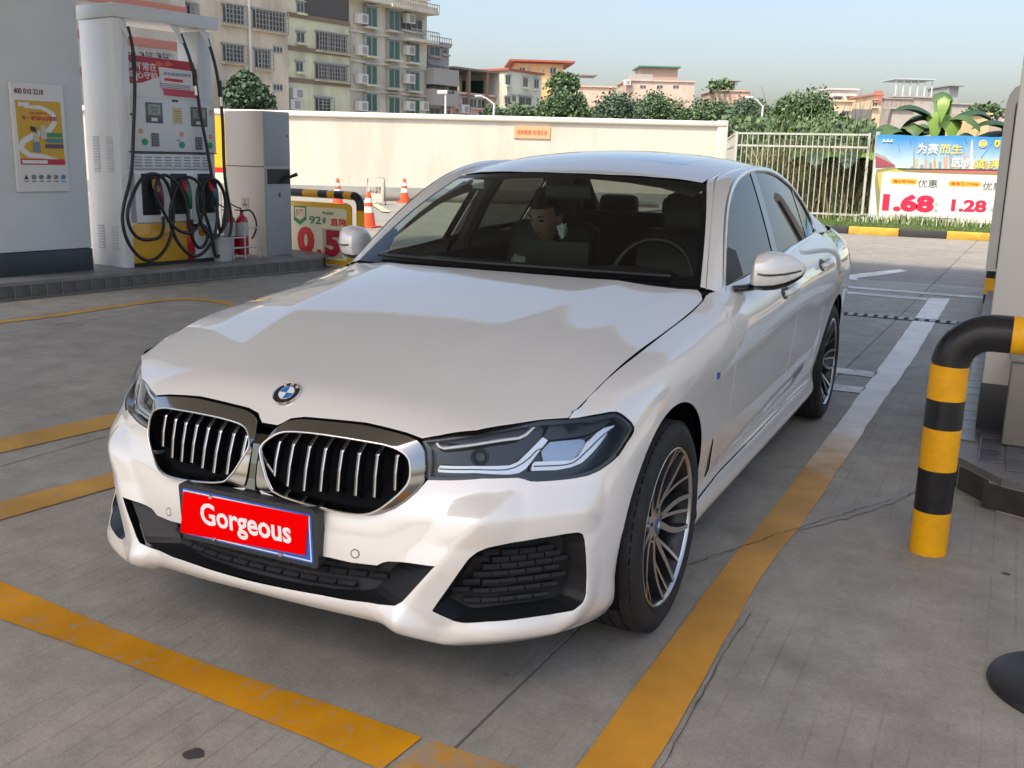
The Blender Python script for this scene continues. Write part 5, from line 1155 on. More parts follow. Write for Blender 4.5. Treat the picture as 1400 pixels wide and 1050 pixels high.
isheet('figure_body', [(SC(-.91), 1.47), (SC(-.85), 1.47), (SC(-.86), 1.58), (SC(-.90), 1.58)], pn+.006, M_('print_cream', (.55, .50, .42), .4), pc); isheet('figure_hair', [(SC(-.93), 1.58), (SC(-.87), 1.55), (SC(-.88), 1.61), (SC(-.93), 1.62)], pn+.008, PDG, pc)
isheet('parcel', [(SC(-.83), 1.50), (SC(-.77), 1.50), (SC(-.77), 1.63), (SC(-.83), 1.63)], pn+.008, M_('print_cream', (.55, .50, .42), .4), pc)
isheet('small_logo', [(SC(-1.04), 1.80), (SC(-.93), 1.80), (SC(-.93), 1.84), (SC(-1.04), 1.84)], pn+.006, PWH, pc)
text('phone_number', '400 010 3218', .08, M_('print_maroon', (.22, .01, .03), .4), ITM(SC(-.92), 1.945, pn+.001), pc, bold=.001, fit=(.30, .052))
text('headline', '车一箱油QQ精彩', .05, RDP, ITM(SC(-.825), 1.695, pn+.003), pc, bold=.0012, fit=(.37, .046))
text('headline_small', '加油好礼', .03, RDP, ITM(SC(-.83), 1.745, pn+.003), pc, fit=(.20, .026))
for k in range(6):
    s0 = SC(-1.01+k*.078); bm = bmesh.new(); M = frame_m(isl(s0, 1.13, pn+.001), IE, (0, 0, 1))
    if k == 0: add_prism(bm, [(-.022, -.02), (.022, -.02), (0, .022)], 0, .002, M)
    elif k == 5: add_lathe(bm, [(0, .002), (.024, .002), (.024, 0)], 20, M)
    else: add_lathe(bm, [(.018, 0), (.018, .002), (.023, .002), (.023, 0)], 20, M); add_box(bm, (0, 0, .001), (.036, .004, .002), .8, M=M); add_box(bm, (0, 0, .001), (.010, .022, .002), M=M)
    bm_obj('safety_symbol', bm, PBL if k == 5 else PDG, pc); isheet('symbol_caption', [(s0-.022, 1.085), (s0+.022, 1.085), (s0+.022, 1.092), (s0-.022, 1.092)], pn+.001, PDG, pc)
# ---- the fuel pump
pump = thing('fuel_pump', 'tall white fuel pump with three looped black hoses and nozzles on the left island', 'fuel pump', (0, 0, 0))
PMW = M_('pump_white', (.82, .83, .83), .32, coat=.3, vary=.05, vscale=2); PMG = M_('pump_grey', (.62, .65, .67), .35, coat=.2)
ip('left_column', 0, .17, .16, 2.74, -.60, .0, PMW, pump, .008); ip('right_column', 1.10, 1.28, .16, 2.72, -.42, -.06, PMG, pump, .006)
ip('top_beam', -.02, 1.34, 2.745, 2.885, -.62, .03, PMG, pump, .012)
ip('cabinet_body', .172, 1.10, .19, 1.95, -.48, -.035, PMW, pump, .004)
ip('plinth', .10, 1.18, .162, .205, -.50, .02, BLACK_MATT, pump)
ip('display_fascia', .13, 1.235, 1.40, 1.965, -.034, .03, PMG, pump, .01); ip('lower_fascia_edge', .11, 1.235, 1.385, 1.398, -.02, .034, DARK_GREY, pump)
ip('vent_fascia', .06, 1.20, 1.215, 1.375, -.034, .018, PMG, pump, .006)
ip('nozzle_fascia', .09, 1.19, .64, 1.20, -.034, .0, PMW, pump, .004); ip('base_panel', .10, .80, .205, .628, -.034, .002, M_('pump_yellow', (.72, .38, .02), .3, coat=.4), pump, .002)
ip('red_stripe', .802, .90, .205, .628, -.034, .0025, M_('pump_red', (.55, .012, .02), .3, coat=.4), pump, .002); ip('white_panel', .902, 1.19, .205, .628, -.034, .002, PMW, pump, .002)
# louvres in the side of the left column and the vent fascia (pressed slots)
def icbox(bm, s, z, n, ds, dz, dn, tilt=0): add_box(bm, (n, s, z), (dn, ds, dz), M=IM)
VS = M_('slot_dark', (.10, .11, .115), .7)
for row in range(4):
    for c in range(8):
        ip('vent_slot', .16+c*.126, .25+c*.126, 1.245+row*.030, 1.254+row*.030, .0175, .020, VS, pump)
# side louvres on the face towards the camera (two columns, two groups)
lm = None
for z0, nn in ((1.18, 13), (.36, 9)):
    for c0 in (-.42, -.17):
        for k in range(nn):
            if lm is None:
                bm = bmesh.new(); add_box(bm, (0, 0, 0), (.11, .012, .016), bev=.003); lm = bpy.data.meshes.new('louvre'); bm.to_mesh(lm); bm.free(); lm.materials.append(PMG)
            w = isl(-.003, z0+k*.030, c0); link('louvre', lm, pump, loc=w, rot=(math.radians(25), 0, math.atan2(IN[1], IN[0])))
def ipc(name, s, z, n, r, mat, parent, t=.004, seg=24):
    M = frame_m(isl(s, z, n), IE, (0, 0, 1)); bm = bmesh.new(); add_lathe(bm, [(0, t), (r, t), (r*1.02, 0)], seg, M); return bm_obj(name, bm, mat, parent, smooth=True)
LCD = M_('lcd', (.30, .34, .33), .2); KEY = M_('key_dark', (.10, .10, .11), .4)
for s0, s1, z0, z1 in ((.32, .53, 1.70, 1.915), (.90, 1.12, 1.685, 1.895)):
    d = ip('display', s0, s1, z0, z1, .030, .036, M_('display_bezel', (.10, .11, .12), .3), pump, .002); ip('lcd_window', s0+.03, s1-.03, z0+.085, z1-.02, .036, .0375, LCD, d); ip('badge', s0+.065, s1-.07, z0+.02, z0+.055, .036, .038, PWH, d)
    text('digits', '50.12\n37.9', .05, PDG, ITM((s0+s1)/2, z0+.14, .0376), d, fit=(.09, .07))
ip('notice_plate', .66, .785, 1.70, 1.875, .030, .032, M_('notice_cream', (.55, .48, .30), .4), pump)
for k in range(5): ip('notice_line', .68, .765, 1.73+k*.026, 1.737+k*.026, .032, .0325, M_('notice_ink', (.25, .18, .05), .5), pump)
for s0, z0 in ((.375, 1.455), (.945, 1.43)):
    kp = ip('keypad', s0, s0+.095, z0, z0+.14, .030, .036, KEY, pump, .002)
    for r in range(4):
        for c in range(3): ip('key', s0+.010+c*.028, s0+.030+c*.028, z0+.015+r*.030, z0+.036+r*.030, .036, .040, M_('key_grey', (.22, .23, .24), .4), kp)
GRN = M_('button_green', (.01, .30, .14), .3); ORB = M_('badge_orange', (.65, .22, .04), .35)
for s, z in ((.29, 1.50), (.765, 1.478), (1.145, 1.48)): ipc('start_button', s, z, .030, .036, GRN, pump, .008)
for s, z in ((.247, 1.612), (.767, 1.592), (1.16, 1.577)): ipc('grade_badge', s, z, .030, .025, ORB, pump, .003); text('grade', '92', .03, PWH, ITM(s, z, .0335), pump, fit=(.024, .02))
ipc('lock', .14, 1.78, .030, .012, DARK_GREY, pump); ipc('knob', 1.185, 1.845, .030, .026, M_('brass', (.5, .3, .15), .3, .8), pump, .012)
ip('name_badge', .66, .74, 1.935, 1.958, .030, .034, PDG, pump)
text('caution', '注意', .02, PDG, ITM(.72, 1.53, .0305), pump, fit=(.045, .02))
# scallop badge: ribbed fan in a red ring on the white panel
sh = []
for k in range(25):
    a = math.radians(-30+240*k/24); sh.append((.052*math.cos(a)*(1+.05*math.cos(7*a)), .050*math.sin(a)*(1+.05*math.cos(7*a))))
sh += [(-.020, -.045), (.020, -.045)]
M = frame_m(isl(1.02, .515, .0025), IE, (0, 0, 1)); bm = bmesh.new(); add_prism(bm, [(x*1.18, y*1.18) for x, y in sh], 0, .002, M); bd = bm_obj('shell_badge', bm, M_('pump_red', (.55, .012, .02), .3), pump); bm = bmesh.new(); add_prism(bm, sh, .002, .004, M); bm_obj('shell_face', bm, M_('badge_yellow', (.72, .38, .02), .3), bd)
bm = bmesh.new()
for k in range(-3, 4): a = math.radians(90+k*19); add_box(bm, (.024*math.cos(a), -.02+.03*math.sin(a), .0045), (.0025, .05, .001), a-math.pi/2, M=M)
bm_obj('rib', bm, M_('pump_red', (.55, .012, .02), .3), bd)
# header sign between the columns
hs = thing('pump_header_sign', 'red and white slogan board standing on top of the fuel pump body', 'sign', (0, 0, 0))
isheet('board', [(.06, 1.97), (1.20, 1.97), (1.06, 2.385), (.06, 2.40)], -.10, PWH, hs, .012)
isheet('red_field', [(.062, 2.11), (.20, 2.10), (.38, 2.12), (.52, 2.17), (.60, 2.20), (1.115, 2.20), (1.055, 2.383), (.062, 2.398)], -.087, M_('sign_red', (.46, .012, .045), .35), hs)
isheet('leaflet', [(.63, 2.00), (1.12, 1.99), (1.05, 2.285), (.59, 2.30)], -.084, PWH, hs); isheet('leaflet_foot', [(.645, 2.005), (1.10, 1.995), (1.085, 2.075), (.63, 2.08)], -.0815, M_('sign_pink', (.55, .06, .12), .35), hs)
for a, b in ((.60, 2.33), (.72, 2.34)): isheet('flower', [(a+.05*math.cos(t)*(1+.3*math.cos(3*t)), b+.025*math.sin(t)) for t in np.linspace(0, 2*math.pi, 16, endpoint=False)], -.0845, M_('flower_orange', (.6, .14, .06), .4), hs)
text('slogan', '关怀常在', .1, PWH, ITM(.385, 2.29, -.084), hs, bold=.0015, fit=(.36, .085)); text('slogan', '暖心守护', .1, PWH, ITM(.40, 2.20, -.084), hs, bold=.0015, fit=(.34, .08))
text('leaflet_title', '贵宾感恩回馈季', .05, M_('ink_blue', (.05, .08, .25), .4), ITM(.83, 2.235, -.0815), hs, fit=(.36, .036)); isheet('pill', [(.66, 2.16), (.90, 2.155), (.90, 2.185), (.66, 2.19)], -.0815, M_('pump_red', (.55, .012, .02), .3), hs)
for k in range(3): isheet('leaflet_line', [(.60, 2.125-.018*k), (1.0, 2.12-.018*k), (1.0, 2.126-.018*k), (.60, 2.131-.018*k)], -.0815, M_('ink_blue', (.05, .08, .25), .4), hs)
# hoses: from the beam arms down past the pump, looped back to the nozzles
HOSE = M_('hose_rubber', (.012, .012, .013), .38, spec=.5)
def spline3(P, n):
    P = np.array(P, float); d = np.concatenate([[0], np.cumsum(np.linalg.norm(np.diff(P, axis=0), axis=1))]); t = np.linspace(0, d[-1], n); return np.stack([interp_nat(d, P[:, k], t) for k in range(3)], 1)
def hz(l): return [isl(s, z, n) for s, z, n in l]
NZ = [(.37, .98), (.742, .97), (1.11, .95)]
loops = [
 [(.165, 2.66, .02), (.175, 2.5, .06), (.17, 2.3, .09), (.15, 1.9, .09), (.10, 1.5, .10), (.03, 1.1, .11), (-.09, .75, .12), (-.02, .40, .13), (.20, .24, .13), (.42, .36, .12), (.54, .62, .11), (.54, .90, .11), (.40, 1.14, .13), (.20, 1.15, .15), (.02, .95, .16), (-.06, .70, .16), (.05, .50, .16), (.25, .47, .15), (.40, .56, .12), (.43, .70, .09)],
 [(.82, 2.66, .02), (.88, 2.45, .06), (.93, 2.2, .09), (.99, 1.8, .09), (1.05, 1.45, .10), (1.10, 1.1, .11), (1.14, .75, .12), (1.05, .42, .13), (.80, .25, .13), (.60, .40, .12), (.50, .66, .12), (.56, .95, .13), (.72, 1.13, .14), (.86, 1.08, .15), (.94, .85, .14), (.88, .62, .13), (.72, .52, .16), (.50, .60, .17), (.36, .80, .17), (.30, 1.0, .16), (.40, 1.15, .15), (.60, 1.05, .14), (.70, .85, .14), (.74, .55, .14), (.88, .34, .13), (.99, .45, .12), (.93, .60, .11), (.80, .68, .09)],
 [(1.18, 2.64, .02), (1.23, 2.4, .06), (1.27, 2.1, .08), (1.29, 1.7, .09), (1.28, 1.3, .10), (1.30, .95, .11), (1.34, .65, .12), (1.24, .34, .12), (1.12, .22, .11), (1.06, .40, .12), (.96, .72, .13), (.92, .95, .14), (1.03, 1.12, .14), (1.18, 1.05, .13), (1.26, .80, .14), (1.20, .55, .15), (1.04, .45, .15), (.90, .60, .15), (.85, .85, .14), (.95, 1.08, .13), (1.10, 1.10, .16), (1.22, .95, .15), (1.24, .72, .13), (1.18, .50, .11), (1.14, .68, .09)],
]
NC = [M_('nozzle_maroon', (.09, .012, .02), .35), M_('nozzle_green', (.01, .13, .07), .35), M_('nozzle_blue', (.02, .10, .16), .35)]; CC = [M_('holster_yellow', (.45, .28, .03), .4), M_('holster_red', (.45, .02, .04), .4), M_('holster_red', (.45, .02, .04), .4)]
for k, (ns, nz) in enumerate(NZ):
    ip('holster', ns-.13, ns+.085, .72, 1.165, .0, .012, M_('holster_black', (.015, .016, .02), .5), pump, .004)
    hp = thing('fuel_nozzle', 'maroon grip fuel nozzle with a yellow cover hanging in the left holster|green grip fuel nozzle with a red cover hanging in the middle holster|dark blue grip fuel nozzle hanging in the right holster'.split('|')[k], 'fuel nozzle', (0, 0, 0), group='nozzles hanging on the fuel pump')
    bm = bmesh.new(); add_tube(bm, hz([(ns+.02, 1.13, .05), (ns+.03, 1.05, .08), (ns+.02, .96, .10), (ns+.04, .86, .10), (ns+.055, .78, .09)]), [.026, .034, .045, .032, .020], 12); bm_obj('grip', bm, NC[k], hp, smooth=True)
    bm = bmesh.new(); add_tube(bm, hz([(ns, 1.10, .05), (ns-.01, 1.02, .085), (ns, .97, .11)]), [.03, .036, .028], 10); bm_obj('splash_cover', bm, CC[k], hp, smooth=True)
    bm = bmesh.new(); add_tube(bm, hz([(ns-.02, .94, .12), (ns-.05, .86, .13), (ns-.035, .78, .12), (ns+.03, .74, .10)]), .007, 8); bm_obj('guard', bm, BLACK_MATT, hp, smooth=True)
    bm = bmesh.new(); add_tube(bm, hz([(ns+.055, .78, .09), (ns+.058, .72, .09), (ns+.06, .66, .09)]), [.017, .019, .016], 12); bm_obj('swivel', bm, SATIN, hp, smooth=True)
    P = loops[k]+[(ns+.062, .66, .09)]
    if k != 0: P = loops[k][:-1]+[(ns+.062, .60, .10), (ns+.062, .66, .09)]
    tube('hose', [tuple(p) for p in spline3(hz(P), 150)], .0185, HOSE, hp, 10)
    s0 = (.10, .77, 1.13)[k]
    bm = bmesh.new(); add_tube(bm, hz([(s0-.03, 2.745, -.02), (s0, 2.71, .0), (s0+.03, 2.64, .015), (s0+.055, 2.56, .035)]), [.022, .028, .026, .020], 10); add_tube(bm, hz([(s0+.02, 2.745, -.01), (s0+.045, 2.70, .0), (s0+.04, 2.64, .01)]), .012, 8); bm_obj('hose_arm', bm, PMG, pump, smooth=True)
    a = loops[k]; bm = bmesh.new(); add_tube(bm, hz([(a[2][0]+.0, a[2][1]+.10, .085), (a[2][0], a[2][1]-.08, .09)]), .024, 12); bm_obj('breakaway', bm, BLACK_MATT, hp, smooth=True); bm = bmesh.new(); add_tube(bm, hz([(a[2][0]+.002, a[2][1]-.08, .09), (a[2][0]+.008, a[2][1]-.18, .09)]), .019, 12); bm_obj('breakaway_sleeve', bm, SATIN, hp, smooth=True)
# ---- service cabinet at the island end
cab = thing('service_cabinet', 'tall grey steel service cabinet with a bin slot at the end of the left island', 'cabinet', (0, 0, 0))
CBF = M_('cabinet_grey', (.33, .36, .39), .4, vary=.08, vscale=2); CBT = M_('cabinet_tan', (.52, .48, .42), .45, vary=.1, vscale=2)
ip('cabinet_body', 1.96, 2.385, .165, 1.905, -.70, .0, CBT, cab, .006); ip('door_upper', 1.975, 2.37, 1.26, 1.885, .0, .010, CBF, cab, .003); ip('door_lower', 1.975, 2.37, .18, 1.245, .0, .010, CBF, cab, .003)
ip('bin_slot', 2.0, 2.36, 1.04, 1.22, .008, .013, M_('slot_black', (.012, .012, .014), .4), cab); ip('seam', 1.957, 1.961, 1.24, 1.25, -.69, .0, DARK_GREY, cab)
bm = bmesh.new(); add_tube(bm, hz([(2.2, 1.06, .02), (2.30, 1.12, .06), (2.40, 1.16, .10)]), [.012, .018, .024], 8); bm_obj('handle', bm, BLACK_MATT, cab, smooth=True)
frs = ip('recycling_symbol', 2.13, 2.24, .86, .95, .010, .0115, M_('symbol_grey', (.32, .34, .36), .4), cab); bm = bmesh.new(); M = ITM(2.185, .905, .012); add_prism(bm, [(-.01, -.03), (.03, -.01), (.012, .0), (.02, .03), (.0, .03), (-.012, .0)], 0, .002, M); bm_obj('symbol_mark', bm, PDG, frs)
ipc('lock', 2.33, 1.62, .010, .010, DARK_GREY, cab)
ss = thing('rating_plaque', None, None); ss.parent = cab
M = frame_m(isl(1.957, .80, -.36), IN, (0, 0, 1)); bm = bmesh.new(); add_prism(bm, rounded(.13, .13, .02), 0, .002, M); bm_obj('plaque', bm, M_('symbol_grey2', (.36, .33, .30), .5), ss); bm = bmesh.new(); add_box(bm, (0, .02, .003), (.01, .05, .002), M=M); add_box(bm, (0, -.025, .003), (.07, .02, .002), M=M); bm_obj('plaque_mark', bm, DARK_GREY, ss)
# ---- fire extinguishers in a wire stand, bucket
FR = M_('extinguisher_red', (.42, .010, .02), .25, coat=.5)
for k, (s, n) in enumerate(((1.52, -.14), (1.66, -.08))):
    e = thing('fire_extinguisher', ['red fire extinguisher half hidden behind the nearer one beside the cabinet', 'red fire extinguisher with black hose in front of the grey cabinet'][k], 'fire extinguisher', tuple(isl(s, .17, n)), group='fire extinguishers in the wire stand')
    lathe('cylinder', [(0, .03), (.07, .03), (.076, .05), (.076, .42), (.065, .47), (.03, .50), (.024, .53), (0, .53)], FR, e, 24)
    lathe('label', [(.0768, .26), (.0768, .42)], M_('label_silver', (.50, .48, .47), .4), e, 24); bm = bmesh.new(); add_tube(bm, [(0, 0, .53), (0, 0, .57)], .018, 10); add_tube(bm, [(.0, 0, .58), (-.04, -.05, .60), (-.08, -.10, .64)], .008, 8); add_tube(bm, [(0, 0, .56), (-.05, -.06, .565)], .007, 8); bm_obj('valve', bm, BLACK_MATT, e, smooth=True)
    if k: tube('hose', [tuple(p) for p in spline3([(0, .02, .55), (.05, .08, .56), (.10, .13, .46), (.11, .12, .32), (.08, .08, .22)], 20)], .011, HOSE, e, 8)
st_ = thing('wire_stand', 'bent white tube stand holding the fire extinguishers', 'stand', tuple(isl(1.6, .17, -.06)))
WT = M_('tube_white', (.55, .54, .52), .35)
def rel(l): o = isl(1.6, .17, -.06); return [tuple(isl(s, z, n)-o) for s, z, n in l]
for pts in ([(1.58, .17, .06), (1.58, .50, .06), (1.62, .53, .06), (1.76, .53, .06), (1.80, .50, .06), (1.80, .17, .06)], [(1.40, .30, .06), (1.80, .30, .06)], [(1.40, .42, .06), (1.60, .42, .06)], [(1.40, .17, .06), (1.40, .45, .06)], [(1.40, .30, -.22), (1.80, .30, -.22)], [(1.80, .17, -.22), (1.80, .50, -.22)]): tube('rail', rel(pts), .010, WT, st_, 8)
bk = lathe('waste_bucket', [(0, 0), (.10, 0), (.125, .28), (.135, .285), (.128, .27), (.09, .01)], M_('bucket_grey', (.42, .43, .42), .5), None, 24, loc=tuple(isl(1.24, .166, .07))); tag(bk, 'small pale grey plastic bucket standing at the foot of the pump', 'bucket')
# ---- striped guard bar with the yellow price board
def chipped(name, col, dark, chip, rough):
    """brushed-on paint with runs, grime and small chips"""
    m, nt, b = _new(name); L = nt.links.new; N = nt.nodes.new; g = N('ShaderNodeNewGeometry')
    def nz(s, d, r): n = N('ShaderNodeTexNoise'); n.inputs['Scale'].default_value = s; n.inputs['Detail'].default_value = d; n.inputs['Roughness'].default_value = r; L(g.outputs['Position'], n.inputs['Vector']); return n.outputs['Fac']
    def rp(f, a, b_, c0, c1): r = N('ShaderNodeValToRGB'); r.color_ramp.elements[0].position = a; r.color_ramp.elements[1].position = b_; r.color_ramp.elements[0].color = (*c0, 1); r.color_ramp.elements[1].color = (*c1, 1); L(f, r.inputs[0]); return r.outputs[0]
    base = rp(nz(7, 8, .75), .35, .65, dark, col); ch = rp(nz(34, 6, .8), .66, .69, (0, 0, 0), (1, 1, 1)); x = N('ShaderNodeMix'); x.data_type = 'RGBA'; L(ch, x.inputs[0]); L(base, x.inputs[6]); x.inputs[7].default_value = (*chip, 1); L(x.outputs[2], b.inputs['Base Color'])
    b.inputs['Roughness'].default_value = rough; b.inputs['Specular IOR Level'].default_value = .35; bp = N('ShaderNodeBump'); bp.inputs['Strength'].default_value = .25; bp.inputs['Distance'].default_value = .003; L(nz(45, 5, .6), bp.inputs['Height']); L(bp.outputs[0], b.inputs['Normal']); return m
SY = chipped('guard_yellow', (.95, .46, .0), (.74, .34, .01), (.16, .07, .03), .42); SK = chipped('guard_black', (.012, .013, .015), (.025, .025, .025), (.30, .17, .03), .3)
def guard(name, label, P, rad, stripes, parent=None, cat='guard rail'):
    """bent steel tube painted in yellow and black bands; P world polyline, stripes = arc-length limits"""
    root = thing(name, label, cat, tuple(P[0])); P = np.array(P); d = np.concatenate([[0], np.cumsum(np.linalg.norm(np.diff(P, axis=0), axis=1))])
    for i, (a, b, c) in enumerate(stripes):
        n = max(2, int((b-a)/.02)); t = np.linspace(a, b, n); Q = np.stack([np.interp(t, d, P[:, k]) for k in range(3)], 1)-P[0]
        tube('yellow_band' if c else 'black_band', [tuple(q) for q in Q], rad, SY if c else SK, root, 24)
    return root
def bend(p0, corner, p1, r, n=14):
    a = Vector(p0); c = Vector(corner); b = Vector(p1); u = (a-c).normalized(); v = (b-c).normalized(); q0 = c+u*r; out = [tuple(a)]
    q1 = c+v*r; ctr = c+(u+v)*r
    for k in range(n+1):
        t = math.pi/2*k/n; out.append(tuple(ctr-u*r*math.sin(t)*1.0-v*r*math.cos(t)*1.0 if False else ctr-v*r*math.cos(t)-u*r*math.sin(t)))
    out.append(tuple(b)); return out
SB = 2.98
pl_ = [isl(SB, 0, .62), isl(SB, .905, .62), isl(SB, .905, -1.2)]; bl = bend(pl_[0], pl_[1], pl_[2], .13)
stp = [(0, .22, 1), (.22, .42, 0), (.42, .60, 1), (.60, .72, 0), (.72, .97, 0), (.97, 1.11, 1), (1.11, 1.27, 0), (1.27, 1.40, 1), (1.40, 1.57, 0), (1.57, 1.85, 1), (1.85, 2.1, 0), (2.1, 2.4, 1)]
stp[2] = (.42, .72, 1); stp[3] = (.7201, .74, 1)
guard('guard_rail', 'yellow and black striped guard bar behind the yellow price board', bl, .052, stp)
pb = thing('price_board', 'yellow framed price board reading 0.5 hung on the striped guard bar', 'sign', (0, 0, 0))
E_ = -IE; PBM = frame_m(isl(SB-.07, 0, 0), IN, (0, 0, 1))      # local x = outwards (right in view), y up, z towards the camera
def pbp(u, v): 
    X = on_plane(u, v, isl(SB-.08, 0, 0), IE); return float((X-isl(SB-.08, 0, 0))@IN), float(X[2])
bm = bmesh.new(); add_prism(bm, [(x-.075, y+.405) for x, y in rounded(1.22, .79, .07)], -.012, .010, PBM); bm_obj('yellow_panel', bm, M_('board_yellow', (.80, .46, .02), .35, coat=.3), pb)
bm = bmesh.new(); add_prism(bm, [(x-.085, y+.405) for x, y in rounded(1.08, .66, .03)], .0102, .013, PBM); bm_obj('cream_panel', bm, M_('board_cream', (.85, .78, .55), .4), pb)
def ptxt(name, s, rect, mat, parent, M, conv, bold=.002, z=.0135):
    (x0, z1), (x1, z0) = conv(rect[0], rect[1]), conv(rect[2], rect[3]); return text(name, s, .2, mat, M @ Matrix.Translation(((x0+x1)/2, (z0+z1)/2, z)), parent, bold=bold, fit=(abs(x1-x0), abs(z1-z0)), ext=.0008)
RD = M_('board_red', (.72, .02, .02), .4); RD2 = M_('board_crimson', (.42, .015, .04), .4); GN = M_('board_green', (.01, .24, .08), .4)
(xa, za), (xb, zb) = pbp(441, 312), pbp(469, 354); bm = bmesh.new(); add_prism(bm, [(xa, zb), (xb, zb), (xb, za), (xa, za)], .0132, .0145, PBM); bm_obj('patch', bm, M_('board_patch', (.52, .47, .33), .5), pb)
for s_, rc, m in (('0', (406.5, 308.5, 430.5, 348), RD), ('.', (433, 340.5, 440.5, 349), RD), ('5', (444, 314, 466, 352), RD2), ('92', (423, 295, 439.5, 307), GN), ('#', (441, 297, 446, 306), GN), ('直降', (452, 298, 475, 310.5), RD), ('每周四', (441, 289, 456, 294.5), GN)):
    ptxt('digit' if s_ in '0.5' else 'lettering', s_, rc, m, pb, PBM, pbp, bold=.012 if s_ in '0.5' else .004, z=.0150)
for s_, rc in (('元', (470, 337, 474, 341)), ('/', (471, 342, 473, 346)), ('升', (470, 346, 474, 350))): ptxt('lettering', s_, rc, GN, pb, PBM, pbp, .002, z=.0150)
a = [pbp(u, v) for u, v in ((402, 281), (419, 282), (419, 299), (420.5, 299), (410.5, 307.5), (400.5, 299.5), (402, 299.5))]; bm = bmesh.new(); add_prism(bm, a, .0132, .0145, PBM); bm_obj('arrow_badge', bm, GN, pb)
a = [pbp(u, v) for u, v in ((403.5, 283), (417.5, 284), (417.5, 296), (410.5, 301), (404, 296))]; bm = bmesh.new(); add_prism(bm, a, .0147, .0155, PBM); bm_obj('arrow_face', bm, M_('board_cream', (.85, .78, .55), .4), pb)
ptxt('lettering', '降', (405, 285, 417, 297), M_('faded_red', (.60, .22, .16), .5), pb, PBM, pbp, .002, z=.0160)

# ================================================================ RIGHT ISLAND
ir = thing('right_island', 'rounded end of the tiled kerb island at the right edge of the lane', 'kerb island', (0, 0, 0))
ro = [(1.63, 14.0), (1.63, 6.2), (1.60, 5.1), (1.60, 4.3), (1.60, 3.7), (1.61, 3.25), (1.68, 2.90), (1.86, 2.64), (2.15, 2.52), (2.5, 2.55), (2.8, 2.7), (3.1, 3.2), (3.15, 4.5), (3.2, 14.0)]
bm = bmesh.new(); add_prism(bm, ro, -.01, .118); bm_obj('core', bm, GROUT, ir)
bm = bmesh.new(); add_prism(bm, ro, .118, .150); bm_obj('coping', bm, M_('coping_grey', (.20, .195, .185), .45, vary=.3, vscale=4), ir)
pth = resamp(np.array(ro[:12]), 500, False); dl = np.concatenate([[0], np.cumsum(np.linalg.norm(np.diff(pth, axis=0), axis=1))])
tb = bmesh.new(); add_box(tb, (0, 0, 0), (.014, .212, .108), bev=.003); tm2 = bpy.data.meshes.new('tile'); tb.to_mesh(tm2); tb.free(); tm2.materials.append(M_('kerb_tile_dark', (.055, .05, .045), .3, vary=.4, vscale=7, bump=.15))
stt = 4.0
while stt < dl[-1]:
    p = [np.interp(stt, dl, pth[:, k]) for k in range(2)]; q = [np.interp(stt+.04, dl, pth[:, k]) for k in range(2)]; link('tile', tm2, ir, loc=(p[0], p[1], .062), rot=(0, 0, math.atan2(q[1]-p[1], q[0]-p[0])-math.pi/2)); stt += .226
# brick-like paving tiles on top, near edge rows
tb = bmesh.new(); add_box(tb, (0, 0, 0), (.105, .215, .008), bev=.002); tm3 = bpy.data.meshes.new('tile'); tb.to_mesh(tm3); tb.free(); tm3.materials.append(M_('top_tile', (.11, .115, .125), .22, vary=.3, vscale=6, bump=.1))
rop = np.array(ro); k = 0
for iy in range(52):
    for ix in range(18):
        if iy > 20 and ix > 4: continue
        x = 1.70+ix*.112; y = 2.66+iy*.223+(.11 if ix % 2 else 0)
        if in_poly(np.array([[x, y]]), rop)[0] and poly_dist(np.array([[x, y]]), rop)[0] > .085 and k < 290: link('tile', tm3, ir, loc=(x, y, .1535)); k += 1
cr = thing('white_column', 'cream square column with a dark painted foot on the right island', 'pillar', (0, 0, 0))
box('shaft', (2.18, 3.98, 3.2), (.90, .90, 5.7), M_('column_cream', (.72, .69, .62), .55, vary=.06, vscale=2), cr, bev=.01); box('foot', (2.18, 3.98, .27), (.908, .908, .235), M_('column_foot', (.035, .038, .042), .45), cr, bev=.005)
bx = thing('grey_cabinet', 'low taupe metal cabinet against the front of the cream column', 'cabinet', (0, 0, 0)); box('casing', (2.18, 3.36, .36), (.66, .30, .40), M_('taupe_metal', (.26, .24, .21), .45, vary=.08), bx, bev=.008); box('lid', (2.18, 3.36, .572), (.68, .32, .02), M_('taupe_metal', (.26, .24, .21), .45), bx, bev=.004)
# round ended casing of the farther dispenser and its striped post
fd = thing('dispenser_casing', 'tall grey casing with rounded top and a dark slot behind the cream column', 'dispenser', (0, 0, 0))
cas = [(1.585, .37), (1.585, 2.10), (1.605, 2.19), (1.65, 2.26), (1.70, 2.29), (1.86, 2.29), (1.86, .37)]
CM = frame_m((0, 10.0, 0), (1, 0, 0), (0, 0, 1)); bm = bmesh.new(); add_prism(bm, cas, -.5, .0, CM); bm_obj('casing', bm, M_('casing_grey', (.58, .54, .48), .4, vary=.06), fd)
bm = bmesh.new(); add_prism(bm, [(1.68, .40), (1.675, 2.08), (1.705, 2.17), (1.80, 2.18), (1.80, .40)], .0, .004, CM); bm_obj('slot', bm, M_('slot_brown', (.05, .045, .04), .5), fd)
guard('striped_post', 'short black and yellow striped post under the grey dispenser casing', [(1.665, 10.2, .0), (1.665, 10.2, .42)], .072, [(0, .10, 0), (.10, .28, 1), (.28, .42, 0)], cat='post')
bR = bend((1.625, 2.0, 0), (1.625, 2.0, .865), (3.0, 2.0, .865), .135); bR = bR[:-1]+bend((3.0, 2.0, .865), (3.4, 2.0, .865), (3.4, 2.0, 0), .135)
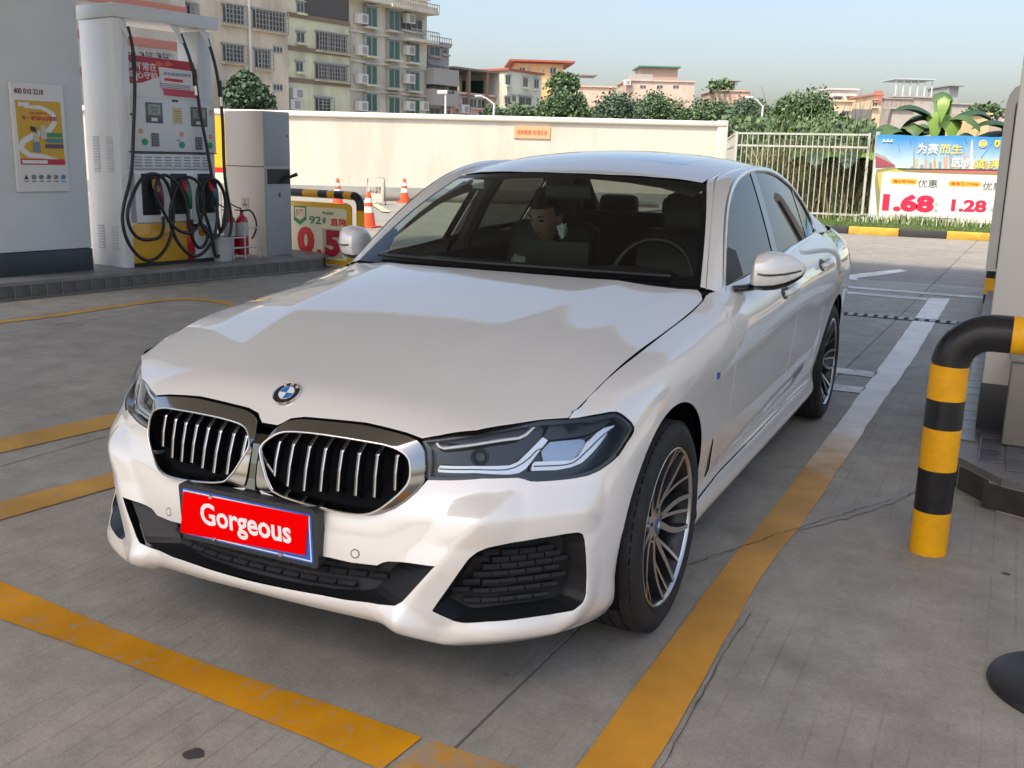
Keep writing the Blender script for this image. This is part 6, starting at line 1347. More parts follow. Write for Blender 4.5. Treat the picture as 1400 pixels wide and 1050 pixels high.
guard('guard_rail', 'thick yellow and black striped tube guard bent round at the right of the bay line', bR, .068, [(0, .20, 1), (.20, .375, 0), (.375, .53, 1), (.53, .695, 0)][:0]+[(0, .185, 1), (.185, .352, 0), (.352, .512, 1), (.512, .668, 0)][:0]+[(0, .20, 1), (.20, .36, 0), (.36, .51, 1), (.51, .655, 0)][:0]+[(0, .17, 1), (.17, .335, 0), (.335, .495, 1), (.495, .605, 0), (.605, .735, 1), (.735, 1.0, 0), (1.0, 1.4, 1), (1.4, 1.7, 0), (1.7, 2.1, 1), (2.1, 2.5, 0), (2.5, 2.85, 1), (2.85, 3.05, 0), (3.05, 3.36, 1)])
ds = thing('stand_base', 'black round weighted base of a stand cut off by the right edge', 'stand', (2.085, 1.03, 0))
lathe('disc', [(0, .035), (.20, .030), (.225, .020), (.23, .006), (.228, 0), (0, 0)], M_('stand_black', (.016, .017, .019), .4), ds, 48); tube('pole', [(0.02, 0, .03), (.02, 0, 1.0)], .02, M_('stand_black', (.016, .017, .019), .4), ds, 12)
# ================================================================ BOUNDARY WALL, FENCE, BANNER
def streaked(name, col, dirt, sx=1.0):
    m, nt, b = _new(name); L = nt.links.new; N = nt.nodes.new; g = N('ShaderNodeNewGeometry'); mp = N('ShaderNodeMapping'); mp.inputs['Scale'].default_value = (sx, sx, .12); L(g.outputs['Position'], mp.inputs['Vector'])
    n = N('ShaderNodeTexNoise'); n.inputs['Scale'].default_value = 2.2; n.inputs['Detail'].default_value = 8; n.inputs['Roughness'].default_value = .7; L(mp.outputs[0], n.inputs['Vector'])
    n2 = N('ShaderNodeTexNoise'); n2.inputs['Scale'].default_value = .45; n2.inputs['Detail'].default_value = 5; L(g.outputs['Position'], n2.inputs['Vector']); mu = N('ShaderNodeMath'); mu.operation = 'MULTIPLY'; L(n.outputs['Fac'], mu.inputs[0]); L(n2.outputs['Fac'], mu.inputs[1])
    r = N('ShaderNodeValToRGB'); r.color_ramp.elements[0].position = .20; r.color_ramp.elements[1].position = .36; r.color_ramp.elements[0].color = (*col, 1); r.color_ramp.elements[1].color = (*dirt, 1); L(mu.outputs[0], r.inputs[0]); L(r.outputs[0], b.inputs['Base Color']); b.inputs['Roughness'].default_value = .85; _mc[name] = m; return m
WALLC = streaked('wall_cream', (.60, .56, .485), (.51, .475, .405)); DADO = M_('wall_dado', (.30, .30, .29), .8, vary=.15, vscale=2)
WD = np.array([.902, .432, 0]); W0 = np.array([-6.75, 31.03, 0]); WM = Matrix(((.902, -.432, 0, W0[0]), (.432, .902, 0, W0[1]), (0, 0, 1, 0), (0, 0, 0, 1)))
wl = thing('boundary_wall', 'long cream rendered boundary wall with grey foot behind the yard', 'wall', (0, 0, 0))
bm = bmesh.new(); add_box(bm, (-17, .12, 1.44), (34, .24, 2.16), M=WM); bm_obj('wall_face', bm, WALLC, wl)
bm = bmesh.new(); add_box(bm, (-17, .11, .18), (34.01, .28, .37), M=WM); bm_obj('wall_foot', bm, DADO, wl)
bm = bmesh.new(); add_box(bm, (-17, .12, 2.60), (34.06, .42, .17), M=WM, bev=.05); bm_obj('wall_coping', bm, M_('coping_cream', (.76, .71, .62), .7), wl, smooth=True)
bm = bmesh.new(); add_box(bm, (-.10, .12, 1.36), (.34, .36, 2.7), M=WM, bev=.03); bm_obj('end_pier', bm, WALLC, wl, smooth=True)
sg = thing('wall_notice', 'small orange notice with faded characters high on the cream wall', 'sign', (0, 0, 0))
def wp(u, v):
    X = on_plane(u, v, W0-np.array([-.432, .902, 0])*.02, (-.432, .902, 0))-W0; return float(X@WD), float(X[2])
(xa, za), (xb, zb) = wp(703, 172), wp(752, 190); bm = bmesh.new(); add_box(bm, ((xa+xb)/2, -.02, (za+zb)/2), (xb-xa, .03, za-zb), M=WM); bm_obj('notice_board', bm, M_('notice_orange', (.70, .38, .20), .6), sg)
Mt = WM @ Matrix.Translation(((xa+xb)/2, -.038, (za+zb)/2)) @ Matrix.Rotation(math.radians(90), 4, 'X'); text('notice_text', '消除隐患 珍惜生命', .2, M_('notice_red', (.50, .12, .06), .6), Mt, sg, fit=((xb-xa)*.86, (za-zb)*.42), bold=.003)
bm = bmesh.new(); add_box(bm, (-7, -.95, .05), (9.5, 1.7, .10), M=WM); tag(bm_obj('wall_pavement', bm, M_('pavement_dark', (.12, .11, .10), .85, vary=.3, vscale=1.2)), kind='structure')
# grass strips with kerbs
GRS = M_('grass_soil', (.05, .075, .02), .95, vary=.5, vscale=3); KY = M_('kerb_yellow', (.62, .36, .04), .6, vary=.3, vscale=6); KB = M_('kerb_black', (.035, .035, .038), .6, vary=.3, vscale=6)
gs = box('grass_bed', (2.6, 22.6, .07), (15.6, 3.4, .13), GRS); tag(gs, kind='structure')
kb = thing('striped_kerb', 'yellow and black painted kerb stones edging the grass under the fence', 'kerb', (0, 0, 0))
y_m = None; x = -5.2; i = 0
while x < 9.5:
    w = 1.02 if i % 2 == 0 else .92; k = box('kerb_stone', (x+w/2, 20.86, .075), (w-.012, .16, .16), KY if i % 2 == 0 else KB, kb, bev=.012); x += w; i += 1
def blades(name, n, region, h0, h1, w, cols, seed, lean=.5, zf=0.0, sub=2):
    """many thin curved blades as one mesh"""
    r = random.Random(seed); V = []; F = []; MI = []
    for _ in range(n):
        x, y = region(r); a = r.uniform(0, 6.283); h = r.uniform(h0, h1); l = r.uniform(.1, lean)*h; ww = w*r.uniform(.6, 1.4); dx, dy = math.cos(a), math.sin(a); px_, py_ = -dy*ww/2, dx*ww/2; b = len(V); mi = r.randrange(len(cols))
        for k in range(sub+1):
            t = k/sub; ox = dx*l*t*t; oy = dy*l*t*t; z = zf+h*(t-.18*t*t*lean); s = 1-t*.85
            V += [(x+ox+px_*s, y+oy+py_*s, z), (x+ox-px_*s, y+oy-py_*s, z)]
        for k in range(sub): F.append((b+2*k, b+2*k+1, b+2*k+3, b+2*k+2)); MI.append(mi)
    me = mesh(name, V, F, cols[0], mats=cols, mi=MI, smooth=False); return link(name, me)
G1 = M_('grass_green', (.06, .13, .02), .7); G2 = M_('grass_light', (.12, .20, .04), .7); G3 = M_('reed_dry', (.28, .22, .11), .8); G4 = M_('reed_green', (.09, .14, .045), .75); G5 = M_('reed_dark', (.03, .055, .02), .8); G6 = M_('reed_pale', (.40, .34, .20), .8)
tag(blades('grass', 26000, lambda r: (r.uniform(-5.2, 9.5), r.uniform(20.98, 24.2)),   .02, .055, .012, [G1, G2, G1], 3, zf=.132), 'short green grass growing along the foot of the fence', 'grass', kind='stuff')
tag(blades('weeds', 900, lambda r: (r.gauss(-.2, .8), r.uniform(22.9, 23.35)), .08, .28, .03, [G2, M_('weed_flower', (.5, .5, .4), .7), G1], 5, zf=.13), 'taller weeds with pale tips under the middle of the banner', 'weeds', kind='stuff')
tag(blades('reeds', 9000, lambda r: (r.uniform(-4.4, 4), r.uniform(24.1, 27.5)), 1.0, 2.4, .035, [G3, G4, G5, G6, G4, G3], 4, lean=.7, sub=4), 'tangled dry and green reeds growing thick behind the white fence', 'reeds', kind='stuff')
tag(blades('reeds', 120, lambda r: (r.uniform(-4.6, -1.6), r.uniform(24.2, 26)), 2.6, 3.6, .04, [G4, G2, G4], 14, lean=.5, sub=5), 'long green reed leaves standing up above the fence top', 'reeds', kind='stuff')
FW_ = M_('fence_white', (.44, .45, .42), .45, vary=.12, vscale=5)
def fence(name, label, x0, x1, y, zb, zt, zr, sp=.131, a=None):
    root = thing(name, label, 'fence', (0, 0, 0)); p0 = np.array([x0, y, 0]); p1 = np.array([x1, y, 0]) if a is None else np.array(a); L = np.linalg.norm(p1-p0); d = (p1-p0)/L; rz = math.atan2(d[1], d[0]); mid = (p0+p1)/2
    for z in (zt, zr, zb+.14): box('rail', (mid[0], mid[1], z), (L, .04, .045), FW_, root, rz=rz)
    bb = bmesh.new(); add_box(bb, (0, 0, 0), (.019, .019, zt-zb)); me = bpy.data.meshes.new('bar'); bb.to_mesh(me); bb.free(); me.materials.append(FW_)
    n = int(L/sp)
    for i in range(1, n): p = p0+d*sp*i; link('bar', me, root, loc=(p[0], p[1], (zt+zb)/2), rot=(0, 0, rz))
    for p in (p0, p1): box('post', (p[0], p[1], (zt+zb)/2+.01), (.055, .055, zt-zb+.06), FW_, root, rz=rz)
    return root
fence('bar_fence', 'white upright bar fence between the cream wall and the banner', -4.54, -1.42, 23.6, .13, 2.13, 1.84)
fence('bar_fence', 'short return of white bar fence running back from the corner', -4.60, 0, 23.7, .13, 2.13, 1.84, a=(-6.55, 30.6, 0))
box_ = tube('gate_post', [(-1.22, 23.5, .1), (-1.22, 23.5, 2.2)], .055, FW_, None, 16); tag(box_, 'thick round white post between the bar fence and the banner', 'post')
lp = thing('bracket_rails', 'two short white rails joining the fence foot to the round post', 'rail', (-1.3, 23.55, .3)); box('rail', (0, 0, 0), (.35, .03, .03), FW_, lp); box('rail', (0, 0, -.1), (.35, .03, .03), FW_, lp); box('upright', (.23, -.03, .85), (.035, .035, 1.95), FW_, lp)
# ---- banner
bn = thing('fuel_banner', 'wide blue and white banner on the fence reading 1.68 and 1.28', 'banner', (0, 0, 0)); BY = 23.40
def bpx(u, v): X = on_plane(u, v, (0, BY, 0), (0, 1, 0)); return float(X[0]), float(X[2])
BNM = frame_m((0, BY, 0), (1, 0, 0), (0, 0, 1))
def sky_print():
    m, nt, b = _new('banner_sky_print'); L = nt.links.new; N = nt.nodes.new; geo = N('ShaderNodeNewGeometry'); sx = N('ShaderNodeSeparateXYZ'); L(geo.outputs['Position'], sx.inputs[0])
    n = N('ShaderNodeTexNoise'); n.inputs['Scale'].default_value = 1.6; n.inputs['Detail'].default_value = 3; L(geo.outputs['Position'], n.inputs['Vector'])
    a = N('ShaderNodeMath'); a.operation = 'MULTIPLY_ADD'; L(n.outputs['Fac'], a.inputs[0]); a.inputs[1].default_value = .5; L(sx.outputs['Z'], a.inputs[2])
    r = N('ShaderNodeMapRange'); r.inputs['From Min'].default_value = 1.60; r.inputs['From Max'].default_value = 2.35; L(a.outputs[0], r.inputs['Value'])
    c = N('ShaderNodeValToRGB'); c.color_ramp.elements[0].color = (.50, .62, .62, 1); c.color_ramp.elements[1].color = (.03, .22, .50, 1); L(r.outputs[0], c.inputs[0]); L(c.outputs[0], b.inputs['Base Color']); b.inputs['Roughness'].default_value = .5; return m
def sheet(name, poly, z, mat, parent=bn, t=.0015, M=BNM, px=True):
    bm = bmesh.new(); add_prism(bm, [bpx(*p) if px else p for p in poly], z, z+t, M); return bm_obj(name, bm, mat, parent)
# cloth with slight sag folds
bm = bmesh.new(); nx, nz = 60, 24; x0, x1, z0, z1 = -1.24, 6.0, .19, 2.125; g = []
for j in range(nz+1):
    g.append([bm.verts.new((x0+(x1-x0)*i/nx, BY+.006+.006*math.sin(i*.9+j*.3)*math.sin(j*.5), z0+(z1-z0)*j/nz+(.012*math.sin(i*.55) if j == nz else 0))) for i in range(nx+1)])
for j in range(nz):
    for i in range(nx): bm.faces.new((g[j][i], g[j][i+1], g[j+1][i+1], g[j+1][i]))
bm_obj('cloth', bm, sky_print(), bn, smooth='all')
BW = M_('banner_white', (.66, .66, .63), .5, vary=.08, vscale=3); BWH = M_('banner_lettering_white', (.80, .80, .78), .5)
sheet('ground_print', [(1198, 232), (1215, 229), (1240, 230), (1400, 233), (1400, 242), (1400, 308), (1200, 299), (1196, 250)], .010, M_('banner_khaki', (.22, .22, .09), .5)); sheet('track_print', [(1240, 233), (1400, 233.5), (1400, 237), (1300, 236)], .012, M_('banner_pink', (.50, .12, .12), .5)); sheet('sand_print', [(1199, 236), (1225, 231), (1240, 236), (1207, 240), (1203, 262)], .012, M_('banner_sand', (.50, .38, .08), .5))
sheet('grandstand', [(1197, 211), (1208, 214), (1225, 227), (1210, 228), (1197, 229)], .012, M_('banner_maroon', (.30, .06, .08), .5)); sheet('grandstand_roof', [(1197, 209), (1210, 214), (1224, 226), (1208, 218), (1197, 213)], .014, M_('banner_grey', (.30, .28, .28), .5))
SKc = [M_('tower_grey', (.25, .28, .32), .5), M_('tower_rose', (.50, .30, .24), .5), M_('tower_blue', (.18, .28, .38), .5), M_('tower_gold', (.55, .38, .10), .5)]
for i, (u, w, h) in enumerate([(1245, 5, 4), (1252, 3, 14), (1258, 6, 6), (1264, 4, 13), (1270, 5, 9), (1276, 4, 12), (1283, 5, 10), (1290, 7, 17), (1298, 6, 20), (1305, 4, 9), (1312, 4, 15), (1319, 4, 21), (1325, 3, 15), (1331, 6, 11), (1338, 5, 13), (1346, 6, 8), (1353, 5, 11)]):
    sheet('tower_print', [(u, 232), (u+w*.8, 232), (u+w*.8, 232-h), (u+w*.4, 230.5-h), (u, 232-h)], .012+.0004*(i % 3), SKc[(i*7) % 4])
sheet('spire_print', [(1325.5, 232), (1331, 232), (1330, 195), (1328.8, 190), (1327.5, 197)], .0145, M_('spire_pale', (.50, .55, .58), .5)); sheet('spire_print', [(1248.5, 232), (1251, 232), (1250, 202), (1249.5, 199), (1249, 202)], .0145, SKc[0])
sheet('horizon_print', [(1228, 230), (1400, 232), (1400, 234), (1228, 231.5)], .0150, M_('print_dark', (.04, .04, .05), .4))
sheet('price_sheet', [(1206, 238), (1210, 234.5), (1262, 236.5), (1300, 238), (1400, 241), (1400, 307), (1300, 304), (1201, 300)], .018, BW); 
BR = M_('banner_red', (.70, .015, .06), .45); BGY = M_('banner_ink', (.07, .07, .08), .5); BYE = M_('banner_orange', (.75, .38, .04), .5); BYL = M_('banner_yellow', (.75, .60, .05), .5)
sheet('price_patch', [(1299, 265), (1356, 268), (1352, 294), (1297, 291)], .0200, BWH)
def bt(s, rc, mat, z=.0235, bold=.0012, name='lettering', shear=0): 
    (xa, za), (xb, zb) = bpx(rc[0], rc[1]), bpx(rc[2], rc[3]); return text(name, s, .2, mat, BNM @ Matrix.Translation(((xa+xb)/2, (za+zb)/2, z)), bn, bold=bold, fit=(xb-xa, za-zb), ext=.0006, shear=shear)
bt('1.68', (1208, 264, 1276, 291), BR, bold=.012, name='price'); bt('1.28', (1301.5, 272, 1348, 291), BR, bold=.010, name='price')
bt('优惠', (1256, 245, 1281, 257), BGY); bt('优惠', (1344, 249, 1370, 261), BGY); bt('元', (1278.5, 277, 1282, 282), BGY, bold=0); bt('升', (1277.5, 286, 1281.5, 291), BGY, bold=0); bt('元', (1354, 284, 1358, 290), BGY, bold=0)
for a, b_, s_ in (((1218, 243.5), (1254, 252.5), '逢8号98#'), ((1297, 247), (1341, 256), '逢周三六98#')):
    (xa, za), (xb, zb) = bpx(*a), bpx(*b_); bm = bmesh.new(); w, h = xb-xa, za-zb; add_prism(bm, [(x+(xa+xb)/2, y+(za+zb)/2) for x, y in rounded(w, h, h*.49)], .020, .0215, BNM); bm_obj('label_pill', bm, BYE, bn); bt(s_, (a[0]+3, a[1]+1.8, b_[0]-3, b_[1]-1.8), M_('banner_darkred', (.42, .02, .02), .5), bold=.002)
bt('为赛', (1255.5, 196, 1282, 210), BWH); bt('而生', (1286, 197, 1315, 210), BYL); bt('因你', (1302.5, 216, 1332, 229), BWH); bt('澎湃', (1335, 217, 1366, 231), BYL)
bt('─────────────', (1255, 297.5, 1310, 299), BGY, bold=0, name='small_print')
def disc(u, v, r, mat, z=.0125, n=20, name='emblem'):
    x, zz = bpx(u, v); bm = bmesh.new(); add_prism(bm, [(x+r*math.cos(t), zz+r*math.sin(t)) for t in np.linspace(0, 2*math.pi, n, endpoint=False)], z, z+.001, BNM); return bm_obj(name, bm, mat, bn)
disc(1344, 196.5, .082, BWH); disc(1344, 196.5, .068, BR, .0138)
x, zz = bpx(1344, 196.5); bm = bmesh.new(); add_prism(bm, [(x+.058*math.cos(math.radians(a)), zz-.008+.055*math.sin(math.radians(a))) for a in range(-30, 211, 12)]+[(x-.02, zz-.05), (x+.02, zz-.05)], .0152, .0165, BNM); bm_obj('shell_emblem', bm, BYL, bn)
x, zz = bpx(1363.5, 196.5); bm = bmesh.new(); add_prism(bm, [(x-.055, zz+.075), (x+.055, zz+.075), (x+.055, zz), (x+.03, zz-.06), (x, zz-.085), (x-.03, zz-.06), (x-.055, zz)], .0125, .0138, BNM); bm_obj('shield_emblem', bm, BYL, bn); bm = bmesh.new(); add_prism(bm, [(x-.012, zz-.045), (x+.015, zz-.01), (x+.006, zz+.05), (x-.014, zz+.03), (x-.022, zz)], .0142, .015, BNM); bm_obj('shield_mark', bm, M_('print_dark', (.04, .04, .05), .4), bn)
bt('▲▲▲', (1207, 189.5, 1221, 194), M_('logo_pale', (.6, .75, .78), .5), bold=0, name='logo'); bt('SERVICE', (1208, 196, 1220, 198), M_('logo_pale', (.6, .75, .78), .5), bold=0) if False else None
# ---- yard things: cones, folding sign, hedge
CO = M_('cone_orange', (.70, .08, .025), .45); CW = M_('cone_white', (.75, .74, .72), .4)
def cone(label, loc, h=.72):
    t = thing('traffic_cone', label, 'traffic cone', tuple(loc), group='traffic cones in the yard'); k = h/.72
    box('cone_base', (0, 0, .02), (.38*k, .38*k, .035), CO, t, bev=.008); pr = [(.145, .035), (.118, .22), (.10, .36), (.078, .50), (.058, .62), (.035, .70), (.028, .72), (0, .72)]
    f = lambda z: np.interp(z, [p[1] for p in pr[:-1]], [p[0] for p in pr[:-1]])
    lathe('cone_body', [(r*k, z*k) for r, z in pr], CO, t, 20)
    for a, b_ in ((.30, .42), (.50, .59)): lathe('white_band', [((f(a)+.002)*k, a*k), ((f(b_)+.002)*k, b_*k)], CW, t, 20)
cone('orange traffic cone standing behind the striped guard bar, leftmost of three', on_z(462, 279)); cone('orange traffic cone by the grey foot of the cream wall, right of the folding sign', on_z(553, 277)); cone('orange traffic cone half hidden by the left wing mirror of the car', on_z(504, 311), .70)
ab = thing('folding_sign', 'silver folding floor sign with a warning panel and a shade-darkened back near the wall', 'sign', tuple(on_z(514, 280)), rz=math.radians(25)); AL = M_('sign_silver', (.42, .40, .37), .35, .6)
for s in (-1, 1):
    for x in (-.24, .24): tube('leg', [(x, s*.26, 0), (x, s*.03, .72)], .016, AL, ab, 8)
    tube('top_rail', [(-.24, s*.03, .72), (-.20, s*.03, .76), (.20, s*.03, .76), (.24, s*.03, .72)], .014, AL, ab, 8)
M = Matrix.Translation((0, -.15, .36)) @ Matrix.Rotation(math.atan2(-.23, .72), 4, 'X'); bm = bmesh.new(); add_box(bm, (0, 0, 0), (.44, .012, .56), M=M); bm_obj('panel', bm, M_('sign_grey', (.36, .33, .28), .5), ab); M2 = Matrix.Translation((0, .15, .36)) @ Matrix.Rotation(-math.atan2(-.23, .72), 4, 'X'); bm = bmesh.new(); add_box(bm, (0, 0, 0), (.44, .012, .56), M=M2); bm_obj('panel', bm, M_('sign_grey_shaded', (.16, .15, .14), .5), ab)  # back panel's shade put into a darker copy of the grey
text('sign_text', '小心地滑\n请勿靠近', .09, M_('sign_ink', (.05, .045, .04), .5), M @ Matrix.Translation((0, -.008, .06)) @ Matrix.Rotation(math.radians(90), 4, 'X'), ab, fit=(.34, .2), bold=.002)
pl2 = ribbon('fallen_board', [tuple(on_z(504, 275)[:2]), tuple(on_z(528, 291)[:2])], .20, .03, M_('board_pale', (.55, .46, .28), .6), None, kind=None); tag(pl2, 'pale flat board lying on the ground beside the folding sign', 'board')
def leafmass(name, n, fn, size, cols, seed, parent=None):
    """leaf clumps: small bent quads scattered by fn(r) -> (point, outward)"""
    r = random.Random(seed); V = []; F = []; MI = []
    for _ in range(n):
        p, mi = fn(r); s = size*r.uniform(.6, 1.5); a = Vector((r.gauss(0, 1), r.gauss(0, 1), r.gauss(0, .7))).normalized(); b_ = a.orthogonal().normalized()*s*.55; a = a*s; b = len(V)
        d = Vector((0, 0, -s*.25)); V += [tuple(p-a*.5), tuple(p-b_+d*.0), tuple(p+a*.5+d), tuple(p+b_)]; F.append((b, b+1, b+2, b+3)); MI.append(mi)
    return link(name, mesh(name, V, F, cols[0], mats=cols, mi=MI, smooth=False), parent)
LF = [M_('leaf_dark', (.034, .070, .030), .6), M_('leaf_mid', (.056, .110, .042), .6), M_('leaf_light', (.095, .155, .060), .6)]; LFB = [M_('leaf_blue_dark', (.030, .060, .036), .6), M_('leaf_blue_mid', (.050, .095, .052), .6), M_('leaf_blue_light', (.078, .130, .068), .6)]
BARK = M_('bark', (.09, .07, .05), .9, vary=.4, vscale=8, bump=.5, bscale=20)
def tree(label, u, d, vtop, wpx, n=5200, vbase=None, cols=LF, seed=1, squash=1.0, lobes=26, leaf=.13, z0=0.0, group='trees beyond the boundary wall', hmul=1.0):
    """tapered trunk, limbs and a lobed crown of leaf clumps; placed at survey column u, distance d"""
    r = random.Random(seed); base = at(u, 300, d); base[2] = z0; top = at(u, vtop, d)[2]; W = wpx/CAM_F*d; H = top-z0
    H -= W*.10; n = int(n*1.9); root = thing('tree', label, 'tree', tuple(base), group=group); ch = min(H*.72, W*.95*squash)*hmul; cz = H-ch/2; lb = []
    for _ in range(lobes):
        th = r.uniform(0, 6.283); ph = r.uniform(-.5, 1)*1.35; rr = r.uniform(.55, .86); c = Vector((math.cos(th)*math.cos(ph)*W/2*rr, math.sin(th)*math.cos(ph)*W/2*rr*.8, cz+math.sin(ph)*ch/2*rr)); lb.append((c, W*r.uniform(.13, .24)))
    lb += [(Vector((r.uniform(-.2, .2)*W, r.uniform(-.2, .2)*W, cz+r.uniform(-.2, .2)*ch)), W*.26) for _ in range(4)]
    def fn(r):
        c, q = lb[r.randrange(len(lb))]; v = Vector((r.gauss(0, 1), r.gauss(0, 1), r.gauss(0, .85))).normalized(); rad = q*(r.uniform(.60, 1.08) if r.random() < .9 else r.uniform(1.0, 1.4)); p = c+v*rad
        w = [.30, .45, .25]; x = r.random(); mi = 0 if x < w[0] else (1 if x < w[0]+w[1] else 2); return p, mi
    leafmass('crown', n, fn, leaf, cols, seed+50, root)
    bm = bmesh.new(); add_tube(bm, [(0, 0, 0), (.05, 0, H*.25), (-.05, .05, H*.5), (0, 0, H*.8)], [W*.035, W*.03, W*.02, W*.008], 8)
    for k in range(6):
        c = lb[k*3][0]; add_tube(bm, [(0, 0, H*.28+k*.03*H), tuple(c*.5+Vector((0, 0, H*.18))), tuple(c)], [W*.016, W*.011, W*.004], 6)
    bm_obj('trunk', bm, BARK, root, smooth=True); return root
tree('rounded dark green tree in front of the beige flats behind the service cabinet', 338, 52, 97, 68, cols=LFB, seed=11, n=5000, leaf=.17)
for k, (u, d, vt, w, lab, n) in enumerate([(672, 60, 140, 50, 'low bushy green tree behind the wall in front of the pink house', 2600), (708, 62, 138, 60, 'low bushy green tree behind the wall under the pale house', 3000), (768, 58, 120, 72, 'domed dark green tree behind the wall, right of the pale house', 5200), (838, 64, 124, 86, 'broad mid green tree above the wall under the green roofed house', 5600), (898, 66, 122, 86, 'broad mid green tree above the wall, below the flat pink house', 5600), (955, 66, 126, 80, 'wide dark green tree rising just left of the tall street lamp', 5200), (1012, 60, 130, 70, 'dark tree behind the wall end beside the street lamp', 4600), (1085, 52, 118, 100, 'tallest spreading dark tree behind the bar fence', 7800), (1128, 50, 150, 60, 'lower dark tree behind the right half of the bar fence', 3600), (1040, 46, 160, 80, 'low dark shrubby tree filling the gap behind the bar fence', 4200)]):
    tree(lab, u, d, vt, w, n=n, seed=20+k, cols=LF if k % 3 else LFB)
tree('small round green tree growing on a roof terrace beside the orange house', 762, 95, 97, 44, n=1100, seed=40, squash=.5, z0=6.0, leaf=.25, group='trees beyond the boundary wall')
hd = leafmass('low_hedge', 5000, lambda r: (Vector(at(r.uniform(398, 462), 300, r.uniform(35.5, 38))*[1, 1, 0])+Vector((0, 0, r.uniform(.1, .65)**1)), r.choice([0, 1, 2, 2])), .10, [LF[0], LF[1], G2], 9); tag(hd, 'low green hedge at the foot of the wall left of the cones', 'hedge', kind='stuff')
# far wood closing the view behind the fence
tag(leafmass('far_wood', 34000, lambda r: ((lambda u, d: Vector(at(u, 300, d)*[1, 1, 0])+Vector((0, 0, r.uniform(0, 2.9 if u < 1185 else 1.9))))(r.uniform(960, 1420), r.uniform(34, 44)), r.choice([0, 0, 1, 2])), .16, LF, 77), 'dense dark undergrowth massed behind the fence and banner', 'undergrowth', kind='stuff')
# ---- banana plants: every large leaf its own blade with midrib
BL = M_('banana_leaf', (.065, .13, .04), .55, vary=.35, vscale=2); BL2 = M_('banana_leaf_light', (.16, .28, .05), .42, vary=.2, vscale=2); BL3 = M_('banana_leaf_dark', (.025, .065, .025), .45, vary=.3, vscale=2)
def banana(label, x, y, h, leaves, seed):
    r = random.Random(seed); t = thing('banana_plant', label, 'banana plant', (x, y, 0), group='banana plants behind the fence'); tube('stem', [(0, 0, 0), (.02, 0, h*.35), (0, .02, h*.62)], [.13, .10, .06], M_('banana_stem', (.12, .14, .05), .7, vary=.3), t, 12)
    for (az, ln, up, droop, w, mt) in leaves:
        w *= 1.1
        a = math.radians(az); n = 14; V = []; F = []; z0 = h*.60
        for i in range(n+1):
            s = i/n; rr = ln*(s-.22*s*s*droop); z = z0+up*s*ln-droop*ln*.85*s*s; c = Vector((math.cos(a)*rr, math.sin(a)*rr, z)); wd = w*math.sin(math.pi*min(1, .06+s*.98))**.55*(1 if s > .10 else s*6); sd = Vector((-math.sin(a), math.cos(a), 0))
            rg = r.uniform(.82, 1.08)
            V += [tuple(c-sd*wd*rg+Vector((0, 0, -wd*.35))), tuple(c+Vector((0, 0, .02))), tuple(c+sd*wd*rg+Vector((0, 0, -wd*.35)))]
        for i in range(n):
            b = i*3; F += [(b, b+1, b+4, b+3), (b+1, b+2, b+5, b+4)]
        link('leaf', mesh('leaf', V, F, (BL, BL2, BL3)[mt]), t)
banana('banana plant with one bent bright leaf rising highest above the banner', .05, 24.9, 4.0, [(200, 1.5, .95, .9, .26, 2), (160, 1.3, .8, 1.0, .27, 0), (100, 1.5, 1.5, 1.2, .22, 0), (250, .9, 1.75, 2.6, .24, 1), (300, .9, 1.2, 1.9, .27, 1), (330, 1.3, .8, 1.1, .24, 0), (20, 1.5, .9, 1.0, .25, 2), (270, 1.3, 1.9, 2.2, .16, 1)], 1)
banana('banana plant with broad dark leaves above the left end of the banner', -.75, 25.2, 3.5, [(190, 1.5, .6, .8, .30, 2), (150, 1.2, .9, .9, .3, 0), (60, 1.2, 1.0, 1.0, .28, 0), (230, 1.3, .9, 1.2, .3, 0), (330, 1.4, .7, .9, .28, 2), (290, 1.1, 1.2, 1.4, .26, 0)], 2)
banana('banana plant behind the middle of the banner with drooping leaves', .95, 25.0, 3.1, [(170, 1.3, .8, 1.0, .26, 0), (80, 1.3, 1.1, 1.1, .25, 2), (10, 1.4, .7, .9, .26, 2), (300, 1.1, 1.0, 1.4, .25, 0), (230, 1.2, 1.1, 1.2, .25, 2)], 3)
banana('banana plant behind the right part of the banner beside the casing', 1.9, 25.3, 3.5, [(170, 1.5, .6, .8, .30, 0), (120, 1.3, 1.0, 1.0, .28, 2), (40, 1.3, .9, 1.0, .28, 0), (330, 1.3, .8, 1.0, .28, 0), (250, 1.3, .9, 1.1, .26, 0), (200, 1.6, .9, .9, .26, 2)], 4)
for k, (x, y) in enumerate(((-1.9, 24.7), (-2.7, 25.1), (3.0, 25.4))): banana(['banana plant seen through the right bars of the fence', 'banana plant seen through the middle bars of the fence', 'banana plant furthest right behind the banner'][k], x, y, 2.5, [(az, 1.3, .8, 1.1, .26, k2 % 3) for k2, az in enumerate((200, 150, 90, 30, 330, 270))], 10+k)

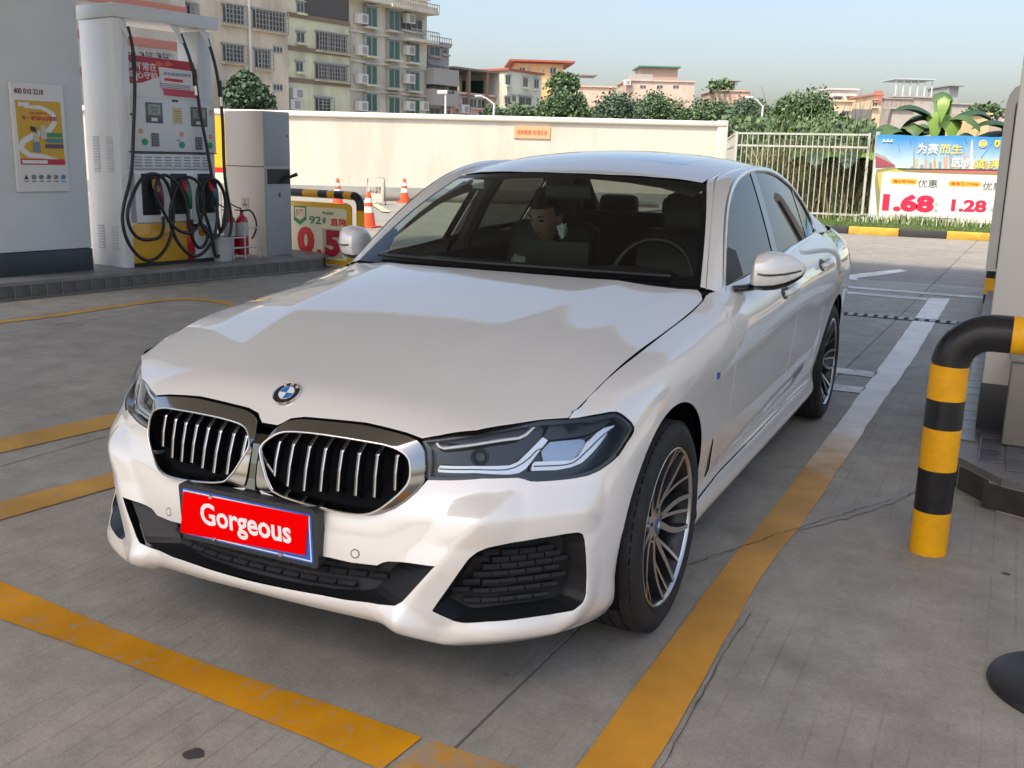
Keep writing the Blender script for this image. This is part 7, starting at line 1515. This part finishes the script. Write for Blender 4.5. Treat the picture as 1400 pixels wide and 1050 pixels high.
# ================================================================ HOUSES BEYOND THE WALL
GLZ = M_('window_pane', (.05, .065, .07), .15, spec=.6); GLG = M_('window_pane_green', (.03, .10, .075), .18, spec=.6); GRL = M_('window_grille', (.30, .30, .29), .5); FRM = M_('window_frame_grey', (.36, .36, .35), .5); ACW = M_('ac_white', (.60, .60, .58), .5)
class House:
    def __init__(s, label, col, u0, d0, az, vtop, u1, depth=10, name='house', cat='building', south=None, roofc=None, z_over=.25):
        a = math.radians(az); s.d = np.array([math.sin(a), math.cos(a), 0]); s.n = np.array([math.cos(a), -math.sin(a), 0]); s.P = at(u0, 300, d0); s.P[2] = 0; s.H = at(u0, vtop, d0)[2]
        s.L = s.sz(u1, vtop)[0]; e_ = s.P+s.d*s.L-_C; s.end = float(e_@_FW); s.col = streaked('render_'+name+'_%d' % u0, col, tuple(c*.72 for c in col), .5)
        s.t = thing(name, label, cat, tuple(s.P)); s.M = Matrix(((s.d[0], -s.n[0], 0, 0), (s.d[1], -s.n[1], 0, 0), (0, 0, 1, 0), (0, 0, 0, 1)))   # local x along facade, y into the house
        s.part('wall', (s.L/2, depth/2, s.H/2), (s.L, depth, s.H), s.col); s.part('roof', (s.L/2, depth/2, s.H+.06), (s.L+.3, depth+.3, .14), roofc or s.col); s.depth = depth
    def part(s, nm, c, sz, mat, parent=None, bev=0):
        bm = bmesh.new(); add_box(bm, c, sz, M=s.M, bev=bev); return bm_obj(nm, bm, mat, parent or s.t)
    def sz(s, u, v): X = on_plane(u, v, s.P, s.n)-s.P; return float(X@s.d), float(X[2])
    def win(s, u0, v0, u1, v1, pane=GLZ, grille=0, sill=True, bay=0.0, split=2):
        (a, z1), (b, _) = s.sz(u0, v0), s.sz(u1, v1); z0 = s.sz(u0, v1)[1]; w = b-a; h = z1-z0; c = (a+b)/2; o = -bay
        f = s.part('window', (c, o/2+.02, (z0+z1)/2), (w, .10+abs(o), h), FRM)
        for k in range(split): s.part('pane', (a+w*(k+.5)/split, o-.035, (z0+z1)/2), (w/split-.10, .02, h-.14), pane, f)
        if sill: s.part('sill', (c, o/2-.08, z0-.06), (w+.2, .30+abs(o), .10), s.col, f); s.part('lintel', (c, o-.05, z1+.05), (w+.16, .2, .08), FRM, f)
        if grille:
            bm = bmesh.new(); g = .32
            for k in range(grille+1): add_box(bm, (a+w*k/grille, -g, (z0+z1)/2), (.035, .035, h+.1), M=s.M)
            for k in range(5): add_box(bm, (c, -g, z0+h*k/4), (w, .03, .03), M=s.M)
            for k in (0, 4):
                for e in (a, b): add_box(bm, (e, -g/2, z0+h*k/4), (.03, g, .03), M=s.M)
            bm_obj('grille', bm, GRL, f)
    def south_win(s, y0, y1, z0, z1, pane=GLZ):
        f = s.part('window', (-.02, (y0+y1)/2, (z0+z1)/2), (.10, y1-y0, z1-z0), FRM); s.part('pane', (-.075, (y0+y1)/2, (z0+z1)/2), (.02, y1-y0-.12, z1-z0-.12), pane, f)
    def ac(s, u, v, w=.8):
        a, z = s.sz(u, v); f = s.part('air_conditioner', (a, -.25, z), (w, .36, .56), ACW); s.part('fan_grille', (a+.1, -.435, z), (.40, .01, .40), GRL, f)
    def band(s, v, u, h=.16, mat=None, dz=0, out=.12, nm='string_course'):
        z = s.sz(u, v)[1]; s.part(nm, (s.L/2, -out/2, z), (s.L, out, h), mat or s.col)
    def parapet(s, h, t=.15, col=None):
        for c, z in (((s.L/2, .08, s.H+h/2+.1), (s.L, t, h)), ((.08, s.depth/2, s.H+h/2+.1), (t, s.depth, h)), ((s.L-.08, s.depth/2, s.H+h/2+.1), (t, s.depth, h))): s.part('parapet', c, z, col or s.col)
    def rail(s, u0, u1, v0, v1, out=1.0):
        (a, z1), (b, _) = s.sz(u0, v0), s.sz(u1, v0); z0 = s.sz(u0, v1)[1]; s.part('balcony_slab', ((a+b)/2, -out/2, z0-.08), (b-a, out, .16), s.col); bm = bmesh.new(); n = max(4, int((b-a)/.22))
        for k in range(n+1): add_box(bm, (a+(b-a)*k/n, -out, (z0+z1)/2), (.03, .03, z1-z0), M=s.M)
        add_box(bm, ((a+b)/2, -out, z1), (b-a, .06, .05), M=s.M); o = bm_obj('balcony_railing', bm, GRL, s.t); tag(o, kind='stuff')
PINK = M_('stripe_rose', (.42, .17, .13), .8)
h0 = House('pale flats with rose stripes seen through the top of the pump', (.52, .47, .40), 120, 46, 8, -160, 246, 9, 'striped_flats')
for v in (4, 54, 100): h0.band(v+8, 230, .35, PINK, out=.06)
for u, v in ((163, 70), (192, 71), (215, 73), (165, 118), (194, 119), (218, 121)): h0.win(u, v, u+16, v+15, grille=3)
tag(tube('drain_pipe', [tuple(at(235, 120, 60)), tuple(at(235, -40, 60))], .16, M_('pipe_white', (.70, .70, .68), .5), None, 12), 'thick white pipe rising behind the pump top beam', 'pipe')
h1 = House('beige five storey flats with barred windows and a white drain pipe', (.66, .58, .45), 250, h0.end+.4, 10, -170, 388, 11, 'beige_flats')
h1.south_win(1.0, 2.2, 9, 11)
for (u0, v0, u1, v1) in ((303, 5, 333, 31), (303, 60, 333, 84), (306, 117, 326, 150), (254, 5, 267, 26)): h1.win(u0, v0, u1, v1, grille=6)
for (u0, v0, u1, v1) in ((347, 67, 369, 93),): h1.win(u0, v0, u1, v1, grille=5)
for (u0, v0, u1, v1) in ((373, 62, 386, 72), (373, 114, 386, 124)): h1.win(u0, v0, u1, v1, split=3, sill=False)
h1.win(344, 12, 389, 39, pane=M_('balcony_dark', (.08, .075, .07), .6), grille=10); bm = bmesh.new(); a, z = h1.sz(341, 100); add_tube(bm, [h1.M @ Vector((a, -.12, 2)), h1.M @ Vector((a, -.12, h1.H))], .07, 8); bm_obj('drain_pipe', bm, M_('pipe_white', (.70, .70, .68), .5), h1.t, smooth=True)
h2 = House('pale yellow green house with barred balconies beside the beige flats', (.70, .70, .50), 392, h1.end+.6, 10, -60, 476, 10, 'yellow_house')
for (u0, v0, u1, v1) in ((405, 2, 415, 17), (405, 43, 416, 58), (404, 84, 414, 98)): h2.win(u0, v0, u1, v1, split=2)
for (u0, v0, u1, v1) in ((431, 43, 474, 68), (430, 86, 474, 108)): h2.win(u0, v0, u1, v1, pane=M_('balcony_dark', (.08, .075, .07), .6), grille=12, split=5)
for v in (68, 110, 24): h2.band(v+3, 440, .22, M_('ledge_brown', (.22, .16, .12), .8))
h2.win(430, 133, 452, 152, grille=4); h2.ac(401, 128); h2.ac(398, 143); h2.part('terrace_recess_shade', (h2.sz(447, 10)[0], -.01, h2.sz(447, 8)[1]), (3.4, .06, 1.3), M_('balcony_dark', (.08, .075, .07), .6))  # flat dark sheet: the shade of the terrace recess as colour
h3 = House('tall grey green block with green glazed bay windows in four rows', (.64, .61, .51), 478, h2.end+.2, 9, -22, 584, 12, 'bay_window_block')
for row, (du, v0, v1) in enumerate(((0, 8, 36), (0, 49, 76), (0, 88, 115), (0, 127, 152))):
    for col_, u in enumerate((496, 527)): h3.win(u, v0+col_*5, u+15, v1+col_*5, pane=GLG, bay=.25, split=2)
    if row: h3.win(556, v0+9, 569, v1+9, pane=GLG, bay=.25, split=2)
    for u in (491, 556, 575)[:2 if row < 3 else 3]: h3.ac(u-1, v1-7 if row else 26)
    h3.band(v1+9, 500, .12, out=.15)
h3.win(547, 22, 577, 40, pane=M_('balcony_dark', (.08, .075, .07), .6), split=4); h3.rail(546, 584, 40, 52); h3.rail(520, 584, -4, 6); h3.band(12, 560, .35, out=.9, nm='balcony_slab')
h4 = House('narrow grey house with small balconies and a curved rooftop railing', (.36, .33, .32), 584, h3.end+.5, 9, 58, 614, 10, 'grey_house')
for v in (62, 88, 120, 146): h4.win(587, v, 601, v+14, split=2); h4.win(605, v+4, 611, v+12, split=1)
for v in (106, 134): a, z = h4.sz(594, v); h4.part('balcony', (a, -.5, z), (2.6, 1.0, 1.0), M_('balcony_grey', (.34, .33, .32), .8))
h4.rail(585, 614, 49, 58, out=.2)
h5 = House('low pink house with covered roof terrace and brown posts', (.62, .45, .41), 614, h4.end+.1, 10, 127, 690, 9, 'pink_house')
for (u0, v0, u1, v1) in ((619, 132, 627, 146), (632, 133, 638, 146), (642, 134, 651, 147), (653, 135, 662, 148), (621, 156, 632, 162)): h5.win(u0, v0, u1, v1, split=2)
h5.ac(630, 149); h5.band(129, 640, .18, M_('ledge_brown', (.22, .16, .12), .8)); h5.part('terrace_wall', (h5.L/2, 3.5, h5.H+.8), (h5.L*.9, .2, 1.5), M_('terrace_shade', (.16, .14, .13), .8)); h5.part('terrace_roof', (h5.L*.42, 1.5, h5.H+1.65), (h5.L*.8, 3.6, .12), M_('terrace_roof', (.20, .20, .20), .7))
for u in (638, 663): a = h5.sz(u, 120)[0]; h5.part('post', (a, -.12, h5.H/2+.8), (.25, .25, h5.H+1.6), M_('ledge_brown', (.22, .16, .12), .8))
h6 = House('pale cream green house with red roof edge and three upper windows', (.68, .70, .58), 690, h5.end-1.5, 9, 96, 741, 9, 'cream_house', roofc=M_('roof_red', (.35, .09, .06), .7))
for (u0, v0, u1, v1) in ((691, 103, 697, 116), (715, 106, 721, 119), (730, 108, 736, 121), (690, 132, 697, 142), (700, 131, 705, 139), (709, 131, 726, 143)): h6.win(u0, v0, u1, v1, split=2)
h6.south_win(2, 4, h6.H-2.4, h6.H-.6, GLG)
h7 = House('orange upper house with flat red roof behind the pale cream house', (.62, .43, .22), 700, 118, 60, 86, 770, 8, 'orange_house', roofc=M_('roof_red', (.35, .09, .06), .7))
for (u0, v0, u1, v1) in ((710, 92, 718, 99), (722, 93, 724, 99), (742, 94, 744, 99), (752, 92, 760, 101)): h7.win(u0, v0, u1, v1, split=2, sill=False)
h7.part('eaves', (h7.L*.55, 4, h7.H+.25), (h7.L+2, 9.5, .2), M_('roof_red', (.35, .09, .06), .7))
h8 = House('low peach terrace house with a sloping stair right of the roof tree', (.62, .45, .36), 772, 108, 62, 118, 842, 9, 'peach_house')
h8.win(784, 129, 796, 137, pane=M_('balcony_dark', (.08, .075, .07), .6)); h8.part('awning', (h8.L*.35, 2, h8.H+1.2), (h8.L*.5, 4, .12), M_('awning_grey', (.28, .30, .30), .6)); h8.part('awning_post', (h8.L*.15, .2, h8.H+.6), (.15, .15, 1.2), GRL)
h9 = House('long flat peach house with grey parapet and green rooftop shed', (.60, .47, .40), 848, 120, 63, 110, 950, 10, 'shed_roof_house')
h9.part('roof_shed', (h9.L*.5, 4, h9.H+.9), (h9.L*.55, 5, 1.4), M_('shed_wall', (.36, .28, .24), .8)); h9.part('shed_roof', (h9.L*.5, 4, h9.H+1.7), (h9.L*.62, 6, .15), M_('shed_green', (.06, .20, .14), .7)); h9.part('parapet', (h9.L*.2, .1, h9.H+.4), (h9.L*.36, .15, .7), M_('parapet_grey', (.36, .35, .34), .8)); h9.ac(857, 113)
for u in (875, 898, 920): h9.win(u, 116, u+8, 121, sill=False)
h10 = House('small peach house with plants on its roof terrace beyond the trees', (.58, .42, .34), 966, 122, 63, 124, 1026, 8, 'plant_roof_house')
h10.part('terrace_canopy', (h10.L*.55, 3, h10.H+1.3), (h10.L*.5, 4, .12), M_('awning_grey', (.28, .30, .30), .6)); h10.part('terrace_wall', (h10.L*.4, 4, h10.H+.6), (h10.L*.6, .2, 1.1), M_('terrace_tan', (.45, .34, .26), .8))
hb = leafmass('roof_shrubs', 500, lambda r: (Vector(at(r.uniform(972, 998), 118, 123))+Vector((r.gauss(0, .3), r.gauss(0, .8), r.gauss(0, .35))), r.choice([0, 1, 2])), .35, LF, 31); tag(hb, 'green potted shrubs along the roof of the small peach house', 'shrubs', kind='stuff')
h11 = House('white gable house with a single window above the orange facade', (.66, .64, .60), 1118, 96, 63, 122, 1172, 8, 'white_house'); h11.win(1140, 132, 1150, 138); h11.win(1158, 132, 1170, 137)
h12 = House('orange facade house with two stacked windows right of the tallest tree', (.64, .48, .33), 1116, 84, 63, 138, 1166, 7, 'orange_facade_house'); h12.win(1152, 152, 1161, 161); h12.win(1151, 170, 1160, 178); h12.win(1134, 153, 1143, 161)
h13 = House('orange tower house with red top band beside the banana leaves', (.64, .48, .33), 1178, 90, 63, 130, 1206, 8, 'orange_tower_house', roofc=PINK); h13.win(1193, 137, 1199, 146); h13.band(132, 1190, 1.0, PINK); h13.part('shaded_side', (-.9, 1.5, h13.H*.42), (1.8, 3, h13.H*.84), M_('shade_grey', (.16, .16, .17), .8))  # side block coloured dark for a face turned from the sun
h14 = House('long grey weathered house with wide loggia and rooftop canopies', (.42, .40, .37), 1205, 96, 63, 132, 1284, 9, 'loggia_house'); h14.win(1210, 135, 1246, 147, pane=M_('loggia_tan', (.30, .26, .22), .8), split=6); h14.part('rooftop_canopy', (h14.L*.45, 2, h14.H+1.6), (h14.L*.9, 4, .1), M_('awning_blue', (.42, .50, .55), .6))
for k in range(6): h14.part('canopy_post', (h14.L*(.05+.16*k), .3, h14.H+.8), (.1, .1, 1.6), ACW)
h15 = House('stepped grey house with small gabled roof room right of the banana leaf', (.40, .38, .35), 1284, 104, 63, 142, 1336, 9, 'stepped_house'); h15.part('roof_room', (h15.L*.25, 4, h15.H+.9), (h15.L*.4, 5, 1.7), M_('roof_room_grey', (.30, .31, .32), .8)); h15.part('roof_sheet', (h15.L*.3, 4, h15.H+1.85), (h15.L*.6, 6, .12), M_('awning_grey', (.28, .30, .30), .6)); h15.win(1302, 157, 1314, 164)  # roof room in a plain grey
h16 = House('low cream yellow house above the right end of the banner', (.66, .54, .30), 1326, 86, 63, 156, 1354, 8, 'cream_yellow_house'); h16.win(1328, 165, 1333, 172)
h17 = House('far low house with red tiled roof at the right edge behind the casing', (.55, .45, .38), 1352, 110, 63, 152, 1420, 8, 'red_roof_house', roofc=PINK)
tag(leafmass('roof_shrubs', 700, lambda r: (Vector(at(r.uniform(1336, 1356), 152, 100))+Vector((r.gauss(0, .5), r.gauss(0, .5), r.gauss(0, .3))), r.choice([0, 1, 2])), .35, LF, 32), 'dark green shrubs on the skyline beside the far red roof', 'shrubs', kind='stuff')
# street lamps
LW = M_('lamp_post_white', (.66, .66, .64), .5)
for u, d, vb, vt, arm, lab in ((609, 52, 160, 126, 1, 'short white floodlight pole standing behind the wall before the bay window block'), (675, 50, 165, 138, 2, 'thin white street lamp leaning left behind the wall by the pink house'), (1039, 44, 200, 141, 2, 'slender white street lamp standing behind the fence against the trees')):
    p0 = at(u, vb, d); p1 = at(u, vt+3, d); t = thing('street_lamp', lab, 'street lamp', (p0[0], p0[1], 0), group='street lamps behind the wall'); h = p1[2]; tube('post', [(0, 0, 0), (0, 0, h)], [.07, .045], LW, t, 10)
    if arm == 1:
        for s in (-.35, .0, .35): bm = bmesh.new(); add_box(bm, (s*.8, 0, h+.1), (.3, .2, .16), bev=.03); bm_obj('lamp_head', bm, DARK_GREY if s > 0 else LW, t, smooth=True)
    else:
        k = .5 if u > 1000 else .62; a = -_RT*k*1.0; tube('arm', [(0, 0, h-.05), (a[0]*.6, a[1]*.6, h+.22), (a[0], a[1], h+.30)], .03, LW, t, 8); bm = bmesh.new(); add_box(bm, (a[0]*1.2, a[1]*1.2, h+.31), (.36, .14, .08), math.atan2(_RT[1], _RT[0]), bev=.03); bm_obj('lamp_head', bm, LW, t, smooth=True)
# yellow signboard glimpsed between pump and cabinet
ysb = thing('yellow_signboard', 'yellow signboard glimpsed between the fuel pump and the service cabinet', 'sign', tuple(at(300, 300, 16)*[1, 1, 0])); p = at(300, 197, 16); q = at(300, 158, 16)
M_al = Matrix.Rotation(math.radians(-25+90-65), 4, 'Z'); box('board', (0, 0, (at(300, 236, 16)[2]+q[2])/2), (.5, .06, q[2]-at(300, 236, 16)[2]), M_('board_yellow', (.80, .46, .02), .35, coat=.3), ysb, rz=math.radians(25)); box('red_foot', (0, -.02, at(300, 232, 16)[2]), (.46, .06, .07), RD, ysb, rz=math.radians(25)); box('leg', (0, 0, .4), (.08, .05, .8), GRL, ysb, rz=math.radians(25))
# ================================================================ PERSON IN THE FRONT PASSENGER SEAT
pr = thing('person', 'dark haired person in a white collared shirt sitting in the passenger seat looking down', 'person', (-.355, 2.70, .50))
SKIN = M_('skin', (.50, .31, .22), .5, vary=.08, vscale=12); SHIRT = M_('shirt_white', (.40, .40, .38), .8, bump=.3, bscale=40); HAIR = M_('hair', (.012, .010, .009), .5, bump=.6, bscale=90); TRO = M_('trousers', (.03, .03, .035), .8)
def skin_body(name, V, E, R, mat, parent, sub=2):
    me = bpy.data.meshes.new(name); me.from_pydata(V, E, []); me.update(); o = bpy.data.objects.new(name, me); COL.objects.link(o); sk = o.modifiers.new('s', 'SKIN'); sk.use_smooth_shade = True
    for i, r in enumerate(R): me.skin_vertices[0].data[i].radius = r if hasattr(r, '__len__') else (r, r)
    me.skin_vertices[0].data[0].use_root = True; sb = o.modifiers.new('u', 'SUBSURF'); sb.levels = sub; sb.render_levels = sub
    dg = bpy.context.evaluated_depsgraph_get(); m2 = bpy.data.meshes.new_from_object(o.evaluated_get(dg)); bpy.data.objects.remove(o); bpy.data.meshes.remove(me); m2.materials.clear(); m2.materials.append(mat); m2.name = name
    for p in m2.polygons: p.use_smooth = True
    return link(name, m2, parent)
# one continuous body: pelvis, spine, neck, arms to the lap, thighs and shins (x right of car, -y forwards)
V = [(0, .08, 0), (0, .10, .18), (0, .12, .36), (0, .10, .46), (0, .075, .54), (-.17, .10, .41), (-.23, .02, .20), (-.17, -.20, .14), (.17, .10, .41), (.23, .02, .20), (.17, -.20, .14), (-.10, .02, .0), (-.12, -.40, .06), (-.12, -.52, -.30), (.10, .02, .0), (.12, -.40, .06), (.12, -.52, -.30)]
E = [(0, 1), (1, 2), (2, 3), (3, 4), (2, 5), (5, 6), (6, 7), (2, 8), (8, 9), (9, 10), (0, 11), (11, 12), (12, 13), (0, 14), (14, 15), (15, 16)]
R = [(.15, .12), (.15, .11), (.16, .10), (.055, .055), (.05, .05), .062, .046, .032, .062, .046, .032, .09, .075, .05, .09, .075, .05]
skin_body('body', V, E, R, SHIRT, pr)
bm = bmesh.new(); bmesh.ops.create_uvsphere(bm, u_segments=48, v_segments=36, radius=1)
def g_(v, c, w): return math.exp(-sum(((v[i]-c[i])/w[i])**2 for i in range(3)))
for v in bm.verts:
    x, y, z = v.co; d = Vector((x, y, z)); fx = x*.076; fy = y*.098; fz = z*.118
    if z < 0: k = 1-.30*(-z)**1.4; fx *= k; fy *= (1-.16*(-z))
    f = 1 if y < 0 else 0; p = Vector((fx, fy, fz)); n = (x, y, z)
    p.y -= .024*g_(n, (0, -1, -.10), (.16, .5, .26))+.006*g_(n, (0, -1, -.50), (.30, .5, .10)) + .008*g_(n, (0, -1, -.86), (.35, .6, .14)); p.y += .012*(g_(n, (-.36, -.95, .10), (.18, .5, .10))+g_(n, (.36, -.95, .10), (.18, .5, .10))); p.y -= .006*(g_(n, (-.36, -.95, .27), (.26, .5, .07))+g_(n, (.36, -.95, .27), (.26, .5, .07))); p.y += .005*g_(n, (0, -1, -.40), (.30, .4, .04))
    p.x += .010*math.copysign(1, x)*(g_(n, (math.copysign(.98, x), .0, -.02), (.2, .16, .24)))
    v.co = p
HM = Matrix.Translation((0, .045, .645)) @ Matrix.Rotation(math.radians(-12), 4, 'Z') @ Matrix.Rotation(math.radians(14), 4, 'X')
hv = [(v.co.copy()) for v in bm.verts]; bmesh.ops.transform(bm, matrix=HM, verts=bm.verts); hd_ = bm_obj('head', bm, SKIN, pr, smooth='all')
for s in (-1, 1):
    bm = bmesh.new(); bmesh.ops.create_uvsphere(bm, u_segments=14, v_segments=10, radius=1); bmesh.ops.scale(bm, vec=(.010, .016, .030), verts=bm.verts); bmesh.ops.translate(bm, verts=bm.verts, vec=(s*.080, .005, -.002)); bmesh.ops.transform(bm, matrix=HM, verts=bm.verts); bm_obj('ear', bm, SKIN, hd_, smooth='all')
    bm = bmesh.new(); bmesh.ops.create_uvsphere(bm, u_segments=14, v_segments=10, radius=.0125); bmesh.ops.scale(bm, vec=(1.15, .6, .5), verts=bm.verts); bmesh.ops.translate(bm, verts=bm.verts, vec=(s*.029, -.083, .010)); bmesh.ops.transform(bm, matrix=HM, verts=bm.verts); bm_obj('eye', bm, M_('eye_dark', (.05, .035, .03), .2), hd_, smooth='all')
    bm = bmesh.new(); add_tube(bm, [HM @ Vector((s*x, y, z)) for x, y, z in ((.014, -.096, .030), (.030, -.094, .036), (.047, -.082, .030))], [.003, .0042, .002], 6); bm_obj('eyebrow', bm, HAIR, hd_, smooth=True)
bm = bmesh.new(); add_tube(bm, [HM @ Vector(p) for p in ((-.022, -.089, -.050), (-.008, -.096, -.048), (.008, -.096, -.048), (.022, -.089, -.050))], [.002, .005, .005, .002], 8); bm_obj('mouth', bm, M_('lips', (.22, .08, .06), .5), hd_, smooth=True)
bm = bmesh.new(); bmesh.ops.create_uvsphere(bm, u_segments=40, v_segments=30, radius=1); rr_ = random.Random(3)
kill = []
for v in bm.verts:
    x, y, z = v.co; v.co = Vector((x*.084, y*.108+.004, z*.126+.006))*(1+.015*math.sin(14*x+9*z))
    if z < (.42 if y < -.35 else (.10 if y < .15 else -.45)): kill.append(v)
bmesh.ops.delete(bm, geom=kill, context='VERTS'); bmesh.ops.transform(bm, matrix=HM, verts=bm.verts); bm_obj('hair', bm, HAIR, hd_, smooth='all')
for s in (-1, 1):
    M = Matrix.Translation((s*.035, .035, .485)) @ Matrix.Rotation(s*math.radians(30), 4, 'Z') @ Matrix.Rotation(math.radians(35), 4, 'X'); bm = bmesh.new(); add_prism(bm, [(-.04, -.02), (.04, -.03), (.045, .025), (-.045, .025)], 0, .004, M); bm_obj('collar', bm, SHIRT, pr)
# hands in the lap with five bent fingers
for s in (-1, 1):
    px_, py_, pz_ = s*.165, -.22, .135; palm = [(px_, py_, pz_), (px_-s*.015, py_-.05, pz_+.005)]
    V = [palm[0], palm[1]]; E = [(0, 1)]; R = [.024, .034]
    for k, (dx, ln) in enumerate(((-.030, .066), (-.010, .078), (.010, .072), (.028, .056))):
        b = len(V); V += [(px_+dx-s*.015, py_-.085, pz_+.004), (px_+dx*1.1-s*.015, py_-.085-ln*.5, pz_-.006), (px_+dx*1.1-s*.015, py_-.085-ln*.8, pz_-.030)]; E += [(1, b), (b, b+1), (b+1, b+2)]; R += [.0095, .0085, .007]
    b = len(V); V += [(px_-s*.045, py_-.04, pz_+.004), (px_-s*.060, py_-.075, pz_-.004)]; E += [(0, b), (b, b+1)]; R += [.011, .008]
    skin_body('hand', V, E, R, SKIN, pr, 1)
# pale crumpled ornament hanging beside the head rest
orn = thing('hanging_ornament', 'small pale ruffled ornament hanging inside the windscreen beside the passenger', 'ornament', (-.138, 2.45, 1.11)); rr_ = random.Random(8)
bm = bmesh.new(); bmesh.ops.create_icosphere(bm, subdivisions=4, radius=.021)
for v in bm.verts: v.co = v.co*(1+.9*noise.noise(v.co*75)); v.co.z *= 1.35
bm_obj('ruffle', bm, M_('ornament_pale', (.62, .70, .66), .7), orn, smooth='all'); tube('cord', [(0, 0, .03), (0, -.02, .20)], .0015, BLACK_MATT, orn, 6)
